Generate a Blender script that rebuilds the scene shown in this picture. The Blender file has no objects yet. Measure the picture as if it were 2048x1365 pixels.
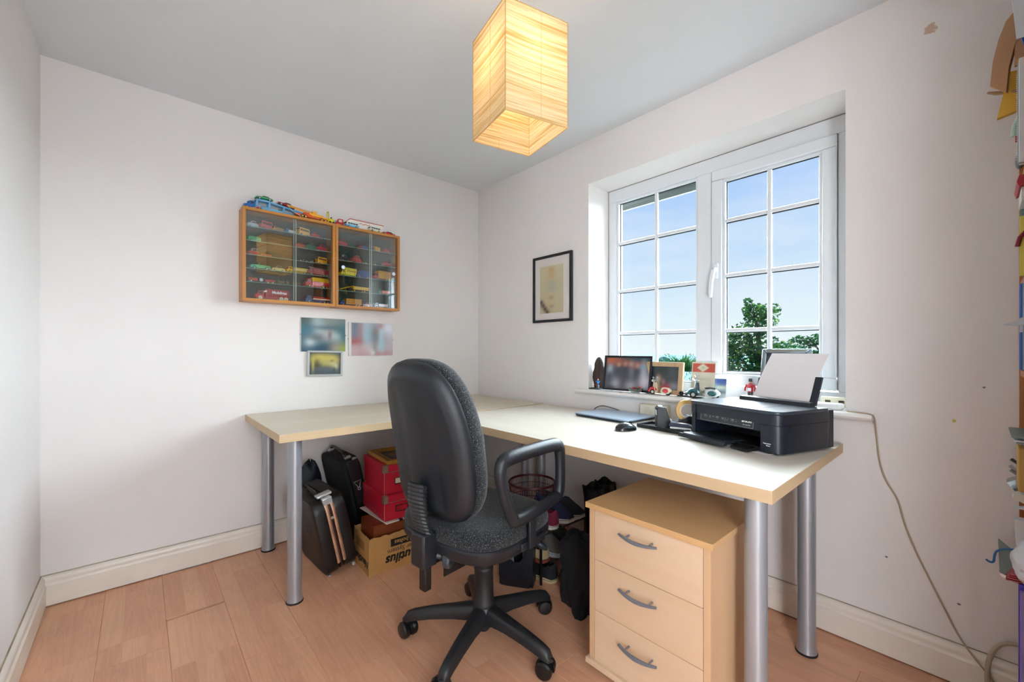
import bpy, bmesh, math, random
from mathutils import Matrix, Vector, Euler, noise
R = math.radians
PI = math.pi
scene = bpy.context.scene
COL = scene.collection
EXPOSURE, SKY, SUN_E, SUN_A, SUN_D, BULB, FILL, FILL2 = 0.4, 0.80, 70.0, 135, (1, .2, .2), 21.0, 30.0, 88.0
CHAIR_ROT = 8

# ---------------------------------------------------------------- camera
cam_data = bpy.data.cameras.new('camera')
cam = bpy.data.objects.new('camera', cam_data)
COL.objects.link(cam)
cam.location = (-2.0085, -2.6605, 1.0956)
cam.rotation_euler = (PI/2, 0, R(48.32-90))
cam_data.lens = 837/2048*36
cam_data.sensor_width = 36
cam_data.shift_y = 17.5/2048
cam_data.clip_start = 0.02
cam_data.clip_end = 9000
scene.camera = cam

# ---------------------------------------------------------------- exposure
scene.view_settings.view_transform = 'Standard'
scene.view_settings.look = 'None'
scene.view_settings.gamma = 1
scene.view_settings.use_curve_mapping = False
scene.view_settings.exposure = EXPOSURE

# ---------------------------------------------------------------- world
def lin(h):
    if isinstance(h, str):
        h = h.lstrip('#'); c = [int(h[i:i+2], 16)/255 for i in (0, 2, 4)]
    else:
        c = [x/255 for x in h]
    return tuple([x/12.92 if x <= .04045 else ((x+.055)/1.055)**2.4 for x in c]) + (1,)

world = bpy.data.worlds.new('world'); scene.world = world
world.use_nodes = True
nt = world.node_tree; nt.nodes.clear()
N = nt.nodes.new; Lk = nt.links.new
wo = N('ShaderNodeOutputWorld'); bg = N('ShaderNodeBackground')
tc = N('ShaderNodeTexCoord'); sx = N('ShaderNodeSeparateXYZ')
Lk(tc.outputs['Generated'], sx.inputs[0])
ramp = N('ShaderNodeValToRGB'); cr = ramp.color_ramp
cr.elements[0].position = 0.0; cr.elements[0].color = lin('#eef7fc')
cr.elements[1].position = .75; cr.elements[1].color = lin('#8fb6f6')
e = cr.elements.new(.06); e.color = lin('#e4f3fc')
e = cr.elements.new(.20); e.color = lin('#c6e0fc')
e = cr.elements.new(.36); e.color = lin('#aecdfb')
Lk(sx.outputs['Z'], ramp.inputs[0])
mp = N('ShaderNodeMapping'); mp.inputs['Scale'].default_value = (1.0, 1.0, 4.5)
mp.inputs['Rotation'].default_value = (0.25, 0.2, 0)
Lk(tc.outputs['Generated'], mp.inputs[0])
nz = N('ShaderNodeTexNoise'); nz.inputs['Scale'].default_value = 3.2; nz.inputs['Detail'].default_value = 7; nz.inputs['Roughness'].default_value = .55
Lk(mp.outputs[0], nz.inputs['Vector'])
r2 = N('ShaderNodeValToRGB'); r2.color_ramp.elements[0].position = .45; r2.color_ramp.elements[1].position = .8
r2.color_ramp.elements[0].color = (0, 0, 0, 1); r2.color_ramp.elements[1].color = (.5, .5, .5, 1)
Lk(nz.outputs[0], r2.inputs[0])
mx = N('ShaderNodeMixRGB'); mx.inputs[2].default_value = lin('#f2f6fc')
Lk(r2.outputs[0], mx.inputs[0]); Lk(ramp.outputs[0], mx.inputs[1])
Lk(mx.outputs[0], bg.inputs[0]); bg.inputs[1].default_value = SKY
Lk(bg.outputs[0], wo.inputs[0])

# soft sky light (bright hazy sun, very large angle) coming in through the window
sd = bpy.data.lights.new('hazy_sun', 'SUN'); so = bpy.data.objects.new('hazy_sun', sd); COL.objects.link(so)
sd.energy = SUN_E; sd.angle = R(SUN_A); sd.color = (.80, .91, 1.0)
so.rotation_euler = Vector(SUN_D).to_track_quat('Z', 'Y').to_euler()   # lamp shines along local -Z

# fill lamps added behind the camera, shining in through an added doorway
hd_ = bpy.data.lights.new('landing_fill', 'AREA'); ho = bpy.data.objects.new('landing_fill', hd_); COL.objects.link(ho)
hd_.shape = 'RECTANGLE'; hd_.size = 1.0; hd_.size_y = 1.9; hd_.energy = FILL; hd_.color = (.84, .925, 1.0)
ho.location = (-1.80, -4.25, 1.15); ho.rotation_euler = (R(90), 0, 0)
hd2 = bpy.data.lights.new('landing_fill_side', 'AREA'); ho2 = bpy.data.objects.new('landing_fill_side', hd2); COL.objects.link(ho2)
hd2.shape = 'RECTANGLE'; hd2.size = 1.0; hd2.size_y = 1.7; hd2.energy = FILL2; hd2.color = (.86, .93, 1.0)
ho2.location = (-3.0, -4.0, 1.25); ho2.rotation_euler = Vector((-2.9, -2.2, 0)).to_track_quat('Z', 'Y').to_euler()   # second added fill lamp, aimed through the doorway at the window wall

# ---------------------------------------------------------------- materials
def newmat(name):
    m = bpy.data.materials.new(name); m.use_nodes = True
    return m, m.node_tree, m.node_tree.nodes['Principled BSDF']
_mc = {}
def mat(name, col, r=.5, m=0, var=0, vs=8, st=(1, 1, 1), bump=0, bs=60, coat=0, sheen=0, spec=.5, emit=0, obj=True):
    if name in _mc: return _mc[name]
    M, t, b = newmat(name)
    c = lin(col)
    b.inputs['Base Color'].default_value = c
    b.inputs['Roughness'].default_value = r; b.inputs['Metallic'].default_value = m
    b.inputs['Coat Weight'].default_value = coat; b.inputs['Coat Roughness'].default_value = .05
    b.inputs['Sheen Weight'].default_value = sheen
    b.inputs['Specular IOR Level'].default_value = spec
    if emit:
        b.inputs['Emission Color'].default_value = c; b.inputs['Emission Strength'].default_value = emit
    if var or bump:
        tc = t.nodes.new('ShaderNodeTexCoord'); mp = t.nodes.new('ShaderNodeMapping'); mp.inputs['Scale'].default_value = st
        t.links.new(tc.outputs['Object'], mp.inputs[0])
    if var:
        n = t.nodes.new('ShaderNodeTexNoise'); n.inputs['Scale'].default_value = vs; n.inputs['Detail'].default_value = 5
        t.links.new(mp.outputs[0], n.inputs['Vector'])
        rr = t.nodes.new('ShaderNodeMapRange'); rr.inputs[1].default_value = .3; rr.inputs[2].default_value = .7
        rr.inputs[3].default_value = 1-var; rr.inputs[4].default_value = 1+var
        t.links.new(n.outputs[0], rr.inputs[0])
        mm = t.nodes.new('ShaderNodeVectorMath'); mm.operation = 'SCALE'; mm.inputs[0].default_value = c[:3]
        t.links.new(rr.outputs[0], mm.inputs['Scale']); t.links.new(mm.outputs[0], b.inputs['Base Color'])
    if bump:
        n2 = t.nodes.new('ShaderNodeTexNoise'); n2.inputs['Scale'].default_value = bs; n2.inputs['Detail'].default_value = 4
        t.links.new(mp.outputs[0], n2.inputs['Vector'])
        bp = t.nodes.new('ShaderNodeBump'); bp.inputs['Strength'].default_value = bump; bp.inputs['Distance'].default_value = .002
        t.links.new(n2.outputs[0], bp.inputs['Height']); t.links.new(bp.outputs[0], b.inputs['Normal'])
    _mc[name] = M
    return M

def wood(name, c1, c2, axis=0, scale=9, r=.45, coat=0, contrast=1.0, obj=True, fine=.35):
    """grain running along the given axis"""
    if name in _mc: return _mc[name]
    M, t, b = newmat(name)
    nn = t.nodes.new; lk = t.links.new
    tc = nn('ShaderNodeTexCoord'); oi = nn('ShaderNodeObjectInfo')
    add = nn('ShaderNodeVectorMath'); add.operation = 'ADD'
    sc = nn('ShaderNodeVectorMath'); sc.operation = 'SCALE'; sc.inputs[0].default_value = (7.3, 3.1, 5.7)
    lk(oi.outputs['Random'], sc.inputs['Scale']); lk(tc.outputs['Object'], add.inputs[0]); lk(sc.outputs[0], add.inputs[1])
    mp = nn('ShaderNodeMapping'); s = [scale]*3; s[axis] = scale*.09
    mp.inputs['Scale'].default_value = s; lk(add.outputs[0], mp.inputs[0])
    n1 = nn('ShaderNodeTexNoise'); n1.inputs['Scale'].default_value = 1; n1.inputs['Detail'].default_value = 5; n1.inputs['Distortion'].default_value = .6
    lk(mp.outputs[0], n1.inputs['Vector'])
    mp2 = nn('ShaderNodeMapping'); s = [scale*9]*3; s[axis] = scale*.35
    mp2.inputs['Scale'].default_value = s; lk(add.outputs[0], mp2.inputs[0])
    n2 = nn('ShaderNodeTexNoise'); n2.inputs['Scale'].default_value = 1; n2.inputs['Detail'].default_value = 3
    lk(mp2.outputs[0], n2.inputs['Vector'])
    mixf = nn('ShaderNodeMath'); mixf.operation = 'MULTIPLY_ADD'; mixf.inputs[1].default_value = fine
    lk(n2.outputs[0], mixf.inputs[0])
    m1 = nn('ShaderNodeMath'); m1.operation = 'MULTIPLY'; m1.inputs[1].default_value = 1-fine
    lk(n1.outputs[0], m1.inputs[0]); lk(m1.outputs[0], mixf.inputs[2])
    rp = nn('ShaderNodeValToRGB'); rp.color_ramp.elements[0].position = .5-.2/contrast; rp.color_ramp.elements[1].position = .5+.2/contrast
    rp.color_ramp.elements[0].color = lin(c2); rp.color_ramp.elements[1].color = lin(c1)
    lk(mixf.outputs[0], rp.inputs[0]); lk(rp.outputs[0], b.inputs['Base Color'])
    b.inputs['Roughness'].default_value = r; b.inputs['Coat Weight'].default_value = coat
    _mc[name] = M
    return M

def clear_glass(name, tint=(1, 1, 1, 1), refl=.08, rough=.0, power=4.0):
    if name in _mc: return _mc[name]
    M = bpy.data.materials.new(name); M.use_nodes = True; t = M.node_tree; t.nodes.clear()
    nn = t.nodes.new; lk = t.links.new
    o = nn('ShaderNodeOutputMaterial'); tr = nn('ShaderNodeBsdfTransparent'); tr.inputs[0].default_value = tint
    gl = nn('ShaderNodeBsdfGlossy'); gl.inputs['Roughness'].default_value = rough
    lw = nn('ShaderNodeLayerWeight'); lw.inputs[0].default_value = .5
    pw = nn('ShaderNodeMath'); pw.operation = 'POWER'; pw.inputs[1].default_value = power; lk(lw.outputs['Facing'], pw.inputs[0])
    ma = nn('ShaderNodeMath'); ma.operation = 'MULTIPLY_ADD'; ma.inputs[1].default_value = .8; ma.inputs[2].default_value = refl
    ma.use_clamp = True; lk(pw.outputs[0], ma.inputs[0])
    mx = nn('ShaderNodeMixShader'); lk(ma.outputs[0], mx.inputs[0]); lk(tr.outputs[0], mx.inputs[1]); lk(gl.outputs[0], mx.inputs[2])
    lk(mx.outputs[0], o.inputs[0])
    _mc[name] = M
    return M

# ---------------------------------------------------------------- mesh builder
class B:
    def __init__(s, M=None):
        s.v = []; s.f = []; s.mi = []; s.M = M or Matrix.Identity(4)
    def add(s, vs, fs, mi=0):
        o = len(s.v); s.v += [s.M @ Vector(v) for v in vs]
        for f in fs: s.f.append([o+i for i in f]); s.mi.append(mi)
        return s
    def box(s, x0, x1, y0, y1, z0, z1, mi=0):
        if x0 > x1: x0, x1 = x1, x0
        if y0 > y1: y0, y1 = y1, y0
        if z0 > z1: z0, z1 = z1, z0
        return s.add([(x0,y0,z0),(x1,y0,z0),(x1,y1,z0),(x0,y1,z0),(x0,y0,z1),(x1,y0,z1),(x1,y1,z1),(x0,y1,z1)],
              [(3,2,1,0),(4,5,6,7),(0,1,5,4),(1,2,6,5),(2,3,7,6),(3,0,4,7)], mi)
    def loft(s, rings, mi=0, caps=True, closed=True, loop=False):
        n = len(rings[0]); vs = [p for r in rings for p in r]; fs = []
        m = len(rings)
        for i in range(m if loop else m-1):
            a = i*n; b = ((i+1) % m)*n
            for j in range(n if closed else n-1):
                k = (j+1) % n
                fs.append((a+j, a+k, b+k, b+j))
        if caps and not loop:
            fs.append(tuple(range(n))[::-1]); fs.append(tuple((m-1)*n+j for j in range(n)))
        return s.add(vs, fs, mi)
    def prism(s, poly, axis, a0, a1, mi=0):
        """poly: 2d points in the plane of the two other axes (in xyz order)"""
        def p3(p, a):
            if axis == 0: return (a, p[0], p[1])
            if axis == 1: return (p[0], a, p[1])
            return (p[0], p[1], a)
        return s.loft([[p3(p, a0) for p in poly], [p3(p, a1) for p in poly]], mi)
    def tube(s, path, r, n=8, closed=False, mi=0, flat=1.0, up=None, caps=True):
        path = [Vector(p) for p in path]; m = len(path); rings = []
        rr = r if isinstance(r, (list, tuple)) else [r]*m
        T = []
        for i in range(m):
            a = path[(i-1) % m] if (i > 0 or closed) else path[i]; b = path[(i+1) % m] if (i < m-1 or closed) else path[i]
            T.append((b-a).normalized())
        u = Vector(up) if up else (Vector((0, 0, 1)) if abs(T[0].z) < .9 else Vector((1, 0, 0)))
        nrm = (u - T[0]*u.dot(T[0])).normalized()
        for i in range(m):
            if up:
                u = Vector(up); nrm = (u - T[i]*u.dot(T[i]))
                nrm = nrm.normalized() if nrm.length > 1e-6 else Vector((1, 0, 0))
            else:
                nrm = (nrm - T[i]*nrm.dot(T[i])).normalized()
            bn = T[i].cross(nrm)
            rings.append([path[i] + nrm*math.cos(2*PI*j/n)*rr[i] + bn*math.sin(2*PI*j/n)*rr[i]*flat for j in range(n)])
        return s.loft(rings, mi, caps=caps, loop=closed)
    def cyl(s, p0, p1, r, r1=None, n=16, mi=0):
        return s.tube([p0, p1], [r, r if r1 is None else r1], n=n, mi=mi)
    def lathe(s, prof, c=(0, 0, 0), n=24, mi=0, axis='Z', caps=True):
        rings = []
        for r, z in prof:
            ring = []
            for j in range(n):
                a = 2*PI*j/n; p = (r*math.cos(a), r*math.sin(a), z)
                if axis == 'X': p = (p[2], p[0], p[1])
                if axis == 'Y': p = (p[1], p[2], p[0])
                ring.append((p[0]+c[0], p[1]+c[1], p[2]+c[2]))
            rings.append(ring)
        return s.loft(rings, mi, caps=caps)
    def ell(s, c, r, n=12, m=8, mi=0):
        if not isinstance(r, (tuple, list)): r = (r, r, r)
        rings = []
        for i in range(m+1):
            t = -PI/2 + PI*i/m; cr = max(math.cos(t), .02)
            rings.append([(c[0]+r[0]*cr*math.cos(2*PI*j/n), c[1]+r[1]*cr*math.sin(2*PI*j/n), c[2]+r[2]*math.sin(t)) for j in range(n)])
        return s.loft(rings, mi)

MW = {}
def setp(o, label=None, cat=None, group=None, kind=None):
    if label: o['label'] = label
    if cat: o['category'] = cat
    if group: o['group'] = group
    if kind: o['kind'] = kind
    return o
def thing(name, label, cat, loc=(0, 0, 0), rz=0, group=None, kind=None, rot=None):
    o = bpy.data.objects.new(name, None); COL.objects.link(o)
    o.empty_display_size = .05
    o.location = loc; o.rotation_euler = rot if rot else (0, 0, rz)
    MW[o] = Matrix.LocRotScale(Vector(loc), Euler(o.rotation_euler), None)
    return setp(o, label, cat, group, kind)
def put(b, name, mats, parent=None, world=True, smooth=True, angle=35, bevel=0, seg=2, label=None, kind=None, subsurf=0):
    """link the collected shapes as ONE mesh object"""
    if not isinstance(mats, (list, tuple)): mats = [mats]
    me = bpy.data.meshes.new(name)
    vs = b.v
    if parent is not None:
        if world:
            inv = MW[parent].inverted(); vs = [inv @ v for v in vs]
        loc = None
    else:
        xs = [v.x for v in vs]; ys = [v.y for v in vs]; zs = [v.z for v in vs]
        loc = Vector(((min(xs)+max(xs))/2, (min(ys)+max(ys))/2, min(zs))); vs = [v-loc for v in vs]
    me.from_pydata([tuple(v) for v in vs], [], b.f)
    for m in mats: me.materials.append(m)
    me.polygons.foreach_set('material_index', b.mi)
    bm = bmesh.new(); bm.from_mesh(me); bmesh.ops.recalc_face_normals(bm, faces=bm.faces); bm.to_mesh(me); bm.free()
    if smooth:
        me.polygons.foreach_set('use_smooth', [True]*len(me.polygons))
        me.set_sharp_from_angle(angle=R(angle))
    me.update()
    o = bpy.data.objects.new(name, me); COL.objects.link(o)
    if parent is not None:
        o.parent = parent; MW[o] = MW[parent]
    else:
        o.location = loc; MW[o] = Matrix.Translation(loc)
    if bevel:
        md = o.modifiers.new('bevel', 'BEVEL'); md.width = bevel; md.segments = seg; md.limit_method = 'ANGLE'; md.angle_limit = R(30)
        md.harden_normals = False
    if subsurf:
        md = o.modifiers.new('sub', 'SUBSURF'); md.levels = subsurf; md.render_levels = subsurf
    if label: o['label'] = label
    if kind: o['kind'] = kind
    return o
def solo(b, name, mats, label, cat, group=None, kind=None, **k):
    o = put(b, name, mats, None, **k); return setp(o, label, cat, group, kind)
def struct(b, name, mats, **k):
    o = put(b, name, mats, None, **k); o['kind'] = 'structure'; return o

_font = {}
def text(name, s, size, M, matr, parent, depth=.0006, align='CENTER', bold=0, shear=0, label=None):
    """flat lettering; text plane is the local xy plane of M (world matrix)"""
    c = bpy.data.curves.new(name, 'FONT'); c.body = s; c.size = size; c.align_x = align; c.align_y = 'CENTER'
    c.extrude = depth; c.offset = bold; c.shear = shear; c.resolution_u = 2
    o = bpy.data.objects.new('tmp', c); COL.objects.link(o)
    dg = bpy.context.evaluated_depsgraph_get(); me = bpy.data.meshes.new_from_object(o.evaluated_get(dg))
    bpy.data.objects.remove(o); bpy.data.curves.remove(c)
    me.name = name
    me.transform((MW[parent].inverted() if parent else Matrix.Identity(4)) @ M)
    me.materials.clear(); me.materials.append(matr)
    o = bpy.data.objects.new(name, me); COL.objects.link(o); o.parent = parent; MW[o] = MW[parent]
    if label: o['label'] = label
    return o
def frameM(origin, xdir, ydir):
    x = Vector(xdir).normalized(); y = Vector(ydir).normalized(); z = x.cross(y).normalized()
    M = Matrix.Identity(4)
    for i in range(3):
        M[i][0] = x[i]; M[i][1] = y[i]; M[i][2] = z[i]; M[i][3] = origin[i]
    return M

PRINT = None
def print_mat():
    global PRINT
    if PRINT: return PRINT
    M, t, b = newmat('printed_picture')
    a = t.nodes.new('ShaderNodeVertexColor'); a.layer_name = 'ink'
    t.links.new(a.outputs[0], b.inputs['Base Color'])
    b.inputs['Roughness'].default_value = .35; b.inputs['Coat Weight'].default_value = .3
    PRINT = M; return M
def blobs(base, lst):
    """soft out-of-focus print: base colour (top, bottom) and gaussian blobs (u,v,su,sv,colour,strength)"""
    b0 = Vector(lin(base[0])[:3]); b1 = Vector(lin(base[1])[:3])
    L = [(u, v, su, sv, Vector(lin(c)[:3]), k) for u, v, su, sv, c, k in lst]
    def fn(u, v):
        c = b1.lerp(b0, v)
        for bu, bv, su, sv, col, k in L:
            w = k*math.exp(-(((u-bu)/su)**2+((v-bv)/sv)**2)*.7)
            c = c.lerp(col, min(1, w))
        return c
    return fn
def picture(name, M, w, h, fn, parent, nx=36, ny=28, mat_=None):
    """printed sheet w x h in the local xy plane of M, centred"""
    vs = []; fs = []; cols = []
    inv = MW[parent].inverted() @ M
    for j in range(ny+1):
        for i in range(nx+1):
            u = i/nx; v = j/ny
            vs.append(tuple(inv @ Vector(((u-.5)*w, (v-.5)*h, 0)))); cols.append(fn(u, v))
    for j in range(ny):
        for i in range(nx):
            a = j*(nx+1)+i; fs.append((a, a+1, a+nx+2, a+nx+1))
    me = bpy.data.meshes.new(name); me.from_pydata(vs, [], fs)
    at = me.color_attributes.new('ink', 'FLOAT_COLOR', 'POINT')
    at.data.foreach_set('color', [x for c in cols for x in (c[0], c[1], c[2], 1)])
    me.materials.append(mat_ or print_mat())
    o = bpy.data.objects.new(name, me); COL.objects.link(o); o.parent = parent; MW[o] = MW[parent]
    return o
def smoothpath(pts, sub=4, closed=False):
    P = [Vector(p) for p in pts]; n = len(P); out = []
    for i in range(n if closed else n-1):
        p0 = P[(i-1) % n] if (closed or i > 0) else P[i]; p1 = P[i]; p2 = P[(i+1) % n]; p3 = P[(i+2) % n] if (closed or i+2 < n) else P[(i+1) % n]
        for k in range(sub):
            t = k/sub
            out.append(.5*((2*p1)+(-p0+p2)*t+(2*p0-5*p1+4*p2-p3)*t*t+(-p0+3*p1-3*p2+p3)*t**3))
    if not closed: out.append(P[-1])
    return out
def rrect(x0, x1, y0, y1, r, n=4):
    out = []
    for cx, cy, a0 in ((x1-r, y1-r, 0), (x0+r, y1-r, 90), (x0+r, y0+r, 180), (x1-r, y0+r, 270)):
        for k in range(n+1):
            a = R(a0+90*k/n); out.append((cx+r*math.cos(a), cy+r*math.sin(a)))
    return out

# ================================================================ ROOM
XL, YB, H = -2.323, -3.03, 2.35          # left wall, wall behind the camera, ceiling
def paint_mat(name, col, spots=()):
    M, t, b = newmat(name); nn = t.nodes.new; lk = t.links.new
    g = nn('ShaderNodeNewGeometry')
    n1 = nn('ShaderNodeTexNoise'); n1.inputs['Scale'].default_value = 1.7; n1.inputs['Detail'].default_value = 6
    lk(g.outputs['Position'], n1.inputs['Vector'])
    rp = nn('ShaderNodeMapRange'); rp.inputs[3].default_value = .965; rp.inputs[4].default_value = 1.03; lk(n1.outputs[0], rp.inputs[0])
    sc = nn('ShaderNodeVectorMath'); sc.operation = 'SCALE'; sc.inputs[0].default_value = lin(col)[:3]; lk(rp.outputs[0], sc.inputs['Scale'])
    out = sc.outputs[0]
    nd = nn('ShaderNodeTexNoise'); nd.inputs['Scale'].default_value = 55; nd.inputs['Detail'].default_value = 3
    lk(g.outputs['Position'], nd.inputs['Vector'])
    for (c, r, scol) in spots:      # chips and marks in the paint
        sb = nn('ShaderNodeVectorMath'); sb.operation = 'SUBTRACT'; sb.inputs[1].default_value = c; lk(g.outputs['Position'], sb.inputs[0])
        dv = nn('ShaderNodeVectorMath'); dv.operation = 'DIVIDE'; dv.inputs[1].default_value = r; lk(sb.outputs[0], dv.inputs[0])
        le = nn('ShaderNodeVectorMath'); le.operation = 'LENGTH'; lk(dv.outputs[0], le.inputs[0])
        ad = nn('ShaderNodeMath'); ad.operation = 'MULTIPLY_ADD'; ad.inputs[1].default_value = 2.2; lk(nd.outputs[0], ad.inputs[0])
        lk(le.outputs['Value'], ad.inputs[2])
        cm = nn('ShaderNodeMapRange'); cm.inputs[1].default_value = 1.75; cm.inputs[2].default_value = 1.95; cm.inputs[3].default_value = .8; cm.inputs[4].default_value = 0
        lk(ad.outputs[0], cm.inputs[0])
        mx = nn('ShaderNodeMixRGB'); lk(cm.outputs[0], mx.inputs[0]); lk(out, mx.inputs[1]); mx.inputs[2].default_value = lin(scol); out = mx.outputs[0]
    lk(out, b.inputs['Base Color'])
    b.inputs['Roughness'].default_value = .75; b.inputs['Specular IOR Level'].default_value = .25
    n2 = nn('ShaderNodeTexNoise'); n2.inputs['Scale'].default_value = 38; n2.inputs['Detail'].default_value = 4; lk(g.outputs['Position'], n2.inputs['Vector'])
    bp = nn('ShaderNodeBump'); bp.inputs['Strength'].default_value = .35; bp.inputs['Distance'].default_value = .0025
    lk(n2.outputs[0], bp.inputs['Height']); lk(bp.outputs[0], b.inputs['Normal'])
    return M
WALL = '#e9e4e1'
m_wall = paint_mat('wall_paint', WALL)
m_wallr = paint_mat('wall_paint_chipped', WALL, [
    ((0, -2.625, 2.30), (.05, .035, .010), '#b08a6c'), ((0, -2.622, 2.275), (.05, .022, .014), '#b9967c'),
    ((0, -2.545, 2.19), (.05, .020, .022), '#bf9c82'), ((0, -2.665, .975), (.05, .006, .005), '#3a3430'),
    ((0, -2.43, .35), (.05, .006, .006), '#4a4440'), ((0, -2.60, .86), (.05, .005, .006), '#c8b23c'), ((0, -2.61, .26), (.05, .006, .004), '#2a2624')])
m_ceil = paint_mat('ceiling_paint', '#e1e4e7')
m_skirt = mat('skirting_gloss', '#e8ded2', r=.35, var=.05, vs=6, coat=.2, bump=.15, bs=20)
m_upvc = mat('white_upvc', '#dcdfe2', r=.28, coat=.2)
m_seal = mat('black_rubber_seal', '#16181b', r=.6)

# walls
struct(B().box(XL-.12, .32, 0, .12, -.05, H+.1), 'wall_back', m_wall, smooth=False)
struct(B().box(XL-.12, XL, YB-.12, 0, -.05, H+.1), 'wall_left', m_wall, smooth=False)
DX0, DX1, DH = -2.22, -1.40, 2.02      # doorway added behind the camera, lets the fill lamps in
b = B(); b.box(XL, DX0, YB-.12, YB, -.05, H+.1); b.box(DX1, .32, YB-.12, YB, -.05, H+.1); b.box(DX0, DX1, YB-.12, YB, DH, H+.1)
struct(b, 'wall_front', m_wall, smooth=False)
b = B(); b.box(DX0-.06, DX0, YB-.13, YB+.015, 0, DH+.06); b.box(DX1, DX1+.06, YB-.13, YB+.015, 0, DH+.06); b.box(DX0, DX1, YB-.13, YB+.015, DH, DH+.06)
# unseen landing added beyond the doorway to house the fill lamps
l_ = B(); l_.box(-3.42, -.9, -4.42, -4.30, -.05, H+.1); l_.box(-3.42, -3.30, -4.30, YB-.12, -.05, H+.1); l_.box(-1.02, -.9, -4.30, YB-.12, -.05, H+.1); l_.box(-3.42, XL, YB-.12, YB, -.05, H+.1)
struct(l_, 'wall_added_landing', m_wall, smooth=False)
struct(B().box(-3.42, -.9, -4.42, YB-.12, H, H+.12), 'ceiling_added_landing', m_ceil, smooth=False)
WY0, WY1, WZ0, WZ1 = -2.315, -1.094, .838, 2.088       # window opening
b = B()
b.box(0, .32, WY1, 0, -.05, H+.1); b.box(0, .32, YB, WY0, -.05, H+.1)
b.box(0, .32, WY0, WY1, -.05, WZ0); b.box(0, .32, WY0, WY1, WZ1, H+.1)
struct(b, 'wall_right', m_wallr, smooth=False)
struct(B().box(XL-.12, .32, YB-.12, .12, H, H+.12), 'ceiling', m_ceil, smooth=False)

# floor: sub floor and laminate boards, printed as three rows of beech strips
m_sub = mat('sub_floor', '#120d0a', r=.95)
floor = struct(B().box(XL, 0, YB, 0, -.06, -.009), 'floor', m_sub, smooth=False)
def laminate():
    M, t, b = newmat('beech_laminate'); nn = t.nodes.new; lk = t.links.new
    tc = nn('ShaderNodeNewGeometry'); oi = nn('ShaderNodeObjectInfo')
    sp = nn('ShaderNodeSeparateXYZ'); lk(tc.outputs['Position'], sp.inputs[0])
    cb = nn('ShaderNodeCombineXYZ')
    sh = nn('ShaderNodeMath'); sh.operation = 'MULTIPLY_ADD'; sh.inputs[1].default_value = 3.7; lk(oi.outputs['Random'], sh.inputs[0]); lk(sp.outputs[1], sh.inputs[2])
    lk(sh.outputs[0], cb.inputs[0])
    xo = nn('ShaderNodeMath'); xo.operation = 'ADD'; xo.inputs[1].default_value = 1.925+.065*30; lk(sp.outputs[0], xo.inputs[0]); lk(xo.outputs[0], cb.inputs[1])
    br = nn('ShaderNodeTexBrick'); br.offset = .37; br.offset_frequency = 1; br.squash = 1
    br.inputs['Scale'].default_value = 1; br.inputs['Brick Width'].default_value = .42; br.inputs['Row Height'].default_value = .065
    br.inputs['Mortar Size'].default_value = .00055; br.inputs['Mortar Smooth'].default_value = .3
    br.inputs['Color1'].default_value = (0, 0, 0, 1); br.inputs['Color2'].default_value = (1, 1, 1, 1); br.inputs['Mortar'].default_value = (.2, .2, .2, 1)
    lk(cb.outputs[0], br.inputs['Vector'])
    # grain
    cs = nn('ShaderNodeVectorMath'); cs.operation = 'MULTIPLY'; cs.inputs[1].default_value = (1.2, 17, 1)
    of = nn('ShaderNodeVectorMath'); of.operation = 'ADD'; lk(cb.outputs[0], cs.inputs[0])
    bs = nn('ShaderNodeVectorMath'); bs.operation = 'SCALE'; bs.inputs[0].default_value = (13, 7, 9); lk(br.outputs['Color'], bs.inputs['Scale'])
    lk(cs.outputs[0], of.inputs[0]); lk(bs.outputs[0], of.inputs[1])
    n1 = nn('ShaderNodeTexNoise'); n1.inputs['Scale'].default_value = 1.4; n1.inputs['Detail'].default_value = 4; n1.inputs['Distortion'].default_value = .8
    lk(of.outputs[0], n1.inputs['Vector'])
    wv = nn('ShaderNodeMath'); wv.operation = 'SINE'
    w2 = nn('ShaderNodeMath'); w2.operation = 'MULTIPLY'; w2.inputs[1].default_value = 46; lk(n1.outputs[0], w2.inputs[0]); lk(w2.outputs[0], wv.inputs[0])
    rp = nn('ShaderNodeValToRGB'); e = rp.color_ramp.elements
    e[0].position = 0; e[0].color = lin('#d59b7a'); e[1].position = 1; e[1].color = lin('#e1ab87')
    q = e.new(.5); q.color = lin('#dba381')
    lk(br.outputs['Color'], rp.inputs[0])
    mr = nn('ShaderNodeMapRange'); mr.inputs[1].default_value = -1; mr.inputs[2].default_value = 1; mr.inputs[3].default_value = .945; mr.inputs[4].default_value = 1.035
    lk(wv.outputs[0], mr.inputs[0])
    sc = nn('ShaderNodeVectorMath'); sc.operation = 'SCALE'; lk(rp.outputs[0], sc.inputs[0]); lk(mr.outputs[0], sc.inputs['Scale'])
    n3 = nn('ShaderNodeTexNoise'); n3.inputs['Scale'].default_value = 5; n3.inputs['Detail'].default_value = 6; lk(tc.outputs['Position'], n3.inputs['Vector'])
    m3 = nn('ShaderNodeMapRange'); m3.inputs[1].default_value = .3; m3.inputs[2].default_value = .7; m3.inputs[3].default_value = .93; m3.inputs[4].default_value = 1.05; lk(n3.outputs[0], m3.inputs[0])
    s2 = nn('ShaderNodeVectorMath'); s2.operation = 'SCALE'; lk(sc.outputs[0], s2.inputs[0]); lk(m3.outputs[0], s2.inputs['Scale'])
    lk(s2.outputs[0], b.inputs['Base Color'])
    mm = nn('ShaderNodeMapRange'); mm.inputs[3].default_value = .3; mm.inputs[4].default_value = .5; lk(n3.outputs[0], mm.inputs[0]); lk(mm.outputs[0], b.inputs['Roughness'])
    return M
m_lam = laminate()
random.seed(4)
k = 0; x = -1.927-.195*3
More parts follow.
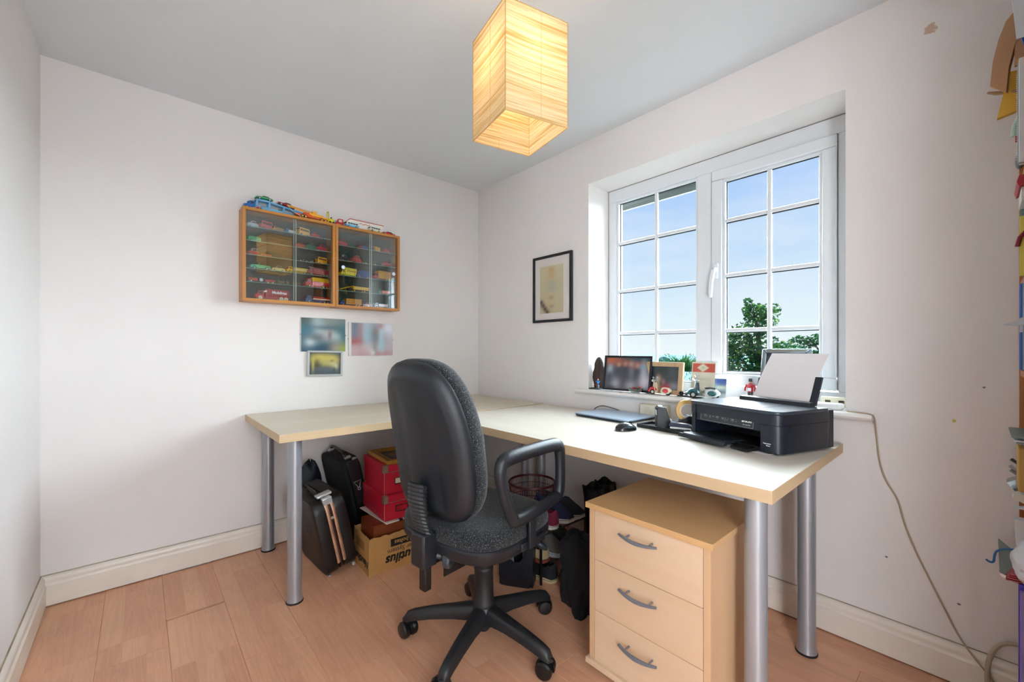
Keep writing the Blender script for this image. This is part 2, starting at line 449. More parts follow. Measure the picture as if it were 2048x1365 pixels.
while x < 0:
    x0 = max(x+.0003, XL+.004); x1 = min(x+.1947, -.004)
    if x1-x0 > .02:
        y = -.006; i = 0
        off = {3: .476}.get(k, [.31, 1.02, .66, .476, .93, .22, .78, 1.15, .4, .86, .55, 1.1, .3][k % 13])
        cuts = [off]
        while cuts[-1] < 3.1: cuts.append(cuts[-1]+1.285)
        prev = .004
        for c in cuts:
            c1 = min(c, 3.026)
            gap = .011 if (k == 3 and i == 0) else .0004
            if c1-prev > .03:
                bb = B().box(x0, x1, -c1+gap, -prev-gap, -.009, 0)
                p = put(bb, 'plank', m_lam, floor, smooth=False, bevel=.0006, seg=1)
            prev = c1; i += 1
            if c >= 3.026: break
    x += .195; k += 1

struct(B().box(-3.42, -.9, -4.42, YB, -.06, 0), 'floor_added_landing', mat('added_landing_carpet', '#a59a8c', r=.95, bump=.5, bs=200), smooth=False)  # floor of the added landing
b = B(); b.box(DX0-.06, DX0, YB-.13, YB+.015, 0, DH+.06); b.box(DX1, DX1+.06, YB-.13, YB+.015, 0, DH+.06); b.box(DX0, DX1, YB-.13, YB+.015, DH, DH+.06)
struct(b, 'trim_added_doorway', m_upvc, smooth=False, bevel=.004)  # lining of the added doorway
# skirting boards: profile (distance from wall, height)
SK = [(0, .005), (.019, .005), (.019, .088), (.014, .094), (.013, .100), (.016, .108), (.013, .120), (.006, .128), (0, .130)]
def skirting(name, axis, wall, a0, a1, sgn):
    b = B(); b.prism([(wall+sgn*d, z) for d, z in SK], axis, a0, a1)
    return struct(b, name, m_skirt)
b = B(); b.prism([(-d, z) for d, z in SK], 0, XL, 0); struct(b, 'baseboard_back', m_skirt)
b = B(); b.prism([(XL+d, z) for d, z in SK], 1, YB, 0); struct(b, 'baseboard_left', m_skirt)
b = B(); b.prism([(-d, z) for d, z in SK], 1, YB, 0); struct(b, 'baseboard_right', m_skirt)

m_caulk = mat('yellowed_caulk', '#a8957c', r=.8, var=.3, vs=9)
struct(B().box(XL+.001, -.001, -.0045, 0, .1302, .1318), 'trim_caulk_back', m_caulk, smooth=False)
struct(B().box(-.0045, 0, YB, -.001, .1302, .1318), 'trim_caulk_right', m_caulk, smooth=False)
struct(B().box(XL, XL+.0045, YB, -.001, .1302, .1318), 'trim_caulk_left', m_caulk, smooth=False)

# ---------------------------------------------------------------- window
m_pane = clear_glass('window_glass', (.97, .985, .98, 1), refl=.015)
FX = .20
win = B()
def bar(b, x0, x1, y0, y1, z0, z1, mi=0): b.box(x0, x1, y0, y1, z0, z1, mi)
f = B()
f.box(FX, FX+.07, WY0, WY1, WZ1-.075, WZ1); f.box(FX, FX+.07, WY0, WY1, WZ0, .915)
f.box(FX, FX+.07, WY1-.058, WY1, .915, WZ1-.075); f.box(FX, FX+.07, WY0, WY0+.06, .915, WZ1-.075)
f.box(FX, FX+.07, -1.733, -1.657, .915, WZ1-.075)
window = put(f, 'window_1', m_upvc, None, bevel=.003, smooth=False); window['kind'] = 'structure'
# fixed light (left): glazing bead, seal, muntins, panes
LY0, LY1, LZ0, LZ1 = -1.657, -1.152, .915, 2.013
def bead(y0, y1, z0, z1, parent, x=FX+.008):
    b = B(); w = .012
    b.box(x, x+.02, y0, y1, z1-w, z1); b.box(x, x+.02, y0, y1, z0, z0+w); b.box(x, x+.02, y0, y0+w, z0+w, z1-w); b.box(x, x+.02, y1-w, y1, z0+w, z1-w)
    put(b, 'glazing_bead', m_upvc, parent, bevel=.002, smooth=False)
    b = B(); w2 = .0155
    b.box(x+.02, x+.024, y0, y1, z1-w2, z1); b.box(x+.02, x+.024, y0, y1, z0, z0+w2); b.box(x+.02, x+.024, y0, y0+w2, z0+w2, z1-w2); b.box(x+.02, x+.024, y1-w2, y1, z0+w2, z1-w2)
    put(b, 'glazing_seal', m_seal, parent, smooth=False)
def muntins(y0, y1, z0, z1, ym, zs, parent, x=FX+.012):
    h = .0095
    edges = [z0+.012]+sorted(zs)+[z1-.012]
    b = B().box(x, x+.014, ym-h, ym+h, z0+.012, z1-.012); put(b, 'glazing_bar', m_upvc, parent, bevel=.004, smooth=False)
    for z in zs:
        b = B().box(x+.0003, x+.0137, y0+.012, ym-h, z-h, z+h); b.box(x+.0003, x+.0137, ym+h, y1-.012, z-h, z+h)
        put(b, 'glazing_bar', m_upvc, parent, bevel=.004, smooth=False)
        b = B().box(x+.006, x+.016, y0+.014, ym-h, z-h-.0035, z-h); b.box(x+.006, x+.016, ym+h, y1-.014, z-h-.0035, z-h)
        put(b, 'bar_seal', m_seal, parent, smooth=False)
    for i in range(len(edges)-1):
        for (a, c) in ((y0+.012, ym), (ym, y1-.012)):
            put(B().box(x+.016, x+.020, a, c, edges[i], edges[i+1]), 'pane', m_pane, parent, smooth=False)
bead(LY0, LY1, LZ0, LZ1, window); muntins(LY0, LY1, LZ0, LZ1, -1.4125, [1.197, 1.456, 1.751], window)
# opening casement (right)
SY0, SY1, SZ0, SZ1 = -2.254, -1.737, .922, 2.009
s = B(); x0, x1 = FX-.018, FX+.012; w = .052
s.box(x0, x1, SY0, SY1, SZ1-w, SZ1); s.box(x0, x1, SY0, SY1, SZ0, SZ0+w); s.box(x0, x1, SY0, SY0+w, SZ0+w, SZ1-w); s.box(x0, x1, SY1-w, SY1, SZ0+w, SZ1-w)
sash = put(s, 'casement', m_upvc, window, bevel=.006, seg=3)
gk = B(); gk.box(FX-.002, FX+.001, SY0-.003, SY1+.003, SZ0-.003, SZ1+.003); put(gk, 'sash_gasket', m_seal, window, smooth=False) if False else None
bead(SY0+w, SY1-w, SZ0+w, SZ1-w, sash, x=FX-.006); muntins(SY0+w, SY1-w, SZ0+w, SZ1-w, -1.996, [1.193, 1.470, 1.747], sash, x=FX)
for (a, c, d, e) in ((SY0-.0015, SY0, SZ0, SZ1), (SY1, SY1+.0022, SZ0, SZ1), (SY0, SY1, SZ1, SZ1+.002), (SY0, SY1, SZ0-.0015, SZ0)):
    put(B().box(FX-.004, FX+.001, a, c, d, e), 'sash_gasket', m_seal, window, smooth=False)
# handle on the mullion side of the casement
hb = B(); hb.box(FX-.030, FX-.018, -1.775, -1.748, 1.455, 1.535)
hd = put(hb, 'handle_base', m_upvc, sash, bevel=.005, seg=3)
hh = B(); hh.cyl((FX-.048, -1.762, 1.500), (FX-.028, -1.762, 1.500), .013, n=14)
hh.tube(smoothpath([(FX-.046, -1.762, 1.505), (FX-.055, -1.760, 1.480), (FX-.052, -1.752, 1.44), (FX-.052, -1.748, 1.39), (FX-.052, -1.748, 1.36)], 4), [.011]*13+[.010, .009, .009, .006], n=8)
put(hh, 'handle', m_upvc, sash)
put(B().cyl((FX-.064, -1.762, 1.502), (FX-.047, -1.762, 1.502), .0035, n=8), 'handle_lock', mat('brushed_steel', '#b8bcc0', r=.3, m=1), sash)
# window board with rounded front edge and horns
sl = B(); prf = [(.21, .836), (.21, .862), (-.040, .862), (-.049, .858), (-.053, .849), (-.049, .841), (-.040, .836)]
sl.prism([(x, z) for x, z in prf if x < .01] + [(0, .836), (0, .862)][::1], 1, -2.40, -1.028) if False else None
sl.loft([[(x, -2.398, z) for x, z in [(.0, .836), (.0, .862), (-.040, .862), (-.049, .858), (-.053, .849), (-.049, .841), (-.040, .836)]],
         [(x, -1.026, z) for x, z in [(.0, .836), (.0, .862), (-.040, .862), (-.049, .858), (-.053, .849), (-.049, .841), (-.040, .836)]]])
sl.box(0, FX, WY0, WY1, .837, .862)
sill = struct(sl, 'trim_window_board', mat('sill_gloss', '#eeeae4', r=.3, coat=.3, var=.03), angle=50)
# dark joint between plaster and frame
jb = B(); jb.box(FX-.0015, FX, WY0, WY1, WZ1-.003, WZ1-.0005); jb.box(FX-.0015, FX, WY1-.003, WY1-.0005, .862, WZ1)
put(jb, 'joint', mat('joint_line', '#6d6a66', r=.9), window, smooth=False)

# ---------------------------------------------------------------- outside: soffit and gutter, lawn, sea, hills, trees
m_soff = mat('grey_soffit', '#5d655c', r=.7); m_gut = mat('dark_gutter', '#3c423f', r=.45)
b = B(); b.box(.32, .46, -3.6, .6, 2.135, 2.16)
ev = struct(b, 'trim_eaves', m_soff, smooth=False)
put(B().box(.46, .485, -3.6, .6, 2.10, 2.30), 'fascia', mat('pale_fascia', '#8f978a', r=.6), ev, smooth=False)
g = B(); g.prism([(.487, 2.17), (.487, 2.11), (.50, 2.085), (.53, 2.072), (.565, 2.08), (.585, 2.11), (.59, 2.17), (.58, 2.17), (.575, 2.115), (.55, 2.09), (.52, 2.09), (.497, 2.12), (.497, 2.17)], 1, -3.6, .6)
put(g, 'gutter', m_gut, ev)
m_lawn = mat('lawn_grass', '#363b30', r=.9, var=.15, vs=1.2)
b = B()
gx = [.5, 8, 20, 45, 90, 200, 420]; gz = [-2.9, -2.9, -3.6, -6, -12, -26, -40]
b.loft([[(x, -400, z) for x, z in zip(gx, gz)], [(x, 600, z) for x, z in zip(gx, gz)]], caps=False, closed=False)
struct(b, 'trim_hillside', m_lawn, smooth=False)
m_sea = mat('sea_water', '#4c5f64', r=1, var=.05, vs=.01, spec=0)
b = B(); b.add([(300, -3000, -39.9), (3200, -3000, -39.9), (3200, 6000, -39.9), (300, 6000, -39.9)], [(0, 1, 2, 3)])
struct(b, 'trim_sea', m_sea, smooth=False)
def hill(name, cx, cy, rx, ry, h, col, label, seed):
    b = B(); n = 26; rings = []
    for i in range(7):
        t = i/6; ring = []
        for j in range(n):
            a = 2*PI*j/n; w = 1+.18*noise.noise(Vector((seed+math.cos(a)*2, math.sin(a)*2, t*2)))
            ring.append((cx+rx*w*math.cos(a)*(1-t**1.5*.98), cy+ry*w*math.sin(a)*(1-t**1.5*.98), -42+h*math.sin(t*PI/2)*(1+.1*math.sin(3*a))))
        rings.append(ring)
    b.loft(rings); return solo(b, name, mat(name+str(seed), col, r=1, var=.1, vs=.02), label, 'hill')
# view directions: the coast is seen through the left light
def at_far(lat, depth): return (-2.0085+depth*.6652+lat*.7467, -2.6605+depth*.7467-lat*.6652)
hx, hy = at_far(325, 900); hill('headland', hx, hy, 20, 26, 26, '#2b4a50', 'low wooded blue-green headland in the water, beyond the left window light', 3)
hx, hy = at_far(372, 800); hill('hill_ridge', hx, hy, 42, 42, 31, '#2c4c56', 'blue-green hill rising right of the conifer beyond the left window light', 8)

def leafmesh(name, pts, size, mats, seed, parent=None, dirs=None, asp=.55):
    rnd = random.Random(seed); vs = []; fs = []; mi = []
    for i, p in enumerate(pts):
        s = size*rnd.uniform(.6, 1.3)
        a = Vector((rnd.gauss(0, 1), rnd.gauss(0, 1), rnd.gauss(0, .7))).normalized()
        if dirs: a = (Vector(dirs[i])+a*.35).normalized()
        b_ = a.cross(Vector((rnd.gauss(0, 1), rnd.gauss(0, 1), rnd.gauss(0, 1)))).normalized()
        o = len(vs); P = Vector(p)
        vs += [P-a*s*.5, P+b_*s*asp*.5, P+a*s*.5, P-b_*s*asp*.5]; fs.append((o, o+1, o+2, o+3)); mi.append(rnd.choice(range(len(mats))))
    b = B(); b.v = vs; b.f = fs; b.mi = mi
    return put(b, name, mats, parent, smooth=False, kind='stuff')
def leafmat(name, col):
    M = bpy.data.materials.new(name); M.use_nodes = True; t = M.node_tree; t.nodes.clear(); nn = t.nodes.new
    o = nn('ShaderNodeOutputMaterial'); d = nn('ShaderNodeBsdfDiffuse'); tr = nn('ShaderNodeBsdfTranslucent'); mx = nn('ShaderNodeMixShader')
    d.inputs[0].default_value = lin(col); tr.inputs[0].default_value = lin(col); mx.inputs[0].default_value = .25
    t.links.new(d.outputs[0], mx.inputs[1]); t.links.new(tr.outputs[0], mx.inputs[2]); t.links.new(mx.outputs[0], o.inputs[0]); return M
LEAF = [leafmat('leaf_dark', '#16331f'), leafmat('leaf_mid', '#28502b'), leafmat('leaf_teal', '#1c4232'), leafmat('leaf_light', '#47682a')]
m_bark = mat('bark', '#3a332b', r=.9, var=.2)
fwd = Vector((math.cos(R(48.32)), math.sin(R(48.32)), 0)); rgt = Vector((math.sin(R(48.32)), -math.cos(R(48.32)), 0))
T0 = Vector((11.23, 1.62, -3.0))          # trunk foot of the birch, about 11 m from the window
birch = thing('birch_tree', 'leafy green birch standing close outside the right casement', 'tree', T0)
def clump(c, r, n, rnd):
    out = []
    while len(out) < n:
        p = Vector((rnd.uniform(-1, 1), rnd.uniform(-1, 1), rnd.uniform(-1, 1)))
        if p.length < 1 and p.length > rnd.random()*.75: out.append(Vector(c)+Vector((p.x*r[0], p.y*r[1], p.z*r[2])))
    return out
rnd = random.Random(5)
br = B(); br.tube(smoothpath([(0, 0, 0), (.05, .05, 1.8), (-.02, .0, 3.2), (.05, -.05, 4.2), (.0, .05, 5.1)], 4), [.13-.0072*i for i in range(17)], n=7)
pts = []
side = Vector((math.sin(R(48.32)), -math.cos(R(48.32)), 0)); dep = Vector((math.cos(R(48.32)), math.sin(R(48.32)), 0))
CL = [  # side offset, depth, height above foot, radius, leaves
    (-.28, 0, 5.50, .13, 35), (-.20, 0, 5.25, .22, 110), (.02, .1, 5.15, .34, 260), (.30, -.1, 5.2, .28, 150), (.35, .2, 4.85, .34, 200), (-.05, 0, 4.75, .42, 300), (-.62, 0, 4.75, .12, 25), (-.85, 0, 4.38, .24, 100), (-1.05, 0, 4.15, .2, 70), (.75, 0, 3.95, .3, 130), (-.45, 0, 4.5, .25, 90),(1.25, .1, 4.05, .22, 60),(.95, .1, 4.2, .25, 70),
    (-.5, .1, 4.25, .45, 420), (.1, 0, 4.2, .5, 520), (-.85, 0, 3.95, .42, 380), (.5, -.2, 3.95, .42, 330), (-.3, .2, 3.6, .6, 800), (.2, -.1, 3.5, .6, 760), (.75, .1, 3.55, .5, 480),
    (-.95, 0, 3.3, .5, 620), (1.15, 0, 3.5, .36, 210), (-.4, 0, 2.9, .7, 1000), (.35, 0, 2.8, .7, 1000), (1.0, .1, 2.9, .55, 560), (1.45, .1, 3.3, .3, 120), (-.9, .1, 2.5, .6, 700), (0, 0, 2.2, .8, 900), (.8, 0, 2.2, .6, 600)]
for sx_, dy, z, r, n in CL:
    c = side*sx_+dep*dy+Vector((0, 0, z))
    pts += [T0+q for q in clump(c, (r, r, r*.8), n, rnd)]
    br.tube(smoothpath([(0, 0, max(.8, z-1.1)), c*.5+Vector((0, 0, z*.5-.15)), c], 3), [.03, .024, .018, .014, .01, .007, .004], n=5)
put(br, 'trunk', m_bark, birch, world=False)
leafmesh('foliage', pts, .115, LEAF, 1, birch)
T1 = Vector((14.03, .46, -3.0))
maple = thing('maple_tree', 'dark-leaved tree whose branch tips reach in at the right edge of the casement', 'tree', T1)
bb = B(); bb.tube(smoothpath([(0, 0, 0), (0, .05, 2), (0, 0, 3.4), (0, 0, 4.4)], 4), [.14-.008*i for i in range(13)], n=7)
pts = []
for sx_, dy, z, r, n in [(-1.0, 0, 4.42, .2, 70), (-.75, 0, 4.25, .25, 90), (-.45, 0, 4.4, .3, 150),(-1.2, 0, 3.75, .25, 90),(-.85, 0, 3.75, .35, 160), (0, 0, 4.45, .4, 300), (-.3, 0, 3.95, .3, 220), (.1, 0, 4.0, .5, 420), (-.65, 0, 3.8, .2, 80), (-.2, 0, 3.5, .5, 500), (.3, 0, 3.4, .7, 700), (.6, 0, 4.1, .6, 500), (0, 0, 2.8, .8, 800)]:
    c = side*sx_+dep*dy+Vector((0, 0, z)); pts += [T1+q for q in clump(c, (r, r, r*.6), n, rnd)]
    bb.tube(smoothpath([(0, 0, max(.8, z-.9)), c*.5+Vector((0, 0, z*.5-.15)), c], 3), [.03, .024, .018, .014, .01, .007, .004], n=5)
put(bb, 'trunk', m_bark, maple, world=False)
leafmesh('foliage', pts, .12, LEAF[:3], 2, maple)
# yew crown with spiky shoots just above the wooden photo frame
T2 = Vector((12.53, 4.48, -2.78)); yew = thing('yew_tree', 'dark spiky conifer crown poking up beyond the left window light', 'tree', T2)
yb = B(); yb.tube([(0, 0, 0), (0, 0, 3.2)], [.12, .04], n=7); put(yb, 'trunk', m_bark, yew, world=False)
pts = []; dirs = []
for i in range(420):
    a = rnd.uniform(0, 2*PI); e = rnd.uniform(.15, 1.4); L = rnd.uniform(.35, .62)*(1+.25*math.cos(a*3)); d = Vector((math.cos(a)*math.cos(e), math.sin(a)*math.cos(e), math.sin(e)*.55))
    for k in range(7):
        t = .35+.65*k/6; pts.append(T2+Vector((0, 0, 3.05))+d*L*t*1.5+Vector((0, 0, .1*t))); dirs.append(d)
    if i % 3 == 0:
        pts.append(T2+Vector((rnd.gauss(0, .35), rnd.gauss(0, .35), rnd.uniform(2.3, 3.1)))); dirs.append(Vector((0, 0, 1)))
leafmesh('foliage', pts, .13, [leafmat('yew_dark', '#173a22'), leafmat('yew_mid', '#2c5424')], 3, yew, dirs, asp=.22)

# ================================================================ PENDANT LAMP
LQ = [(-1.202, -1.566), (-1.241, -1.771), (-1.035, -1.821), (-.994, -1.611)]   # corners of the shade, bottom z 1.77
LZ0_, LZ1_ = 1.77, 2.092
def shade_mat():
    M = bpy.data.materials.new('crinkled_paper'); M.use_nodes = True; t = M.node_tree; t.nodes.clear(); nn = t.nodes.new; lk = t.links.new
    o = nn('ShaderNodeOutputMaterial'); d = nn('ShaderNodeBsdfDiffuse'); tr = nn('ShaderNodeBsdfTranslucent'); mx = nn('ShaderNodeMixShader')
    tc = nn('ShaderNodeTexCoord'); mp = nn('ShaderNodeMapping'); mp.inputs['Scale'].default_value = (3.2, 3.2, 150)
    mp.inputs['Rotation'].default_value = (0, 0, 0)
    lk(tc.outputs['Object'], mp.inputs[0])
    n = nn('ShaderNodeTexNoise'); n.inputs['Scale'].default_value = 1; n.inputs['Detail'].default_value = 5; n.inputs['Distortion'].default_value = .55; n.inputs['Roughness'].default_value = .6
    lk(mp.outputs[0], n.inputs['Vector'])
    rp = nn('ShaderNodeValToRGB'); e = rp.color_ramp.elements
    e[0].position = .36; e[0].color = lin('#cda870'); e[1].position = .62; e[1].color = lin('#f3e2bf')
    q = e.new(.48); q.color = lin('#e6cd9c')
    lk(n.outputs[0], rp.inputs[0]); lk(rp.outputs[0], d.inputs[0]); lk(rp.outputs[0], tr.inputs[0])
    bp = nn('ShaderNodeBump'); bp.inputs['Strength'].default_value = .6; bp.inputs['Distance'].default_value = .004; lk(n.outputs[0], bp.inputs['Height'])
    lk(bp.outputs[0], d.inputs['Normal'])
    mx.inputs[0].default_value = .33; lk(d.outputs[0], mx.inputs[1]); lk(tr.outputs[0], mx.inputs[2]); lk(mx.outputs[0], o.inputs[0]); return M
m_shade = shade_mat(); m_wire = mat('shade_wire', '#c9a066', r=.5)
lc = Vector((-1.118, -1.692, LZ0_))
lamp = thing('pendant_lamp', 'lit square paper lantern shade hanging from the ceiling', 'lamp', (lc.x, lc.y, LZ0_))
s = B(); ins = []
for i in range(4):      # four crinkled paper walls, very slightly bowed
    a = Vector((*LQ[i], 0)); b_ = Vector((*LQ[(i+1) % 4], 0)); nx_, nz_ = 12, 30; d = (b_-a); nrm = Vector((d.y, -d.x, 0)).normalized()
    if nrm.dot(a-Vector((lc.x, lc.y, 0))) < 0: nrm = -nrm
    vs = []; fs = []
    for j in range(nz_+1):
        for k in range(nx_+1):
            u = k/nx_; z = LZ0_+(LZ1_-LZ0_)*j/nz_; e = min(u, 1-u)*6; e = min(e, 1)
            p = a+d*u+nrm*(-.004*math.sin(PI*u)*math.sin(PI*j/nz_)+.0012*e*noise.noise(Vector((u*3+i*9, i, z*90))))
            vs.append((p.x, p.y, z))
    for j in range(nz_):
        for k in range(nx_):
            q = j*(nx_+1)+k; fs.append((q, q+1, q+nx_+2, q+nx_+1))
    s.add(vs, fs)
put(s, 'paper_shade', m_shade, lamp, angle=60)
fr = B()
for z in (LZ0_+.001, LZ1_-.001): fr.tube([(x, y, z) for x, y in LQ], .0017, n=6, closed=True)
for x, y in LQ: fr.cyl((x, y, LZ0_), (x, y, LZ1_), .0013, n=5)
def mid(i, t): return (LQ[i][0]*(1-t)+LQ[(i+1) % 4][0]*t, LQ[i][1]*(1-t)+LQ[(i+1) % 4][1]*t)
for i in range(4):      # thin tie threads with knots at the lower rim
    x, y = mid(i, .56); x = lc.x+(x-lc.x)*.995; y = lc.y+(y-lc.y)*.995
    fr.cyl((x, y, LZ0_), (x, y, LZ1_), .0006, n=4)
    for q in (-.006, -.002, .003, .007):
        fr.cyl((x+q, y, LZ0_+.004), (x+q*1.4, y, LZ0_-.006), .0005, n=4)
put(fr, 'wire_frame', m_wire, lamp)
cr_ = B()
for i in (0, 1): cr_.cyl((*mid(i, .5), LZ1_-.004), (*mid(i+2, .5), LZ1_-.004), .0016, n=5)
cr_.lathe([(.020, LZ1_-.045), (.022, LZ1_-.03), (.022, LZ1_), (.012, LZ1_+.02), (.004, LZ1_+.03)], c=(lc.x, lc.y, 0), n=16)
put(cr_, 'lamp_holder', mat('white_plastic', '#ececea', r=.35), lamp)
put(B().cyl((lc.x, lc.y, LZ1_+.02), (lc.x, lc.y, H-.02), .003, n=8), 'cord', mat('white_plastic', '#ececea'), lamp)
put(B().lathe([(.006, H-.04), (.02, H-.034), (.042, H-.012), (.045, H)], c=(lc.x, lc.y, 0), n=24), 'ceiling_rose', mat('white_plastic', '#ececea'), lamp)
def emis(name, col, k):
    M = bpy.data.materials.new(name); M.use_nodes = True; t = M.node_tree; t.nodes.clear()
    o = t.nodes.new('ShaderNodeOutputMaterial'); e = t.nodes.new('ShaderNodeEmission'); e.inputs[0].default_value = lin(col); e.inputs[1].default_value = k
    t.links.new(e.outputs[0], o.inputs[0]); return M
put(B().lathe([(.012, LZ1_-.045), (.016, LZ1_-.06), (.030, LZ1_-.095), (.032, LZ1_-.115), (.026, LZ1_-.138), (.012, LZ1_-.150), (.002, LZ1_-.152)], c=(lc.x, lc.y, 0), n=20), 'bulb', emis('warm_bulb', '#ffdfb4', BULB), lamp)

# ================================================================ DESKS
m_birch = wood('birch_veneer', '#dfd8cc', '#d2c8b7', axis=1, scale=5, r=.38, contrast=.8, fine=.25)
m_birchx = wood('birch_veneer_x', '#dfd4c1', '#cfc1a8', axis=0, scale=5, r=.38, contrast=.8, fine=.25)
m_edge = wood('birch_edge_y', '#cfb593', '#bc9e78', axis=1, scale=7, r=.5, contrast=.9)
m_edgex = wood('birch_edge_x', '#d3b995', '#bfa179', axis=0, scale=7, r=.5, contrast=.9)
m_leg = mat('silver_lacquer', '#a9acb3', r=.33, m=.55, var=.06, vs=5)
m_foot = mat('black_plastic_foot', '#101113', r=.6)
def slab(x0, x1, y0, y1, z0, z1, parent, top, edx, edy):
    b = B(); e = .0012
    b.box(x0+e, x1-e, y0+e, y1-e, z0, z1)
    put(b, 'tabletop', top, parent, smooth=False, bevel=.001)
    for (a, c, d, f_, m) in ((x0, x1, y0, y0+e, edx), (x0, x1, y1-e, y1, edx), (x0, x0+e, y0+e, y1-e, edy), (x1-e, x1, y0+e, y1-e, edy)):
        put(B().box(a, c, d, f_, z0, z1-.0004), 'edge_band', m, parent, smooth=False)
def leg(x, y, ztop, parent, r=.0285):
    b = B(); b.lathe([(r+.004, .006), (r+.003, .012), (r, .035), (r, ztop-.004)], c=(x, y, 0), n=28)
    p = put(b, 'leg', m_leg, parent)
    put(B().lathe([(r+.0045, 0), (r+.006, .001), (r+.006, .006), (r+.003, .008)], c=(x, y, 0), n=28), 'foot', m_foot, p)
    put(B().lathe([(r+.012, ztop-.005), (r+.012, ztop)], c=(x, y, 0), n=20), 'leg_plate', m_leg, p)
dr = thing('desk', 'pale birch desk under the window with silver tube legs and printer on it', 'desk', (-.428, -1.56, 0), group=None)
slab(-.828, -.028, -2.312, -.751, .708, .742, dr, m_birch, m_edgex, m_edge)
for x, y in ((-.740, -2.246), (-.205, -2.238), (-.760, -.868), (-.130, -.83)): leg(x, y, .708, dr, .0285 if y < -1 or x < -.5 else .0245)
dl = thing('desk', 'pale birch desk along the wall below the glass cabinets, on silver tube legs', 'desk', (-.805, -.372, 0))
slab(-1.580, -.028, -.744, -.004, .7105, .7445, dl, m_birchx, m_edgex, m_edge)
for x, y in ((-1.504, -.672), (-1.482, -.062), (-.12, -.668), (-.12, -.08)): leg(x, y, .7105, dl, .0285 if x < -1 else .0245)
# dried tape residue across the window desk
b = B(); b.box(-.675, -.24, -1.668, -1.6655, .7421, .7424); b.box(-.70, -.64, -1.672, -1.660, .7421, .7425); b.box(-.30, -.22, -1.671, -1.6655, .7421, .7424)
solo(b, 'tape_residue', mat('residue', '#cfc9bc', r=.6), 'thin pale line of tape residue across the desk in front of the computer mouse', 'mark', smooth=False)

# ================================================================ CHEST OF DRAWERS
m_bee = wood('beech_y', '#dabfa2', '#caa887', axis=1, scale=5, r=.42, contrast=.75, fine=.22)
m_beez = wood('beech_z', '#d6b28c', '#c29a74', axis=2, scale=5.5, r=.45, contrast=.75, fine=.25)
m_beet = wood('beech_top', '#d3a978', '#c09463', axis=1, scale=5, r=.36, contrast=.8, fine=.25)
m_dark = mat('shadow_gap', '#2c2018', r=.9)
CX0, CX1, CY0, CY1, CT = -.868, -.475, -2.178, -1.775, .580
ch = thing('drawer_unit', 'beech three-drawer unit under the desk end with bowed grey handles', 'drawer unit', ((CX0+CX1)/2, (CY0+CY1)/2, 0))
put(B().box(CX0-.010, CX1+.002, CY0-.010, CY1+.010, CT-.018, CT), 'top_panel', [m_beet], ch, bevel=.001, smooth=False)
put(B().box(CX0, CX1, CY0, CY0+.019, .055, CT-.018), 'side_panel', m_beez, ch, bevel=.0008, smooth=False)
put(B().box(CX0, CX1, CY1-.019, CY1, .055, CT-.018), 'side_panel', m_beez, ch, bevel=.0008, smooth=False)
put(B().box(CX0-.010, CX1+.004, CY0-.010, CY1+.010, .037, .055), 'base_panel', m_bee, ch, bevel=.001, smooth=False)
put(B().box(CX1-.006, CX1, CY0+.019, CY1-.019, .055, CT-.018), 'back_panel', m_beez, ch, smooth=False)
put(B().box(CX0+.03, CX1-.006, CY0+.019, CY1-.019, .057, CT-.02), 'inner_box', m_dark, ch, smooth=False)
m_hand = mat('grey_handle', '#858b95', r=.32, m=.6)
zt = CT-.0195
for i, zc in enumerate((.519, .345, .172)):
    z1 = zt-i*.1690; z0 = z1-.1675
    d = put(B().box(CX0+.0015, CX0+.0185, CY0+.0205, CY1-.0205, z0, z1), 'drawer', m_bee, ch, bevel=.0008, smooth=False)
    h = B(); yc = -1.968; pts = []
    for k in range(13):
        t = -1+2*k/12; pts.append((CX0-.020-.010*(1-t*t), yc+.064*t, zc-.006*(1-t*t)+.0))
    h.tube(pts, [.0035+.0022*(1-abs(-1+2*k/12)) for k in range(13)], n=10, flat=1.5)
    for t in (-.62, .62): h.cyl((CX0+.002, yc+.064*t, zc-.003), (CX0-.024, yc+.064*t, zc-.003), .003, n=8)
    put(h, 'handle', m_hand, d)
for x, y in ((CX0+.05, CY0+.05), (CX0+.05, CY1-.05), (CX1-.05, CY0+.05), (CX1-.05, CY1-.05)):
    put(B().cyl((x, y-.012, .0185), (x, y+.012, .0185), .0185, n=16).box(x-.012, x+.012, y-.014, y+.014, .024, .037), 'castor', m_foot, ch)

# ================================================================ OFFICE CHAIR
m_pl = mat('black_chair_plastic', '#171c23', r=.42, bump=.25, bs=260, var=.08, vs=14)
m_plb = mat('black_base_plastic', '#1c1e21', r=.42, var=.35, vs=9, bump=.15, bs=200)
m_blk = mat('gloss_black', '#0e0f11', r=.28)
def fabric(name, c1, c2):
    M, t, b = newmat(name); nn = t.nodes.new; lk = t.links.new
    tc = nn('ShaderNodeTexCoord'); n = nn('ShaderNodeTexNoise'); n.inputs['Scale'].default_value = 330; n.inputs['Detail'].default_value = 2
    lk(tc.outputs['Object'], n.inputs['Vector'])
    r = nn('ShaderNodeValToRGB'); r.color_ramp.elements[0].position = .55; r.color_ramp.elements[1].position = .72
    r.color_ramp.elements[0].color = lin(c1); r.color_ramp.elements[1].color = lin(c2)
    lk(n.outputs[0], r.inputs[0]); lk(r.outputs[0], b.inputs['Base Color']); b.inputs['Roughness'].default_value = .95; b.inputs['Sheen Weight'].default_value = .12
    bp = nn('ShaderNodeBump'); bp.inputs['Strength'].default_value = .6; bp.inputs['Distance'].default_value = .002; lk(n.outputs[0], bp.inputs['Height']); lk(bp.outputs[0], b.inputs['Normal'])
    return M
m_fab = fabric('charcoal_fleck_fabric', '#121417', '#6c7278')
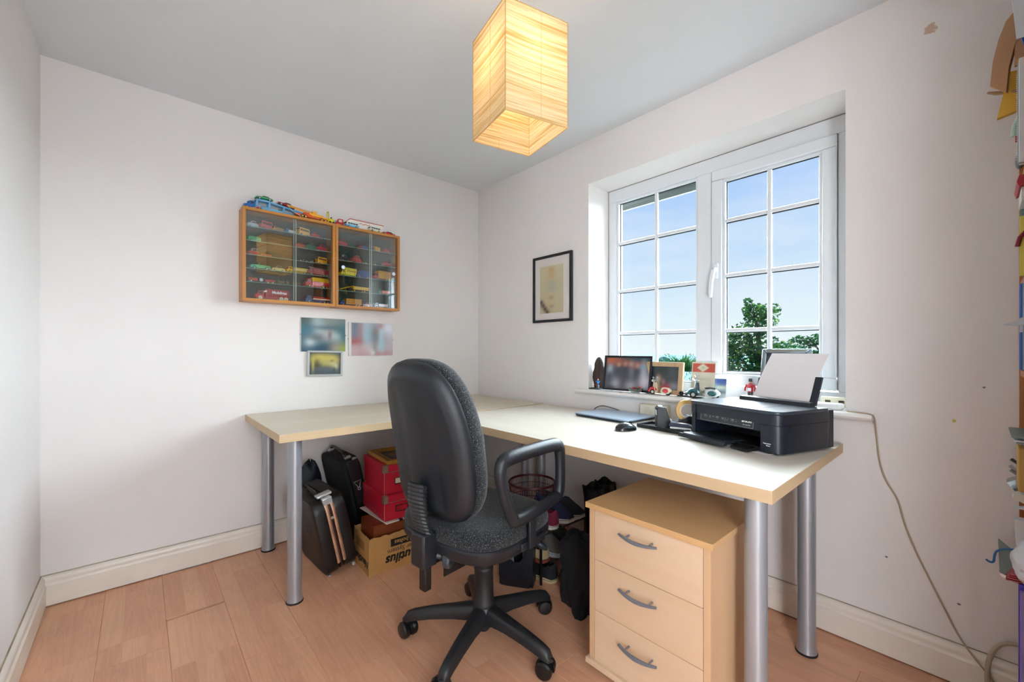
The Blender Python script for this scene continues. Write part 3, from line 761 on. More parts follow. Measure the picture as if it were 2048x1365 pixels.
# local frame: origin on the floor under the gas column, +x is the way the sitter faces, -y the sitter's right
CH = Vector((-1.030, -1.400, 0)); CR = R(CHAIR_ROT)
ch = thing('office_chair', 'black five-star office swivel chair with fleck fabric seat and loop arms', 'office chair', CH, CR)
def L(b, name, m, parent=ch, **k): return put(b, name, m, parent, world=False, **k)
# five-star base
hub = B(); hub.lathe([(.030, .055), (.046, .062), (.050, .10), (.045, .128), (.036, .140), (.033, .141)], n=28); hub.cyl((0, 0, .035), (0, 0, .07), .02, n=14)
base = L(hub, 'base_hub', m_plb)
for k in range(5):
    a = R(62.6+72*k)-CR; c, s_ = math.cos(a), math.sin(a); rings = []
    for t, z, hw, hh in ((.02, .105, .034, .030), (.06, .108, .030, .026), (.12, .103, .026, .021), (.20, .094, .0235, .0185), (.27, .081, .021, .017), (.295, .072, .020, .016), (.308, .058, .015, .012)):
        pr = [(-1, -1), (-.92, .1), (-.7, .75), (-.3, 1), (.3, 1), (.7, .75), (.92, .1), (1, -1)]
        rings.append([(t*c-p*hw*s_, t*s_+p*hw*c, z+q*hh) for p, q in pr])
    arm = L(B().loft(rings), 'base_arm', m_plb, angle=50)
    wa = a+R((20, -40, 75, 15, -25)[k]); ct = Vector((.300*c, .300*s_, 0)); wx, wy = math.cos(wa), math.sin(wa)
    cas = B(M=Matrix.Translation(ct) @ Matrix.Rotation(wa, 4, 'Z'))
    for sgn in (-1, 1): cas.lathe([(.001, sgn*.007), (.027, sgn*.007), (.0295, sgn*.011), (.0295, sgn*.024), (.025, sgn*.030), (.010, sgn*.032), (.001, sgn*.032)], c=(0, 0, 0), axis='Y', n=22)
    cas.v = [Matrix.Translation((-.012*wx, -.012*wy, .0295)) @ v for v in cas.v]
    castor = L(cas, 'castor', m_blk)
    hood = B(M=cas.M)
    hp = [(-.012+.033*math.cos(t), .0300+.034*math.sin(t)) for t in [R(q) for q in range(-10, 200, 15)]]
    hood.prism(hp+[(-.03, .02), (.005, .02)], 1, -.0065, .0065); hood.cyl((0, 0, .045), (0, 0, .066), .0085, .011, n=12)
    hood.lathe([(.014, .056), (.015, .062), (.011, .066)], n=12)
    L(hood, 'castor_hood', m_blk, castor)
col = B(); col.lathe([(.0405, .128), (.0425, .132), (.0415, .142), (.0380, .148), (.0355, .262), (.037, .266), (.0365, .272), (.0345, .276), (.0300, .280), (.0290, .345), (.027, .352), (.010, .353)], n=28)
L(col, 'gas_column', mat('matt_black_column', '#1b1b1d', r=.5))
L(B().lathe([(.012, .352), (.012, .372)], n=14), 'piston', mat('copper_pin', '#a0765a', r=.35, m=.8))
# mechanism under the seat
mc = B(); mc.box(-.13, .10, -.065, .065, .372, .405); mc.box(-.20, -.10, -.035, .035, .362, .396)
L(mc, 'tilt_mechanism', m_blk, bevel=.006)
for sgn in (-1, 1):
    L(B().box(-.235, -.02, sgn*.045-.003, sgn*.045+.003, .345, .420).cyl((-.19, sgn*.049-.004, .375), (-.19, sgn*.049+.004, .375), .010, n=12), 'side_bracket', m_blk, bevel=.001)
# seat pan and cushion
def superell(hx, hy, n, p, cx=0, cy=0, taper=0):
    out = []
    for k in range(n):
        t = 2*PI*k/n; c, s_ = math.cos(t), math.sin(t)
        x = abs(c)**(2/p)*(1 if c >= 0 else -1); y = abs(s_)**(2/p)*(1 if s_ >= 0 else -1)
        out.append((cx+hx*x, cy+hy*y*(1+taper*x)))
    return out
SC = (-.028, 0)
def seatring(k, z, n=56):
    return [(x, y, z-.010*max(0, (x-SC[0])/.22)**2+.006*max(0, -(x-SC[0])/.22)**2) for x, y in superell(.232*k, .235*k, n, 3.4, *SC, taper=-.05)]
pan = B(); pan.loft([seatring(.80, .405), seatring(.95, .412), seatring(1.0, .430), seatring(1.005, .452), seatring(.985, .458), seatring(.95, .459)])
L(pan, 'seat_pan', m_pl)
cu = B(); cu.loft([seatring(.95, .455), seatring(.99, .461), seatring(1.0, .475), seatring(.985, .495), seatring(.94, .508), seatring(.82, .516), seatring(.6, .517), seatring(.3, .514), seatring(.05, .513)])
L(cu, 'seat', m_fab)
# backrest: outline in (y, z), local depth along -x
BL = R(11)       # recline
def bout(n=64):
    pts = []
    for k in range(n):
        t = 2*PI*k/n; c, s_ = math.cos(t), math.sin(t); pw_ = 3.2 if s_ > 0 else 5.5
        y = abs(c)**(2/pw_)*(1 if c >= 0 else -1); z = abs(s_)**(2/pw_)*(1 if s_ >= 0 else -1)
        w = .191+(-.027*z if z > 0 else .0)-.010*max(0, -z)**2
        pts.append((y*w, .268*z))
    return pts
BO = bout(); BC = Vector((-.258, .013, .798))
def bpt(y, z, d):     # d: distance behind the parting line (negative = towards the sitter)
    hollow = .028*(abs(y)/.2)**2 + .020*math.cos(z/.262*1.35)     # wraps round the sitter, lumbar curve
    x = hollow-.02-d; zz = z
    return (BC.x+x*math.cos(BL)-zz*math.sin(BL), BC.y+y, BC.z+zz*math.cos(BL)+x*math.sin(BL))
def bring(k, d, ridge=0):
    out = []
    for y, z in BO:
        yy, zz = y*k, z*k; dd = d
        if ridge:
            v = (zz+.262)/.524; wv = .075+.02*v
            dd += ridge*math.exp(-((abs(yy)-wv*(1.15-.6*v))/.018)**2)*max(0, 1-v*1.05)*-1 + .006*math.exp(-(yy/.05)**2)*(1-v)
        out.append(bpt(yy, zz, dd))
    return out
sh = B(); sh.loft([bring(.94, -.002), bring(1.0, .0), bring(1.005, .008), bring(.985, .020), bring(.94, .033), bring(.86, .042), bring(.83, .044, .003), bring(.80, .044, .010), bring(.65, .045, .014), bring(.5, .046, .014), bring(.35, .047, .013), bring(.2, .047, .010), bring(.03, .047, 0)])
L(sh, 'back_shell', m_pl, angle=60)
cu = B(); cu.loft([bring(.94, .004), bring(.985, .000), bring(1.01, -.008), bring(1.015, -.024), bring(1.005, -.042), bring(.975, -.058), bring(.92, -.068), bring(.78, -.073), bring(.5, -.074), bring(.25, -.074), bring(.03, -.074)])
L(cu, 'back_cushion', m_fab, angle=60)
# bellows and height bar behind the backrest
bw = B(); rings = []
for i in range(27):
    t = i/26; zz = .660-.170*t; xx = -.285-.012*math.sin(PI*t)+.030*t-.022; k = 1+(.10 if i % 2 else -.02)
    rings.append([(xx+.024*k*math.cos(a)*1.0, .036*k*math.sin(a), zz-.008*math.cos(a)) for a in [2*PI*j/14 for j in range(14)]])
bw.loft(rings); L(bw, 'bellows', mat('ribbed_rubber', '#25282b', r=.5), angle=25)
bx = B(); bx.box(-.312, -.250, -.034, .034, .388, .500); L(bx, 'bracket_cover', m_pl, bevel=.008)
bx = B(); bx.box(-.292, -.264, -.018, .014, .305, .390); L(bx, 'height_bar', m_blk, bevel=.004)
kn = B(); kc = (-.215, -.052, .345)
kn.cyl((-.255, -.03, .418), (-.235, -.045, .412), .010, n=12)
kn2 = B(M=Matrix.Translation((-.232, -.060, .408)) @ Matrix.Rotation(R(-62), 4, 'Z') @ Matrix.Rotation(R(90), 4, 'Y'))
rg = []
for z, r_ in ((-.014, .016), (-.008, .026), (.008, .028), (.014, .024), (.014, .016), (.008, .012), (.008, .001)):
    rg.append([((r_+(.0022 if j % 4 < 2 and r_ > .02 else 0))*math.cos(2*PI*j/32), (r_+(.0022 if j % 4 < 2 and r_ > .02 else 0))*math.sin(2*PI*j/32), z) for j in range(32)])
kn2.loft(rg); kn.v += kn2.v; o_ = len(kn.v)-len(kn2.v); kn.f += [[i+o_ for i in f] for f in kn2.f]; kn.mi += kn2.mi
L(kn, 'tension_knob', mat('grey_black_knob', '#363b42', r=.45))
# loop armrests
for sgn in (-1, 1):
    y = sgn*.252; P = [(-.128, .560), (-.108, .544), (-.02, .546), (.105, .560), (.137, .578), (.143, .65), (.139, .722), (.124, .746), (.08, .755), (-.07, .756), (-.158, .752), (-.183, .732), (-.183, .69), (-.155, .61)]
    pth = smoothpath([(x, y, z) for x, z in P], 4, closed=True)
    rr = []
    for p in pth: rr.append(.0175+.0030*max(0, min(1, (p.z-.70)/.05)))
    arm = L(B().tube(pth, rr, n=12, closed=True, flat=1.2, up=(0, 1, 0)), 'armrest', m_pl, angle=80)
    bk = B(); bk.box(-.07, .06, min(y*.72, y*.97), max(y*.72, y*.97), .425, .452); bk.box(-.045, -.010, y-.006, y+.006, .43, .54)
    L(bk, 'arm_bracket', m_pl, bevel=.003)

# ================================================================ DISPLAY CABINETS
m_oak = wood('oak_x', '#c98a3e', '#a9692a', axis=0, scale=9, r=.4, contrast=.9)
m_oakz = wood('oak_z', '#c98a3e', '#a9692a', axis=2, scale=9, r=.4, contrast=.9)
m_cback = mat('dark_green_backing', '#123a34', r=.8, var=.15, vs=6)
m_cbackl = mat('dark_brown_green_backing', '#1c2b28', r=.8, var=.2, vs=6)
m_shelfg = clear_glass('shelf_glass', (.93, .98, .96, 1), refl=.03)
m_gedge = mat('glass_edge', '#7fb0a6', r=.2)
m_door = clear_glass('door_glass', (.93, .96, .95, 1), refl=.12, power=3)
m_dedge = mat('door_glass_edge', '#b9c6bf', r=.2)
CF = -.110
def cabinet(x0, x1, z0, z1, shelves, label, back, pane_x):
    c = thing('display_cabinet', label, 'cabinet', ((x0+x1)/2, CF/2, z0), group=None)
    t = .015
    put(B().box(x0, x1, CF, -.001, z1-t, z1), 'top_panel', m_oak, c, smooth=False, bevel=.0008)
    put(B().box(x0, x1, CF, -.001, z0, z0+t), 'bottom_panel', m_oak, c, smooth=False, bevel=.0008)
    put(B().box(x0, x0+t, CF, -.001, z0+t, z1-t), 'side_panel', m_oakz, c, smooth=False, bevel=.0008)
    put(B().box(x1-t, x1, CF, -.001, z0+t, z1-t), 'side_panel', m_oakz, c, smooth=False, bevel=.0008)
    put(B().box(x0+t, x1-t, -.008, -.002, z0+t, z1-t), 'back_panel', back, c, smooth=False)
    for z in shelves:
        b = B().box(x0+t+.001, x1-t-.001, -.085, -.010, z-.003, z); b.box(x0+t+.001, x1-t-.001, -.0856, -.085, z-.003, z, 1)
        put(b, 'glass_shelf', [m_shelfg, m_gedge], c, smooth=False)
    for i, (a, d, y) in enumerate(pane_x):
        b = B().box(a, d, y-.003, y, z0+t+.001, z1-t-.001)
        e = a if i else d
        b.box(e-.0012, e+.0012, y-.0032, y+.0002, z0+t+.001, z1-t-.001, 1)
        p = put(b, 'glass_door', [m_door, m_dedge], c, smooth=False)
        if back is m_cback:
            px_ = a+.032 if i == 0 else d-.022
            kb = B().lathe([(.011, y-.0045), (.0105, y-.0055), (.0085, y-.0055), (.007, y-.0035)], c=(px_, 0, 0), n=20, axis='Y', caps=False)
            kb = B(); 
            kb.lathe([(.0, -.0036), (.0065, -.0036), (.0075, -.006), (.0105, -.006), (.0112, -.0045), (.0112, -.003)], c=(0, 0, 0), n=20, axis='Y')
            kb.v = [Vector((v.x+px_, v.y+y, v.z+1.593)) for v in kb.v]
            put(kb, 'finger_pull', mat('white_ring', '#e8e8f2', r=.3), p)
    return c
ZL = [1.752, 1.677, 1.602, 1.530, 1.458]; ZLB = 1.347+.016
ZR = [1.728, 1.638, 1.547, 1.455]; ZRB = 1.350+.016
cabinet(-1.609, -1.140, 1.352, 1.845, ZL, 'wider oak wall cabinet at the left, full of toy cars behind sliding glass', m_cbackl, [(-1.594, -1.352, -.098), (-1.362, -1.155, -.092)])
cabinet(-1.138, -.727, 1.350, 1.843, ZR, 'narrower oak wall cabinet at the right with white finger pulls on the glass', m_cback, [(-1.123, -.915, -.098), (-.925, -.742, -.092)])

# ---------------------------------------------------------------- toy vehicles
m_tyre = mat('toy_tyre', '#1b1c1e', r=.7); m_tyrew = mat('white_tyre', '#d9d7cf', r=.6)
m_win = mat('toy_window', '#2c3336', r=.2); m_chrome = mat('toy_chrome', '#d3d6d8', r=.25, m=.55)
def paint(h): return mat('enamel_'+h.strip('#'), h, r=.22, coat=.5)
def wheel(parent, x, y, r, w, hub, tyre=None):
    b = B(); b.lathe([(r*.92, -w/2), (r, -w*.3), (r, w*.3), (r*.92, w/2)], c=(x, y, r), axis='Y', n=14)
    b.v = [v for v in b.v]
    h = B(); h.lathe([(r*.55, -w/2-.0003), (r*.2, -w/2-.0012)], axis='Y', n=10); h.lathe([(r*.55, w/2+.0003), (r*.2, w/2+.0012)], axis='Y', n=10)
    bb = B(); bb.lathe([(r*.92, -w/2), (r, -w*.3), (r, w*.3), (r*.92, w/2)], axis='Y', n=14, mi=0)
    o = len(bb.v); bb.v += h.v; bb.f += [[i+o for i in f] for f in h.f]; bb.mi += [1]*len(h.f)
    bb.v = [Vector((v.x+x, v.y+y, v.z+r)) for v in bb.v]
    put(bb, 'wheel', [tyre or m_tyre, hub], parent, world=False)
def tprism(b, poly, hw0, hw1, mi=0, zsplit=None):
    """side profile extruded across, narrowing with height"""
    zs = [p[1] for p in poly]; a, c = min(zs), max(zs)
    def w(z): t = (z-a)/(c-a) if c > a else 0; return hw0+(hw1-hw0)*t
    b.loft([[(x, -w(z), z) for x, z in poly], [(x, w(z), z) for x, z in poly]], mi)
def wheels(p, xs, hw, r, hub, tyre=None):
    for x in xs:
        for s in (-1, 1): wheel(p, x, s*(hw-.0015), r, .0045, hub, tyre)
def vehicle(kind, name, Lg, c1, c2, x, z, y, rot, label, cat='toy car', group=None, sc=1.0, extra=None):
    """toy vehicle facing local -x, standing on z=0"""
    t = thing(name, label, cat, (x, y, z), R(rot), group)
    if z < 1.8:
        if kind in ('truck', 'box', 'tanker', 'flat', 'tilt', 'dump', 'fire', 'stake'): Lg *= {'tilt': 1.22, 'flat': 1.18, 'tanker': 1.0, 'stake': 1.08}.get(kind, 1.1); sc *= {'tanker': .95, 'flat': .95, 'stake': .8, 'truck': 1.4, 'dump': 1.2}.get(kind, 1.15)
        else: sc *= 1.62; Lg *= 1.08
    P1, P2 = paint(c1), paint(c2); hw = Lg*.23; r = Lg*.085; l = Lg
    def P(b, n, m, **k): return put(b, n, m, t, world=False, bevel=k.pop('bevel', l*.012), seg=1, **k)
    X = lambda u: (u-.5)*l
    if kind in ('car', 'saloon', 'vintage', 'sports'):
        hh = {'car': .40, 'saloon': .30, 'vintage': .44, 'sports': .24}[kind]*l*sc
        body = [(X(0), r*.8), (X(0), hh*.50), (X(.06), hh*.60), (X(.30), hh*.66), (X(.96), hh*.62), (X(1), hh*.45), (X(1), r*.8)]
        b = B(); tprism(b, body, hw, hw*.92); P(b, 'body', P1)
        cab = {'car': [(.30, .6), (.40, .97), (.70, 1), (.93, .6)], 'saloon': [(.28, .6), (.40, 1), (.72, 1), (.84, .6)],
               'vintage': [(.36, .6), (.39, 1), (.80, 1), (.86, .6)], 'sports': [(.38, .6), (.46, 1), (.55, .9), (.64, .6)]}[kind]
        b = B(); tprism(b, [(X(u), v*hh) for u, v in cab], hw*.86, hw*.66); P(b, 'cabin', P2)
        wn = [(X(u*.86+.5*.14+(.012 if u > .5 else .02)), (v-.6)*.62*hh+.68*hh) for u, v in cab]
        b = B(); tprism(b, wn, hw*.865, hw*.72); put(b, 'window', m_win, t, world=False, smooth=False)
        for u_ in (0, 1): put(B().box(X(u_-.02), X(u_+.02), -hw*.95, hw*.95, r*.9, r*1.3), 'bumper', m_chrome, t, world=False)
        for s_ in (-1, 1): put(B().ell((X(.0), s_*hw*.7, hh*.48), r*.32, n=8, m=5), 'headlamp', m_chrome, t, world=False)
        wheels(t, (X(.2), X(.8)), hw, r, m_chrome if kind != 'vintage' else P2)
    elif kind in ('van', 'bus', 'camper'):
        hh = {'van': .44, 'bus': .40, 'camper': .42}[kind]*l*sc
        body = [(X(0), r*.7), (X(0), hh*.5), (X(.05), hh*.9), (X(.12), hh), (X(.97), hh), (X(1), hh*.92), (X(1), r*.7)]
        if kind == 'van': body = [(X(0), r*.7), (X(0), hh*.48), (X(.14), hh*.58), (X(.22), hh*.97), (X(.30), hh), (X(.97), hh), (X(1), hh*.9), (X(1), r*.7)]
        if kind == 'bus' or kind == 'van':
            b = B(); tprism(b, body, hw, hw*.9); P(b, 'body', P1)
            if c2 != c1:
                b = B(); tprism(b, [(X(.08), hh*.96), (X(.12), hh*1.03), (X(.96), hh*1.03), (X(.99), hh*.96)], hw*.9, hw*.8); P(b, 'roof', P2)
        else:
            b = B(); tprism(b, [(X(0), r*.7), (X(0), hh*.52), (X(1), hh*.52), (X(1), r*.7)], hw, hw*.98); P(b, 'body', P1)
            b = B(); tprism(b, [(X(.01), hh*.52), (X(.08), hh*.92), (X(.15), hh), (X(.96), hh), (X(.99), hh*.52)], hw*.96, hw*.84); P(b, 'roof', P2)
        b = B(); n = {'van': 1, 'bus': 5, 'camper': 4}[kind]
        u0, u1 = (.16, .30) if kind == 'van' else (.10, .92); wd = (u1-u0)/n
        for k in range(n):
            b.box(X(u0+k*wd+.015), X(u0+(k+1)*wd-.015), -hw*.965, hw*.965, hh*.60, hh*.82)
        b.box(X(.03 if kind != 'van' else .135), X(.05 if kind != 'van' else .2), -hw*.75, hw*.75, hh*.62, hh*.88)
        put(b, 'window', m_win, t, world=False, smooth=False)
        wheels(t, (X(.2), X(.8)), hw, r, m_chrome)
    elif kind in ('truck', 'box', 'tanker', 'flat', 'tilt', 'dump', 'fire', 'stake'):
        hh = .30*l*sc; hw = min(l*.175, .024); r = l*.062 if l < .1 else l*.052
        b = B(); b.box(X(.02), X(1), -hw*.6, hw*.6, r*.9, r*1.5); put(b, 'chassis', P1, t, world=False, smooth=False)
        cabp = [(X(0), r*.8), (X(0), hh*.55), (X(.06), hh*.62), (X(.09), hh*1.0), (X(.24), hh*1.02), (X(.25), r*.8)]
        b = B(); tprism(b, cabp, hw, hw*.85); P(b, 'cab', P1)
        b = B(); b.box(X(.11), X(.205), -hw*.96, hw*.96, hh*.62, hh*.88); b.box(X(.055), X(.075), -hw*.7, hw*.7, hh*.66, hh*.9); put(b, 'window', m_win, t, world=False, smooth=False)
        b = B()
        if kind == 'box': tprism(b, [(X(.24), r*1.5), (X(.24), hh*1.35), (X(.28), hh*1.42), (X(1.0), hh*1.42), (X(1), r*1.5)], hw*1.08, hw*1.02); P(b, 'box_body', P2)
        elif kind == 'tanker':
            b.tube([(X(.28), 0, hh*.82), (X(.29), 0, hh*.82), (X(.98), 0, hh*.82), (X(1.0), 0, hh*.82)], [hw*.75, hw*.98, hw*.98, hw*.75], n=18, flat=.95); P(b, 'tank', P2, bevel=0)
            put(B().box(X(.28), X(.98), -hw*.95, hw*.95, r*1.5, r*2.3), 'tank_skirt', P1, t, world=False, smooth=False)
            for u in (.45, .65, .85): put(B().cyl((X(u), 0, hh*1.15), (X(u), 0, hh*1.28), r*.6, n=10), 'filler_cap', P2, t, world=False)
        elif kind == 'flat':
            b.box(X(.26), X(1.0), -hw*1.05, hw*1.05, r*1.7, r*2.4); P(b, 'flat_bed', P1)
            b = B(); tprism(b, [(X(.30), r*2.4), (X(.30), hh*.95), (X(1), hh*.95), (X(1), r*2.4)], hw, hw*.9); P(b, 'load', P2)
            put(B().box(X(.29), X(1.01), -hw*1.06, hw*1.06, r*2.9, r*3.5), 'side_stripe', paint('#e9e2c8'), t, world=False, smooth=False)
        elif kind == 'tilt':
            b.box(X(.26), X(1.0), -hw, hw, r*1.5, hh*.75); P(b, 'truck_bed', P1)
            b = B(); tprism(b, [(X(.26), hh*.75), (X(.26), hh*1.15), (X(.32), hh*1.25), (X(.94), hh*1.25), (X(1), hh*1.15), (X(1), hh*.75)], hw*1.02, hw*.75); P(b, 'canvas_tilt', P2)
        elif kind == 'stake':
            for k in range(5): b.box(X(.28), X(1.0), -hw*1.05, hw*1.05, hh*(.5+.19*k), hh*(.62+.19*k))
            for k in range(8): b.box(X(.28+.1*k), X(.30+.1*k), -hw*1.08, hw*1.08, hh*.42, hh*1.42)
            b.box(X(.28), X(1), -hw*.98, hw*.98, r*1.5, hh*.5); put(b, 'stake_body', P2, t, world=False, smooth=False)
        elif kind == 'fire':
            tprism(b, [(X(.24), r), (X(.24), hh*.95), (X(1), hh*.85), (X(1), r)], hw, hw*.95); P(b, 'engine_body', P1)
            q = B()
            for s_ in (-1, 1): q.cyl((X(.1), s_*hw*.3, hh*1.12), (X(.98), s_*hw*.3, hh*1.0), r*.18, n=5)
            for k in range(9): q.cyl((X(.15+.09*k), -hw*.3, hh*(1.11-.012*k)), (X(.15+.09*k), hw*.3, hh*(1.11-.012*k)), r*.12, n=4)
            put(q, 'ladder', P2, t, world=False)
        else:
            b.box(X(.27), X(1.0), -hw*1.02, hw*1.02, r*1.6, hh*.85); P(b, 'truck_bed', P2)
        wheels(t, (X(.14), X(.74), X(.88)) if l > .09 else (X(.16), X(.80)), hw, r*1.15, extra or paint('#c9bf6a'), m_tyrew if kind == 'tanker' and c1 == '#c8201c' else None)
    elif kind == 'tractor':
        b = B(); b.box(X(.05), X(.62), -hw*.35, hw*.35, r*1.6, r*4.0); b.box(X(.6), X(.85), -hw*.3, hw*.3, r*1.5, r*3); P(b, 'body', P1)
        b = B(); b.cyl((X(.3), 0, r*4), (X(.3), 0, r*6.2), r*.3, n=8); b.tube([(X(.72), 0, r*4), (X(.72), 0, r*5.2)], r*.2, n=6); b.lathe([(r*1.1, r*5.1), (r*1.1, r*5.4)], c=(X(.72), 0, 0), n=12); put(b, 'exhaust', m_tyre, t, world=False)
        put(B().box(X(.8), X(.98), -hw*.35, hw*.35, r*2.8, r*3.3), 'driver_seat', P1, t, world=False)
        for s_ in (-1, 1): wheel(t, X(.18), s_*hw*.7, r*1.3, .006, P2); wheel(t, X(.8), s_*hw*.9, r*2.6, .008, P2)
    elif kind == 'trailer':
        b = B(); b.box(X(.0), X(.9), -hw, hw, r*2, r*5); b.box(X(-.25), X(0), -hw*.1, hw*.1, r*1.8, r*2.3); P(b, 'body', P1)
        wheels(t, (X(.25), X(.7)), hw, r*1.6, P2)
    elif kind == 'racer':
        b = B(); b.tube([(X(0), 0, r*1.2), (X(.2), 0, r*1.4), (X(.55), 0, r*1.7), (X(.8), 0, r*1.8), (X(1), 0, r*1.4)], [r*.4, r*.8, r*1.1, r*1.0, r*.3], n=10); P(b, 'body', P1, bevel=0)
        put(B().ell((X(.58), 0, r*2.9), (r*.6, r*.6, r*.7), n=8, m=6), 'driver', P2, t, world=False)
        for s_ in (-1, 1): wheel(t, X(.18), s_*hw*.95, r*1.2, .006, P2); wheel(t, X(.82), s_*hw*.95, r*1.3, .007, P2)
    return t

def rackrow(lst, zlist, side):
    for (kind, name, Lg, c1, c2, x, row, rot, label, cat) in lst:
        vehicle(kind, name, Lg, c1, c2, x, zlist[row], -.048 if abs(rot) < 10 else -.050, rot, label, cat)
LC = 'left cabinet'; RC = 'right cabinet'
ZLL = ZL+[1.367]; ZRR = ZR+[1.365]
rackrow([
 ('car', 'toy_car', .052, '#b9ccd6', '#e6eef0', -1.556, 0, 18, 'small pale blue and white toy car, first on the top shelf of the left cabinet', 'toy car'),
 ('camper', 'toy_van', .062, '#d8626c', '#cf545e', -1.492, 0, 22, 'pink toy van with rounded roof on the top shelf of the left cabinet', 'toy van'),
 ('truck', 'toy_truck', .058, '#e0a544', '#b98a52', -1.432, 0, 22, 'yellow-orange toy pickup on the top shelf of the left cabinet', 'toy truck'),
 ('truck', 'toy_truck', .056, '#3b86d0', '#c9cfd2', -1.372, 0, 24, 'bright blue toy truck on the top shelf of the left cabinet', 'toy truck'),
 ('bus', 'toy_bus', .064, '#e6b162', '#ead39a', -1.303, 0, 24, 'cream and orange toy coach on the top shelf of the left cabinet', 'toy bus'),
 ('vintage', 'toy_car', .045, '#c4303c', '#a82834', -1.236, 0, 24, 'little red toy car near the end of the left cabinet top shelf', 'toy car'),
 ('racer', 'toy_racer', .044, '#aab4bb', '#8b949a', -1.182, 0, 22, 'grey toy racing car, last on the left cabinet top shelf', 'toy car'),
 ('car', 'toy_car', .062, '#48b283', '#3c9c73', -1.550, 1, 20, 'sea-green toy beetle-shaped car on the second shelf of the left cabinet', 'toy car'),
 ('car', 'toy_car', .056, '#c9572e', '#b84a28', -1.318, 1, 22, 'orange-red toy car on the second shelf of the left cabinet', 'toy car'),
 ('vintage', 'toy_car', .056, '#2f7562', '#2b6656', -1.262, 1, 24, 'dark teal upright toy car on the second shelf of the left cabinet', 'toy car'),
 ('vintage', 'toy_car', .056, '#cc2036', '#b01c30', -1.200, 1, 24, 'crimson upright toy car, last on the left cabinet second shelf', 'toy car'),
 ('vintage', 'toy_car', .050, '#c8462e', '#d8d2c8', -1.552, 2, 16, 'red toy car with pale top, first on the third shelf of the left cabinet', 'toy car'),
 ('saloon', 'toy_car', .050, '#b4643c', '#8c3c2c', -1.492, 2, 16, 'rust-brown toy saloon on the third shelf of the left cabinet', 'toy car'),
 ('racer', 'toy_racer', .050, '#6a4a5e', '#d8d0cc', -1.305, 2, 12, 'purple-brown toy racer with pale wheels on the third shelf of the left cabinet', 'toy car'),
 ('racer', 'toy_racer', .046, '#5c4a66', '#c8c8c8', -1.252, 2, 12, 'dusky violet toy racer with grey wheels on the third shelf of the left cabinet', 'toy car'),
 ('bus', 'toy_bus', .058, '#eaa428', '#d98c1c', -1.203, 2, 20, 'amber toy land wagon, last on the third shelf of the left cabinet', 'toy van'),
 ('sports', 'toy_car', .090, '#3fc096', '#38ac86', -1.520, 3, 4, 'mint green open toy sports car on the fourth shelf of the left cabinet', 'toy car'),
 ('saloon', 'toy_car', .062, '#c9c08c', '#a8a070', -1.432, 3, 6, 'olive-cream toy saloon on the fourth shelf of the left cabinet', 'toy car'),
 ('flat', 'toy_truck', .105, '#ddaa12', '#f0c61c', -1.330, 3, 3, 'long yellow toy lorry on the fourth shelf of the left cabinet', 'toy truck'),
 ('fire', 'toy_fire_engine', .115, '#9c1828', '#b8b0a8', -1.225, 3, 10, 'dark red toy fire engine with ladder in the left cabinet', 'toy truck'),
 ('tractor', 'toy_tractor', .070, '#d9582a', '#d8dadc', -1.540, 4, 6, 'orange toy tractor with grey wheels in the left cabinet', 'toy tractor'),
 ('trailer', 'toy_trailer', .048, '#c83a3c', '#d6c83c', -1.470, 4, 5, 'red toy farm trailer with yellow wheels in the left cabinet', 'toy trailer'),
 ('tractor', 'toy_tractor', .060, '#7c6a4c', '#8a7a5a', -1.406, 4, 5, 'brown toy field tractor beside the red farm trailer', 'toy tractor'),
 ('trailer', 'toy_trailer', .050, '#6c5a40', '#7a6a4c', -1.338, 4, 5, 'brown toy gun trailer behind the brown tractor', 'toy trailer'),
 ('tilt', 'toy_truck', .115, '#d3202c', '#e8b41c', -1.232, 4, 12, 'red toy lorry with yellow canvas tilt in the left cabinet', 'toy truck'),
], ZLL, LC)
tk = vehicle('tanker', 'toy_tanker', .172, '#c8201c', '#b5151b', -1.462, ZLL[5], -.052, 4, 'red toy petrol tanker with white lettering at the bottom of the left cabinet', 'toy truck')
m_wht = mat('white_print', '#f1f1f1', r=.5)
def vtext(t, s, size, lx, lz, hw, m, **k):
    M = MW[t] @ frameM((lx, -hw, lz), (1, 0, 0), (0, 0, 1)); text('lettering', s, size, M, m, t, **k)
vtext(tk, 'Mobilgas', .021, .030, .042, .0290, m_wht, bold=.0007)
pg = B(); pp = [(-.008, -.004), (-.004, .001), (-.009, .005), (-.002, .005), (.003, .008), (.009, .005), (.006, .001), (.008, -.004), (.004, -.001), (-.002, -.002), (-.005, -.006)]
pg.prism([(-.040+x, .043+z) for x, z in pp], 1, -.0295, -.0288); put(pg, 'winged_emblem', m_wht, tk, world=False, smooth=False)
vehicle('flat', 'toy_truck', .125, '#24508c', '#b8201c', -1.228, ZLL[5], -.052, 8, 'blue toy lorry with red and cream load at the bottom of the left cabinet', 'toy truck')
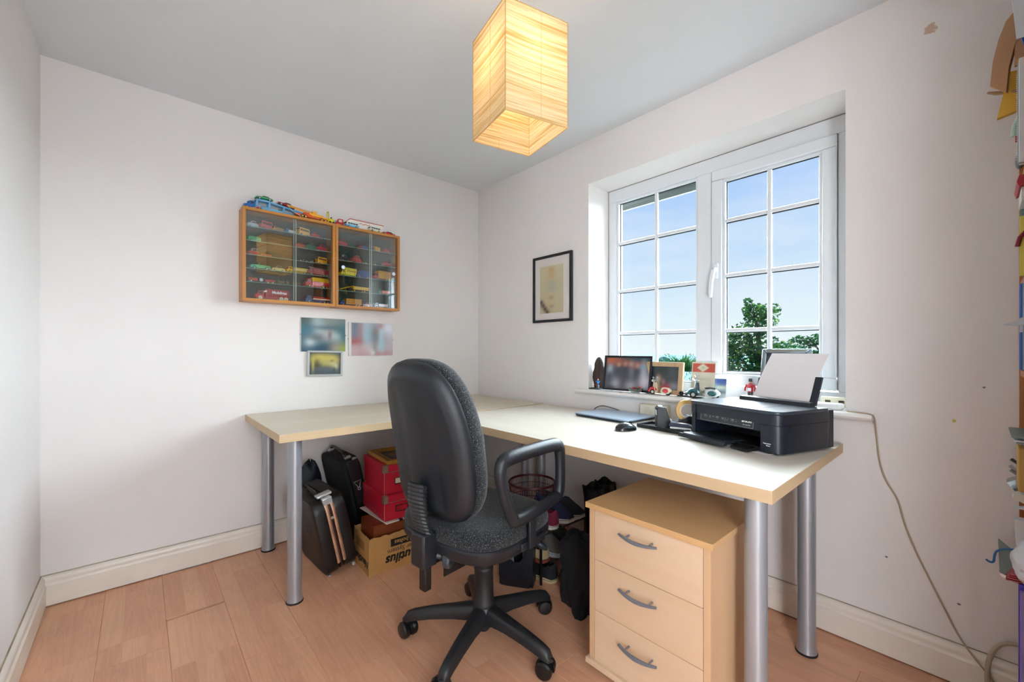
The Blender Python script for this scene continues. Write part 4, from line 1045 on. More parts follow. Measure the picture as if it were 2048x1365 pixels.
rackrow([
 ('vintage', 'toy_car', .058, '#cf3a4a', '#c02c3c', -1.082, 0, 22, 'red toy car, first on the top shelf of the right cabinet', 'toy car'),
 ('racer', 'toy_racer', .040, '#5c5048', '#8a8680', -1.020, 0, 20, 'tiny grey-brown toy racer on the top shelf of the right cabinet', 'toy car'),
 ('truck', 'toy_truck', .062, '#c0283c', '#2864a0', -.952, 0, 26, 'red and blue toy truck on the top shelf of the right cabinet', 'toy truck'),
 ('box', 'toy_van', .062, '#5a9a9c', '#dc9c34', -.868, 0, 28, 'teal toy van with orange box body on the top shelf of the right cabinet', 'toy van'),
 ('vintage', 'toy_car', .048, '#c2303a', '#b42832', -.797, 0, 26, 'red toy car, last on the top shelf of the right cabinet', 'toy car'),
 ('vintage', 'toy_car', .054, '#22262a', '#c8bcae', -1.070, 1, 22, 'black vintage toy car with beige hood in the right cabinet', 'toy car'),
 ('vintage', 'toy_car', .062, '#c42830', '#d02c34', -.995, 1, 22, 'scarlet toy delivery car in the middle of the second shelf of the right cabinet', 'toy car'),
 ('racer', 'toy_racer', .046, '#e0d6d0', '#b8aca4', -.935, 1, 24, 'off-white toy racer beside the scarlet delivery car', 'toy car'),
 ('racer', 'toy_racer', .050, '#ece2d2', '#2a2826', -.868, 1, 62, 'cream open-wheel toy racer seen head-on in the right cabinet', 'toy car'),
 ('car', 'toy_car', .062, '#c8505c', '#c04450', -.792, 1, 24, 'pinkish red toy saloon at the right end of the second shelf', 'toy car'),
 ('truck', 'toy_truck', .070, '#2c9c78', '#e04c34', -.812, 3, 4, 'green toy lorry with orange-red bed in the right cabinet', 'toy truck'),
 ('stake', 'toy_truck', .125, '#1f4a94', '#eaa01c', -1.035, 4, 4, 'blue toy lorry with orange cattle body at the bottom of the right cabinet', 'toy truck'),
 ('saloon', 'toy_car', .060, '#a8303c', '#b8606c', -.925, 4, 8, 'maroon toy car at the bottom of the right cabinet', 'toy car'),
 ('dump', 'toy_truck', .085, '#b8c4cc', '#a04858', -.835, 4, 6, 'grey and pink toy lorry at the bottom right of the right cabinet', 'toy truck'),
], ZRR, RC)
WVH = .024*1.08+.0006 if .098*1.1*.175 > .024 else .098*1.1*.175*1.08+.0006
wv = vehicle('box', 'toy_van', .098, '#e8cc14', '#f0d818', -1.048, ZR[2], -.052, 14, 'yellow toy delivery van with red lettering in the right cabinet', 'toy van')
vtext(wv, 'Weetabix', .017, .016, .034, WVH, mat('red_print', '#b8321c', r=.5), shear=.3)
bv = vehicle('box', 'toy_van', .088, '#1f4fa0', '#24489a', -.952, ZR[2], -.052, 12, 'dark blue toy delivery van beside the yellow one', 'toy van')
put(B(M=Matrix.Translation((.028, -.0168, .020))).lathe([(.0075, -.001), (.0078, 0)], axis='Y', n=16), 'round_emblem', mat('cream_disc', '#e6cdb8', r=.5), bv, world=False)
cvn = vehicle('box', 'toy_van', .112, '#d8404c', '#e3a13a', -.832, ZR[2], -.052, 12, 'toy lorry with red cab and ochre box body in the right cabinet', 'toy truck')
put(B().box(-.022, -.010, -.0190, -.0186, .014, .034), 'side_panel_print', mat('teal_print', '#5f8f8c', r=.6), cvn, world=False, smooth=False)
# conveyor loader: sloping yellow boom and long yellow body
ld = thing('toy_loader', 'yellow toy conveyor loader lorry with a sloping boom in the right cabinet', 'toy truck', (-1.0, -.052, ZR[3]), R(5))
Y1 = paint('#ecb81c')
b = B(); b.box(-.018, .085, -.013, .013, .016, .036); put(b, 'body', Y1, ld, world=False, bevel=.001, seg=1)
b = B(); b.tube([(-.098, 0, .010), (-.045, 0, .028), (-.012, 0, .038)], [.004, .004, .004], n=4, flat=2.4); put(b, 'boom', Y1, ld, world=False)
b = B(); b.box(-.05, -.01, -.010, .010, .010, .022); b.cyl((-.03, 0, .022), (-.03, 0, .046), .004, n=8); put(b, 'engine', m_tyre, ld, world=False)
for x in (-.012, .055): 
    for s_ in (-1, 1): wheel(ld, x, s_*.013, .0085, .004, Y1)

# ---------------------------------------------------------------- toys on top of the cabinets
TZ = 1.845
tr = thing('toy_transporter', 'blue toy car transporter with light blue double-deck trailer on top of the left cabinet', 'toy truck', (-1.45, -.055, TZ+.0), R(3))
PB, PL = paint('#1f66b4'), paint('#6fb0d8')
b = B(); tprism(b, [(-.150, .008), (-.150, .022), (-.128, .030), (-.122, .046), (-.098, .046), (-.096, .008)], .017, .014); put(b, 'cab', PB, tr, world=False, bevel=.001, seg=1)
put(B().box(-.118, -.104, -.0165, .0165, .031, .041).box(-.130, -.124, -.012, .012, .032, .041), 'window', m_win, tr, world=False, smooth=False)
b = B()
for s_ in (-1, 1):
    y0, y1 = s_*.019, s_*.0175
    b.prism([(-.095, .040), (-.095, .062), (-.040, .062), (.150, .034), (.150, .022), (.150, .012), (-.05, .012), (-.07, .028), (-.095, .030)][::1], 1, y0, y1) if False else None
    for poly in ([(-.094, .052), (-.094, .062), (-.03, .062), (.152, .036), (.152, .028), (-.03, .053)], [(-.07, .014), (-.06, .008), (.152, .006), (.152, .016), (-.05, .026), (-.066, .026)],
                 [(-.094, .030), (-.094, .062), (-.084, .062), (-.084, .030)], [(-.034, .018), (-.034, .058), (-.024, .058), (-.024, .018)], [(.038, .014), (.038, .050), (.048, .049), (.048, .014)], [(.100, .012), (.100, .042), (.110, .040), (.110, .012)], [(.142, .008), (.142, .036), (.152, .034), (.152, .008)], [(-.094, .026), (-.094, .034), (-.05, .026), (-.05, .018)]):
        b.prism(poly, 1, y0, y1)
b.prism([(-.094, .056), (-.094, .058), (-.03, .058), (.15, .033), (.15, .031), (-.03, .056)], 1, -.017, .017)
b.box(-.06, .15, -.017, .017, .008, .010)
put(b, 'trailer', PL, tr, world=False, smooth=False)
for x in (-.135, -.105, .05, .068):
    for s_ in (-1, 1): wheel(tr, x, s_*.016, .0085, .004, m_chrome)
def onboard(kind, l, c1, c2, u, dz, label, rot=0):
    p = MW[tr] @ Vector((u, 0, dz)); v = vehicle(kind, 'toy_car', l, c1, c2, p.x, p.z, p.y, 3, label); 
    v.rotation_euler = (0, R(rot), R(3)); MW[v] = MW[v]
    return v
onboard('saloon', .082, '#2f9c62', '#e8ecd6', -.052, .0625, 'green toy saloon with cream roof riding on top of the blue transporter')
v = onboard('saloon', .088, '#9c1c2c', '#d8c8b8', .055, .0508, 'maroon toy saloon riding on the sloping deck of the blue transporter', 8)
onboard('saloon', .060, '#d83a30', '#c8302a', -.058, .0105, 'red toy car inside the front of the blue transporter trailer')
onboard('vintage', .050, '#e6e6e0', '#d8d8d4', .022, .0105, 'white toy car inside the middle of the blue transporter trailer')
onboard('saloon', .050, '#1f6a8c', '#1c5c7c', .122, .0105, 'dark teal toy car inside the rear of the blue transporter trailer')
# crane lorry
cr1 = thing('toy_crane_truck', 'orange toy crane lorry with yellow jib on top of the left cabinet', 'toy truck', (-1.262, -.080, TZ), R(8))
PO, PY = paint('#e0561e'), paint('#f0a81c')
b = B(); b.box(-.095, .085, -.015, .015, .010, .020); tprism(b, [(-.048, .02), (-.048, .034), (-.02, .036), (.0, .02)], .014, .012); put(b, 'chassis', PO, cr1, world=False, bevel=.001, seg=1)
b = B(); b.box(-.02, .060, -.013, .013, .022, .038); b.box(.0, .022, -.012, .012, .038, .052); b.box(.060, .088, -.013, .013, .018, .030); put(b, 'crane_body', PY, cr1, world=False, bevel=.001, seg=1)
b = B()
for s_ in (-1, 1):
    b.cyl((-.005, s_*.007, .034), (-.135, s_*.005, .050), .0016, n=5); b.cyl((-.005, s_*.007, .044), (-.135, s_*.004, .054), .0016, n=5)
for k in range(9):
    t_ = k/9; t2 = (k+.5)/9
    b.cyl((-.005-.13*t_, -.0065, .034+.016*t_), (-.005-.13*t2, -.0065, .044+.010*t2), .001, n=4); b.cyl((-.005-.13*t_, .0065, .034+.016*t_), (-.005-.13*t2, .0065, .044+.010*t2), .001, n=4)
put(b, 'jib', PY, cr1, world=False)
b = B(); b.tube([(-.135, -.004, .052), (-.115, -.012, .025), (-.085, -.02, .010), (-.07, -.022, .002)], .0011, n=5); b.cyl((.01, 0, .053), (-.12, 0, .053), .0005, n=4)
put(b, 'hoist_cord', mat('white_cord', '#dcdcdc'), cr1, world=False)
for x in (-.06, -.042, .05, .072):
    for s_ in (-1, 1): wheel(cr1, x, s_*.015, .010, .005, PY)
fk = thing('toy_forklift', 'yellow toy forklift with tall mast between the crane lorry and the red cab', 'toy forklift', (-1.165, -.080, TZ), R(10))
b = B(); b.box(-.006, .024, -.011, .011, .008, .026); b.box(.006, .022, -.009, .009, .026, .032); put(b, 'body', paint('#e2d014'), fk, world=False, bevel=.001, seg=1)
b = B()
for s_ in (-1, 1): b.box(-.012, -.008, s_*.009-.0018, s_*.009+.0018, .006, .068)
b.box(-.012, -.008, -.011, .011, .064, .068); b.box(-.03, -.010, -.009, -.006, .004, .006); b.box(-.03, -.010, .006, .009, .004, .006); put(b, 'mast', paint('#d8b818'), fk, world=False, smooth=False)
put(B().ell((.012, 0, .036), (.005, .005, .007), n=8, m=6), 'driver', m_tyre, fk, world=False)
for x in (0, .02):
    for s_ in (-1, 1): wheel(fk, x, s_*.011, .0075, .004, m_tyre)
vehicle('dump', 'toy_truck', .040, '#d84a20', '#e05a2c', -1.118, TZ, -.08, 10, 'tiny orange toy wagon just right of the toy forklift', 'toy truck')
# articulated box lorry
al = thing('toy_lorry', 'toy lorry with red cab and long cream red-edged trailer on the right cabinet', 'toy truck', (-.965, -.040, TZ-.002), R(2))
PR = paint('#c22a26'); PC = paint('#f6efe4')
b = B(); tprism(b, [(-.150, .008), (-.150, .030), (-.146, .045), (-.138, .050), (-.112, .050), (-.112, .008)], .019, .017); b.box(-.112, -.09, -.012, .012, .008, .015); put(b, 'cab', PR, al, world=False, bevel=.001, seg=1)
put(B().box(-.1505, -.142, -.014, .014, .030, .043).box(-.140, -.120, -.0185, .0185, .030, .043), 'window', paint('#d8c4b8'), al, world=False, smooth=False)
b = B(); tprism(b, [(-.100, .016), (-.095, .040), (-.070, .062), (.145, .062), (.150, .058), (.150, .014)], .0195, .019); put(b, 'trailer', PC, al, world=False, bevel=.001, seg=1)
b = B(); b.box(-.072, .15, -.0205, .0205, .061, .065); 
b.prism([(-.102, .038), (-.098, .038), (-.068, .065), (-.072, .065)], 1, -.0205, .0205); put(b, 'roof_edge', PR, al, world=False, smooth=False)
b = B()
for k in range(9): b.ell((-.01+.008*k, -.0198, .045+.003*math.sin(k*1.7)), (.0042, .0006, .0032), n=8, m=4)
put(b, 'side_print', mat('pink_print', '#c97c76', r=.6), al, world=False)
for x in (-.135, -.10, .09, .12):
    for s_ in (-1, 1): wheel(al, x, s_*.019, .0085, .004, m_chrome)
vehicle('camper', 'toy_bus', .080, '#6fbbe0', '#dfe6e4', -1.035, TZ-.002, -.083, 6, 'light blue toy minibus with white roof in front of the cream trailer', 'toy bus')
vehicle('camper', 'toy_bus', .078, '#e6dcba', '#e8e6dc', -.890, TZ-.002, -.083, 8, 'cream toy minibus with a blue stripe in front of the cream trailer end', 'toy bus')
vehicle('saloon', 'toy_car', .092, '#d62c30', '#b02428', -.795, TZ-.002, -.070, 6, 'bright red toy saloon at the right end of the cabinet tops', 'toy car', sc=.85)

# ================================================================ PICTURES ON THE WALLS
m_clip = mat('clip_glass', '#9aa6a8', r=.15, coat=1)
def clipframe(label, x0, x1, z0, z1, fn, tilt, margin=0):
    t = thing('clip_frame', label, 'picture', ((x0+x1)/2, -.004, (z0+z1)/2), rot=(0, R(tilt), 0)); w, h = x1-x0, z1-z0
    put(B().box(-w/2, w/2, .0005, .0035, -h/2, h/2), 'backing_board', mat('backing_board', '#7a6a55', r=.8), t, world=False, smooth=False)
    put(B().box(-w/2, w/2, -.0012, .0005, -h/2, h/2), 'mount', mat('picture_mount', '#dedad6', r=.6), t, world=False, smooth=False)
    M = MW[t] @ frameM((margin/2, -.0016, 0), (1, 0, 0), (0, 0, 1)); picture('print', M, w-.004-margin, h-.004, fn, t)
    for s_ in (-1, 1): put(B().box(s_*(w/2-.001), s_*(w/2+.002), -.003, .003, -.004, .004), 'clip', m_chrome, t, world=False, smooth=False)
    return t
f1 = blobs(('#3f6d78', '#1f4f5e'), [(.1, .95, .25, .25, '#12403a', .9), (.75, .95, .5, .22, '#8e9388', .8), (.35, .85, .10, .3, '#a9b9bd', .8), (.1, .62, .3, .15, '#3f7488', .8), (.42, .62, .13, .25, '#a5b3b8', .85),
   (.2, .27, .12, .14, '#aebfc6', .95), (.2, .27, .06, .07, '#c9d5da', .8), (.38, .42, .2, .1, '#5d5f5c', .8), (.62, .5, .12, .16, '#c2bfba', .85), (.64, .48, .045, .13, '#6b3f3d', .95), (.78, .45, .1, .12, '#b7c3c6', .8), (.8, .28, .15, .12, '#8ea0a2', .6),
   (.5, .08, .35, .14, '#12475c', .9), (.8, .1, .14, .13, '#a89884', .85), (1.0, .02, .14, .18, '#9cae35', 1), (.95, .7, .14, .2, '#39707c', .6), (.55, .72, .3, .06, '#35606c', .7)])
clipframe('frameless blurred blue-green photograph under the left cabinet', -1.302, -1.042, 1.083, 1.288, f1, 0)
f2 = blobs(('#b9bcc6', '#c4aeb4'), [(.08, .9, .12, .2, '#5f6f7e', .9), (.08, .6, .13, .2, '#6a7080', .9), (.22, .55, .06, .4, '#ab5f5a', .8), (.08, .42, .22, .1, '#a8453f', .9), (.4, .62, .12, .3, '#9cc4d6', .9), (.58, .6, .13, .38, '#5f6c70', .9), (.58, .75, .06, .1, '#8a5f58', .6),
   (.72, .6, .05, .5, '#a9cfd8', .85), (.9, .85, .14, .2, '#e0e4ea', .9), (.82, .45, .1, .25, '#a39fae', .7), (.7, .92, .06, .08, '#b5636a', .8), (.6, .06, .3, .1, '#b0504c', .85), (.45, .2, .2, .14, '#d6cdd0', .7), (.15, .15, .25, .15, '#c9a6a4', .7), (.55, .2, .05, .2, '#6a6a66', .7), (.5, .08, .05, .08, '#e6e6e6', .8), (.72, .3, .06, .2, '#9fcfcf', .6)])
clipframe('frameless blurred pink and pale blue photograph with a white strip at its left', -1.024, -.726, 1.056, 1.271, f2, -.3, margin=.016)
pf = thing('framed_picture', 'small silver frame with blurred yellow picture, lowest on the wall left of the chair', 'picture', (-1.166, -.006, 1.013), rot=(0, R(1.0), 0))
def frame_bars(t, w, h, bw_, d0, d1, m, axis='y', bevel=.002, name='frame_bar'):
    """four mitred bars in the local xz plane, depth d0..d1 along local y"""
    for (ax, s_) in (('h', 1), ('h', -1), ('v', 1), ('v', -1)):
        if ax == 'h': poly = [(-w/2, s_*h/2), (w/2, s_*h/2), (w/2-bw_, s_*(h/2-bw_)), (-w/2+bw_, s_*(h/2-bw_))]
        else: poly = [(s_*w/2, h/2), (s_*w/2, -h/2), (s_*(w/2-bw_), -h/2+bw_), (s_*(w/2-bw_), h/2-bw_)]
        put(B().prism(poly, 1, d0, d1), name, m, t, world=False, smooth=False, bevel=bevel)
frame_bars(pf, .205, .154, .012, -.012, .004, mat('silver_frame', '#c3c6c6', r=.3, m=.6))
f3 = blobs(('#1d3345', '#3d4c50'), [(.5, .62, .28, .2, '#cdb95a', 1), (.3, .72, .2, .16, '#d6c35e', 1), (.7, .7, .2, .18, '#cdb95a', 1), (.25, .5, .1, .2, '#2b2a1e', .9), (.3, .45, .1, .08, '#14140f', .8), (.5, .55, .2, .12, '#a8a565', .8), (.75, .5, .1, .18, '#c9c08a', .8), (.85, .35, .06, .12, '#d8d2a4', .9), (.72, .62, .06, .05, '#8a7038', .8), (.5, .22, .35, .12, '#55606a', .8), (.12, .45, .03, .3, '#c9b957', .7), (.8, .2, .05, .08, '#22242a', .7), (.9, .95, .2, .04, '#5a7f8a', .6)])
picture('print', MW[pf] @ frameM((0, -.003, 0), (1, 0, 0), (0, 0, 1)), .182, .131, f3, pf)
put(B().box(-.1, .1, 0, .004, -.074, .074), 'backing_board', mat('backing_board', '#7a6a55'), pf, world=False, smooth=False)
# certificate on the window wall (local x runs towards the camera side, i.e. world -y)
cf = thing('certificate_frame', 'black-framed cream certificate hanging left of the window', 'picture', (-.009, -.806, 1.494), rot=(0, 0, R(-90)))
frame_bars(cf, .340, .437, .017, -.010, .008, mat('black_frame_wood', '#15181d', r=.35))
put(B().box(-.158, .158, -.001, .007, -.207, .207), 'mount', mat('white_mount', '#e4dcd8', r=.7), cf, world=False, smooth=False)
f4 = blobs(('#d3caaa', '#cbbf9c'), [(.5, .90, .13, .06, '#c9995f', .7), (.5, .78, .12, .05, '#cfa468', .7), (.5, .62, .22, .07, '#aeb0a2', .6), (.5, .5, .22, .06, '#aeb0a2', .55), (.5, .33, .10, .035, '#9a7455', .7), (.5, .14, .10, .03, '#9c7a60', .65),
   (.05, .24, .08, .04, '#2b2236', 1), (.13, .17, .08, .04, '#2b2236', 1), (.22, .10, .08, .04, '#2b2236', 1), (.32, .03, .08, .04, '#2b2236', 1)])
picture('print', MW[cf] @ frameM((-.005, -.0015, -.005), (1, 0, 0), (0, 0, 1)), .205, .310, f4, cf)
put(B().box(-.156, .156, -.0045, -.003, -.205, .205), 'picture_glass', clear_glass('picture_glass', refl=.03), cf, world=False, smooth=False)

# ================================================================ ON THE WINDOW BOARD
SZ = .8622
def easelframe(name, label, cx, cy, w, h, bw_, lean, yaw, m, fn, depth=.012, glass=True):
    """free-standing frame: faces the room (world -x) turned by yaw, leaning back"""
    t = thing(name, label, 'picture', (cx, cy, SZ+.001), rot=(R(-lean), 0, R(-90+yaw)))
    q = B()
    for (ax, s_) in (('h', 1), ('h', -1), ('v', 1), ('v', -1)):
        if ax == 'h': zz = h if s_ > 0 else 0; poly = [(-w/2, zz), (w/2, zz), (w/2-bw_, zz-s_*bw_), (-w/2+bw_, zz-s_*bw_)]
        else: poly = [(s_*w/2, h), (s_*w/2, 0), (s_*(w/2-bw_), bw_), (s_*(w/2-bw_), h-bw_)]
        put(B().prism(poly, 1, -depth, 0), 'frame_bar', m, t, world=False, smooth=False, bevel=.002)
    put(B().box(-w/2+.003, w/2-.003, 0, .004, .003, h-.003), 'backing_board', mat('black_card', '#1a1b1d', r=.8), t, world=False, smooth=False)
    put(B(M=Matrix.Rotation(R(-lean-18), 4, 'X')).box(-.02, .02, .002, .005, -.002 if False else .004, h*.62), 'easel_back', mat('black_card', '#1a1b1d'), t, world=False, smooth=False) if False else None
    picture('print', MW[t] @ frameM((0, -depth*.35, h/2), (1, 0, 0), (0, 0, 1)), w-2*bw_+.002, h-2*bw_+.002, fn, t)
    return t
# carved bog-wood ornament with a tiny blue figure on a slate base
orn = thing('driftwood_ornament', 'dark upright driftwood ornament with tiny blue figure on slate at the sill end', 'ornament', (.045, -1.130, SZ))
b = B(); pl = [(-.055, -.045), (.04, -.05), (.05, -.01), (.045, .05), (-.03, .052), (-.058, .02)]
b.prism(pl, 2, 0, .006); put(b, 'slate_base', mat('slate', '#2a2f33', r=.7, bump=.4, bs=40), orn, world=False, smooth=False)
b = B(); rings = []
prof = [(.006, .030, .016), (.03, .033, .018), (.07, .036, .018), (.10, .038, .017), (.125, .034, .016), (.15, .030, .014), (.172, .020, .011), (.186, .012, .008), (.190, .004, .004)]
for z, ry, rx in prof:
    rings.append([(rx*math.cos(a)*(1+.22*noise.noise(Vector((math.cos(a)*2, math.sin(a)*2, z*30)))), ry*math.sin(a)*(1+.3*noise.noise(Vector((math.cos(a)*2.3, math.sin(a)*3, z*24+5))))-.008*z/.19, z) for a in [2*PI*j/18 for j in range(18)]])
b.loft(rings); put(b, 'driftwood', wood('driftwood', '#4c3a30', '#1c1614', axis=2, scale=40, r=.8), orn, world=False, angle=50)
b = B(); b.ell((-.022, -.016, .040), (.006, .007, .011), n=9, m=6); b.ell((-.026, -.026, .046), (.004, .006, .004), n=8, m=5); b.ell((-.027, -.010, .046), (.004, .006, .004), n=8, m=5)
fg = put(b, 'blue_figure', mat('figure_blue', '#2a86d0', r=.4), orn, world=False)
b = B(); b.ell((-.024, -.017, .056), (.0045, .0045, .005), n=9, m=6); put(b, 'head', mat('figure_skin', '#d99a86', r=.5), fg, world=False)
put(B().box(-.028, -.016, -.022, -.008, .006, .026), 'plinth', mat('plinth_grey', '#6a7478', r=.7), orn, world=False, bevel=.002)
put(B().tube([(-.02, .005, .008), (-.027, .012, .02), (-.028, .0, .026), (-.027, -.02, .026)], .003, n=6), 'little_branch', mat('branch_red', '#8a4a32', r=.6), orn, world=False)
# black framed blurred group photo
g1 = blobs(('#5a5f6b', '#4f515a'), [(.15, .93, .25, .10, '#c4622f', 1), (.45, .85, .3, .10, '#bd5c30', 1), (.75, .75, .2, .08, '#b8563a', .9), (.8, .97, .4, .1, '#16494f', 1), (.96, .8, .06, .1, '#2a2030', .9),
   (.1, .62, .05, .12, '#b8c2cc', .9), (.1, .35, .05, .2, '#3a4252', .9), (.3, .55, .1, .25, '#333a46', .9), (.45, .6, .1, .25, '#30343e', .9), (.45, .25, .06, .2, '#3a3a42', .8), (.62, .55, .05, .2, '#858392', .7), (.72, .5, .1, .25, '#2d323d', .9), (.3, .78, .04, .06, '#c0927c', .8), (.45, .8, .04, .06, '#b98a78', .8), (.72, .76, .04, .06, '#b98a78', .8), (.58, .8, .04, .06, '#a89890', .8),
   (.86, .55, .05, .3, '#a3a7b0', .8), (.84, .72, .07, .06, '#5f9cae', .8), (.9, .25, .1, .2, '#c3bcc6', .9), (.25, .15, .08, .15, '#a9a7b0', .8), (.6, .12, .1, .12, '#a5a1a8', .8), (.15, .04, .1, .05, '#3a3436', .8)])
easelframe('framed_picture', 'black-framed blurred group photo leaning against the left window light', .020, -1.338, .300, .200, .012, 9, 2, mat('black_frame_wood', '#15181d'), g1)
# glass bowl with odds and ends
bowl = thing('glass_bowl', 'small clear glass bowl of red oddments in front of the black-framed photo', 'bowl', (-.010, -1.418, SZ))
b = B(); b.lathe([(.014, 0), (.022, .002), (.036, .014), (.042, .026), (.040, .026), (.034, .015), (.020, .005), (.001, .004)], n=28)
put(b, 'bowl', clear_glass('bowl_glass', (.86, .93, .90, 1), refl=.12, power=2), bowl, world=False)
rnd = random.Random(9)
for k, c in enumerate(('#c22a22', '#b8241f', '#d0382a', '#2b2b2e', '#8a1c1c', '#d8c8b8', '#c22a22', '#303236')):
    b = B(); b.ell((.018*math.cos(k*2.4), .018*math.sin(k*2.4)-.006, .022+.005*(k % 3)), (.007, .008, .006), n=8, m=5)
    put(b, 'bead', mat('bead'+c, c, r=.25, coat=.5), bowl, world=False)
g2 = blobs(('#2f3a3e', '#333c42'), [(.3, .5, .06, .12, '#b88878', .9), (.25, .42, .08, .08, '#9fae9c', .7), (.42, .75, .12, .15, '#1f2a2e', .8), (.75, .8, .1, .3, '#4f5a5c', .6), (.2, .1, .15, .12, '#c8473c', .9), (.35, .15, .1, .25, '#c6b184', .8), (.4, .25, .05, .16, '#2a3a3c', .9), (.48, .35, .05, .08, '#a4808a', .7), (.6, .12, .12, .12, '#c23a52', .9), (.85, .15, .15, .15, '#a8aeb4', .6), (.05, .6, .1, .3, '#232e3a', .7)])
easelframe('framed_picture', 'pale wooden frame with blurred scooter photo between the black frame and the red card', .034, -1.556, .215, .168, .024, 7, -4, wood('pale_frame_wood', '#c8a982', '#ac8c6a', axis=2, scale=30), g2, depth=.016)
# leaflet in a clear stand
lf = thing('leaflet_stand', 'leaflet with red heading and pale diamond in a clear plastic stand', 'leaflet', (.030, -1.758, SZ+.001), rot=(R(-6), 0, R(-93)))
g3 = blobs(('#d6cfb8', '#cfc8b4'), [(.5, .5, .3, .05, '#aba897', .6), (.2, .45, .1, .03, '#a8a596', .5), (.3, .25, .05, .2, '#5a606a', .6), (.8, .15, .1, .2, '#b08f86', .6), (.5, .38, .3, .03, '#b5b2a2', .5)])
def g3b(u, v):
    c = g3(u, v)
    if v > .70 and v < .965 and .03 < u < .99:
        c = Vector(lin('#c0513f')[:3]); d = abs(u-.48)/.23+abs(v-.835)/.11
        if d < 1.25:
            k = max(0, min(1, (1.25-d)/.35)); c = c.lerp(Vector(lin('#d2cfb6')[:3]), k)
            if d < .5: c = c.lerp(Vector(lin('#a9b48c')[:3]), .5)
    return c
picture('leaflet', MW[lf] @ frameM((0, -.0026, .088), (1, 0, 0), (0, 0, 1)), .116, .170, g3b, lf, nx=40, ny=60)
put(B().box(-.066, .066, -.002, .001, 0, .180).box(-.066, .066, -.004, -.0033, 0, .03).box(-.066, .066, -.03, .04, 0, .002), 'clear_stand', clear_glass('acrylic', (.93, .96, .95, 1), refl=.06), lf, world=False, smooth=False)
pc = thing('postcard', 'blue postcard leaning behind the white and teal model scooter', 'postcard', (.060, -1.815, SZ+.001), rot=(R(-8), 0, R(-86)))
g4 = blobs(('#2b4a86', '#c9cfc4'), [(.5, .85, .6, .2, '#27468a', 1), (.6, .55, .5, .06, '#d2d6b0', .8), (.3, .62, .2, .1, '#8fa0c0', .7), (.6, .3, .5, .08, '#2a3a48', .9), (.3, .1, .4, .1, '#6a86b4', .7)])
picture('print', MW[pc] @ frameM((0, -.001, .048), (1, 0, 0), (0, 0, 1)), .078, .092, g4, pc, nx=20, ny=14)
put(B().box(-.040, .040, -.0006, .0006, -.001, .096), 'card', mat('white_card', '#e8e8e4', r=.6), pc, world=False, smooth=False)

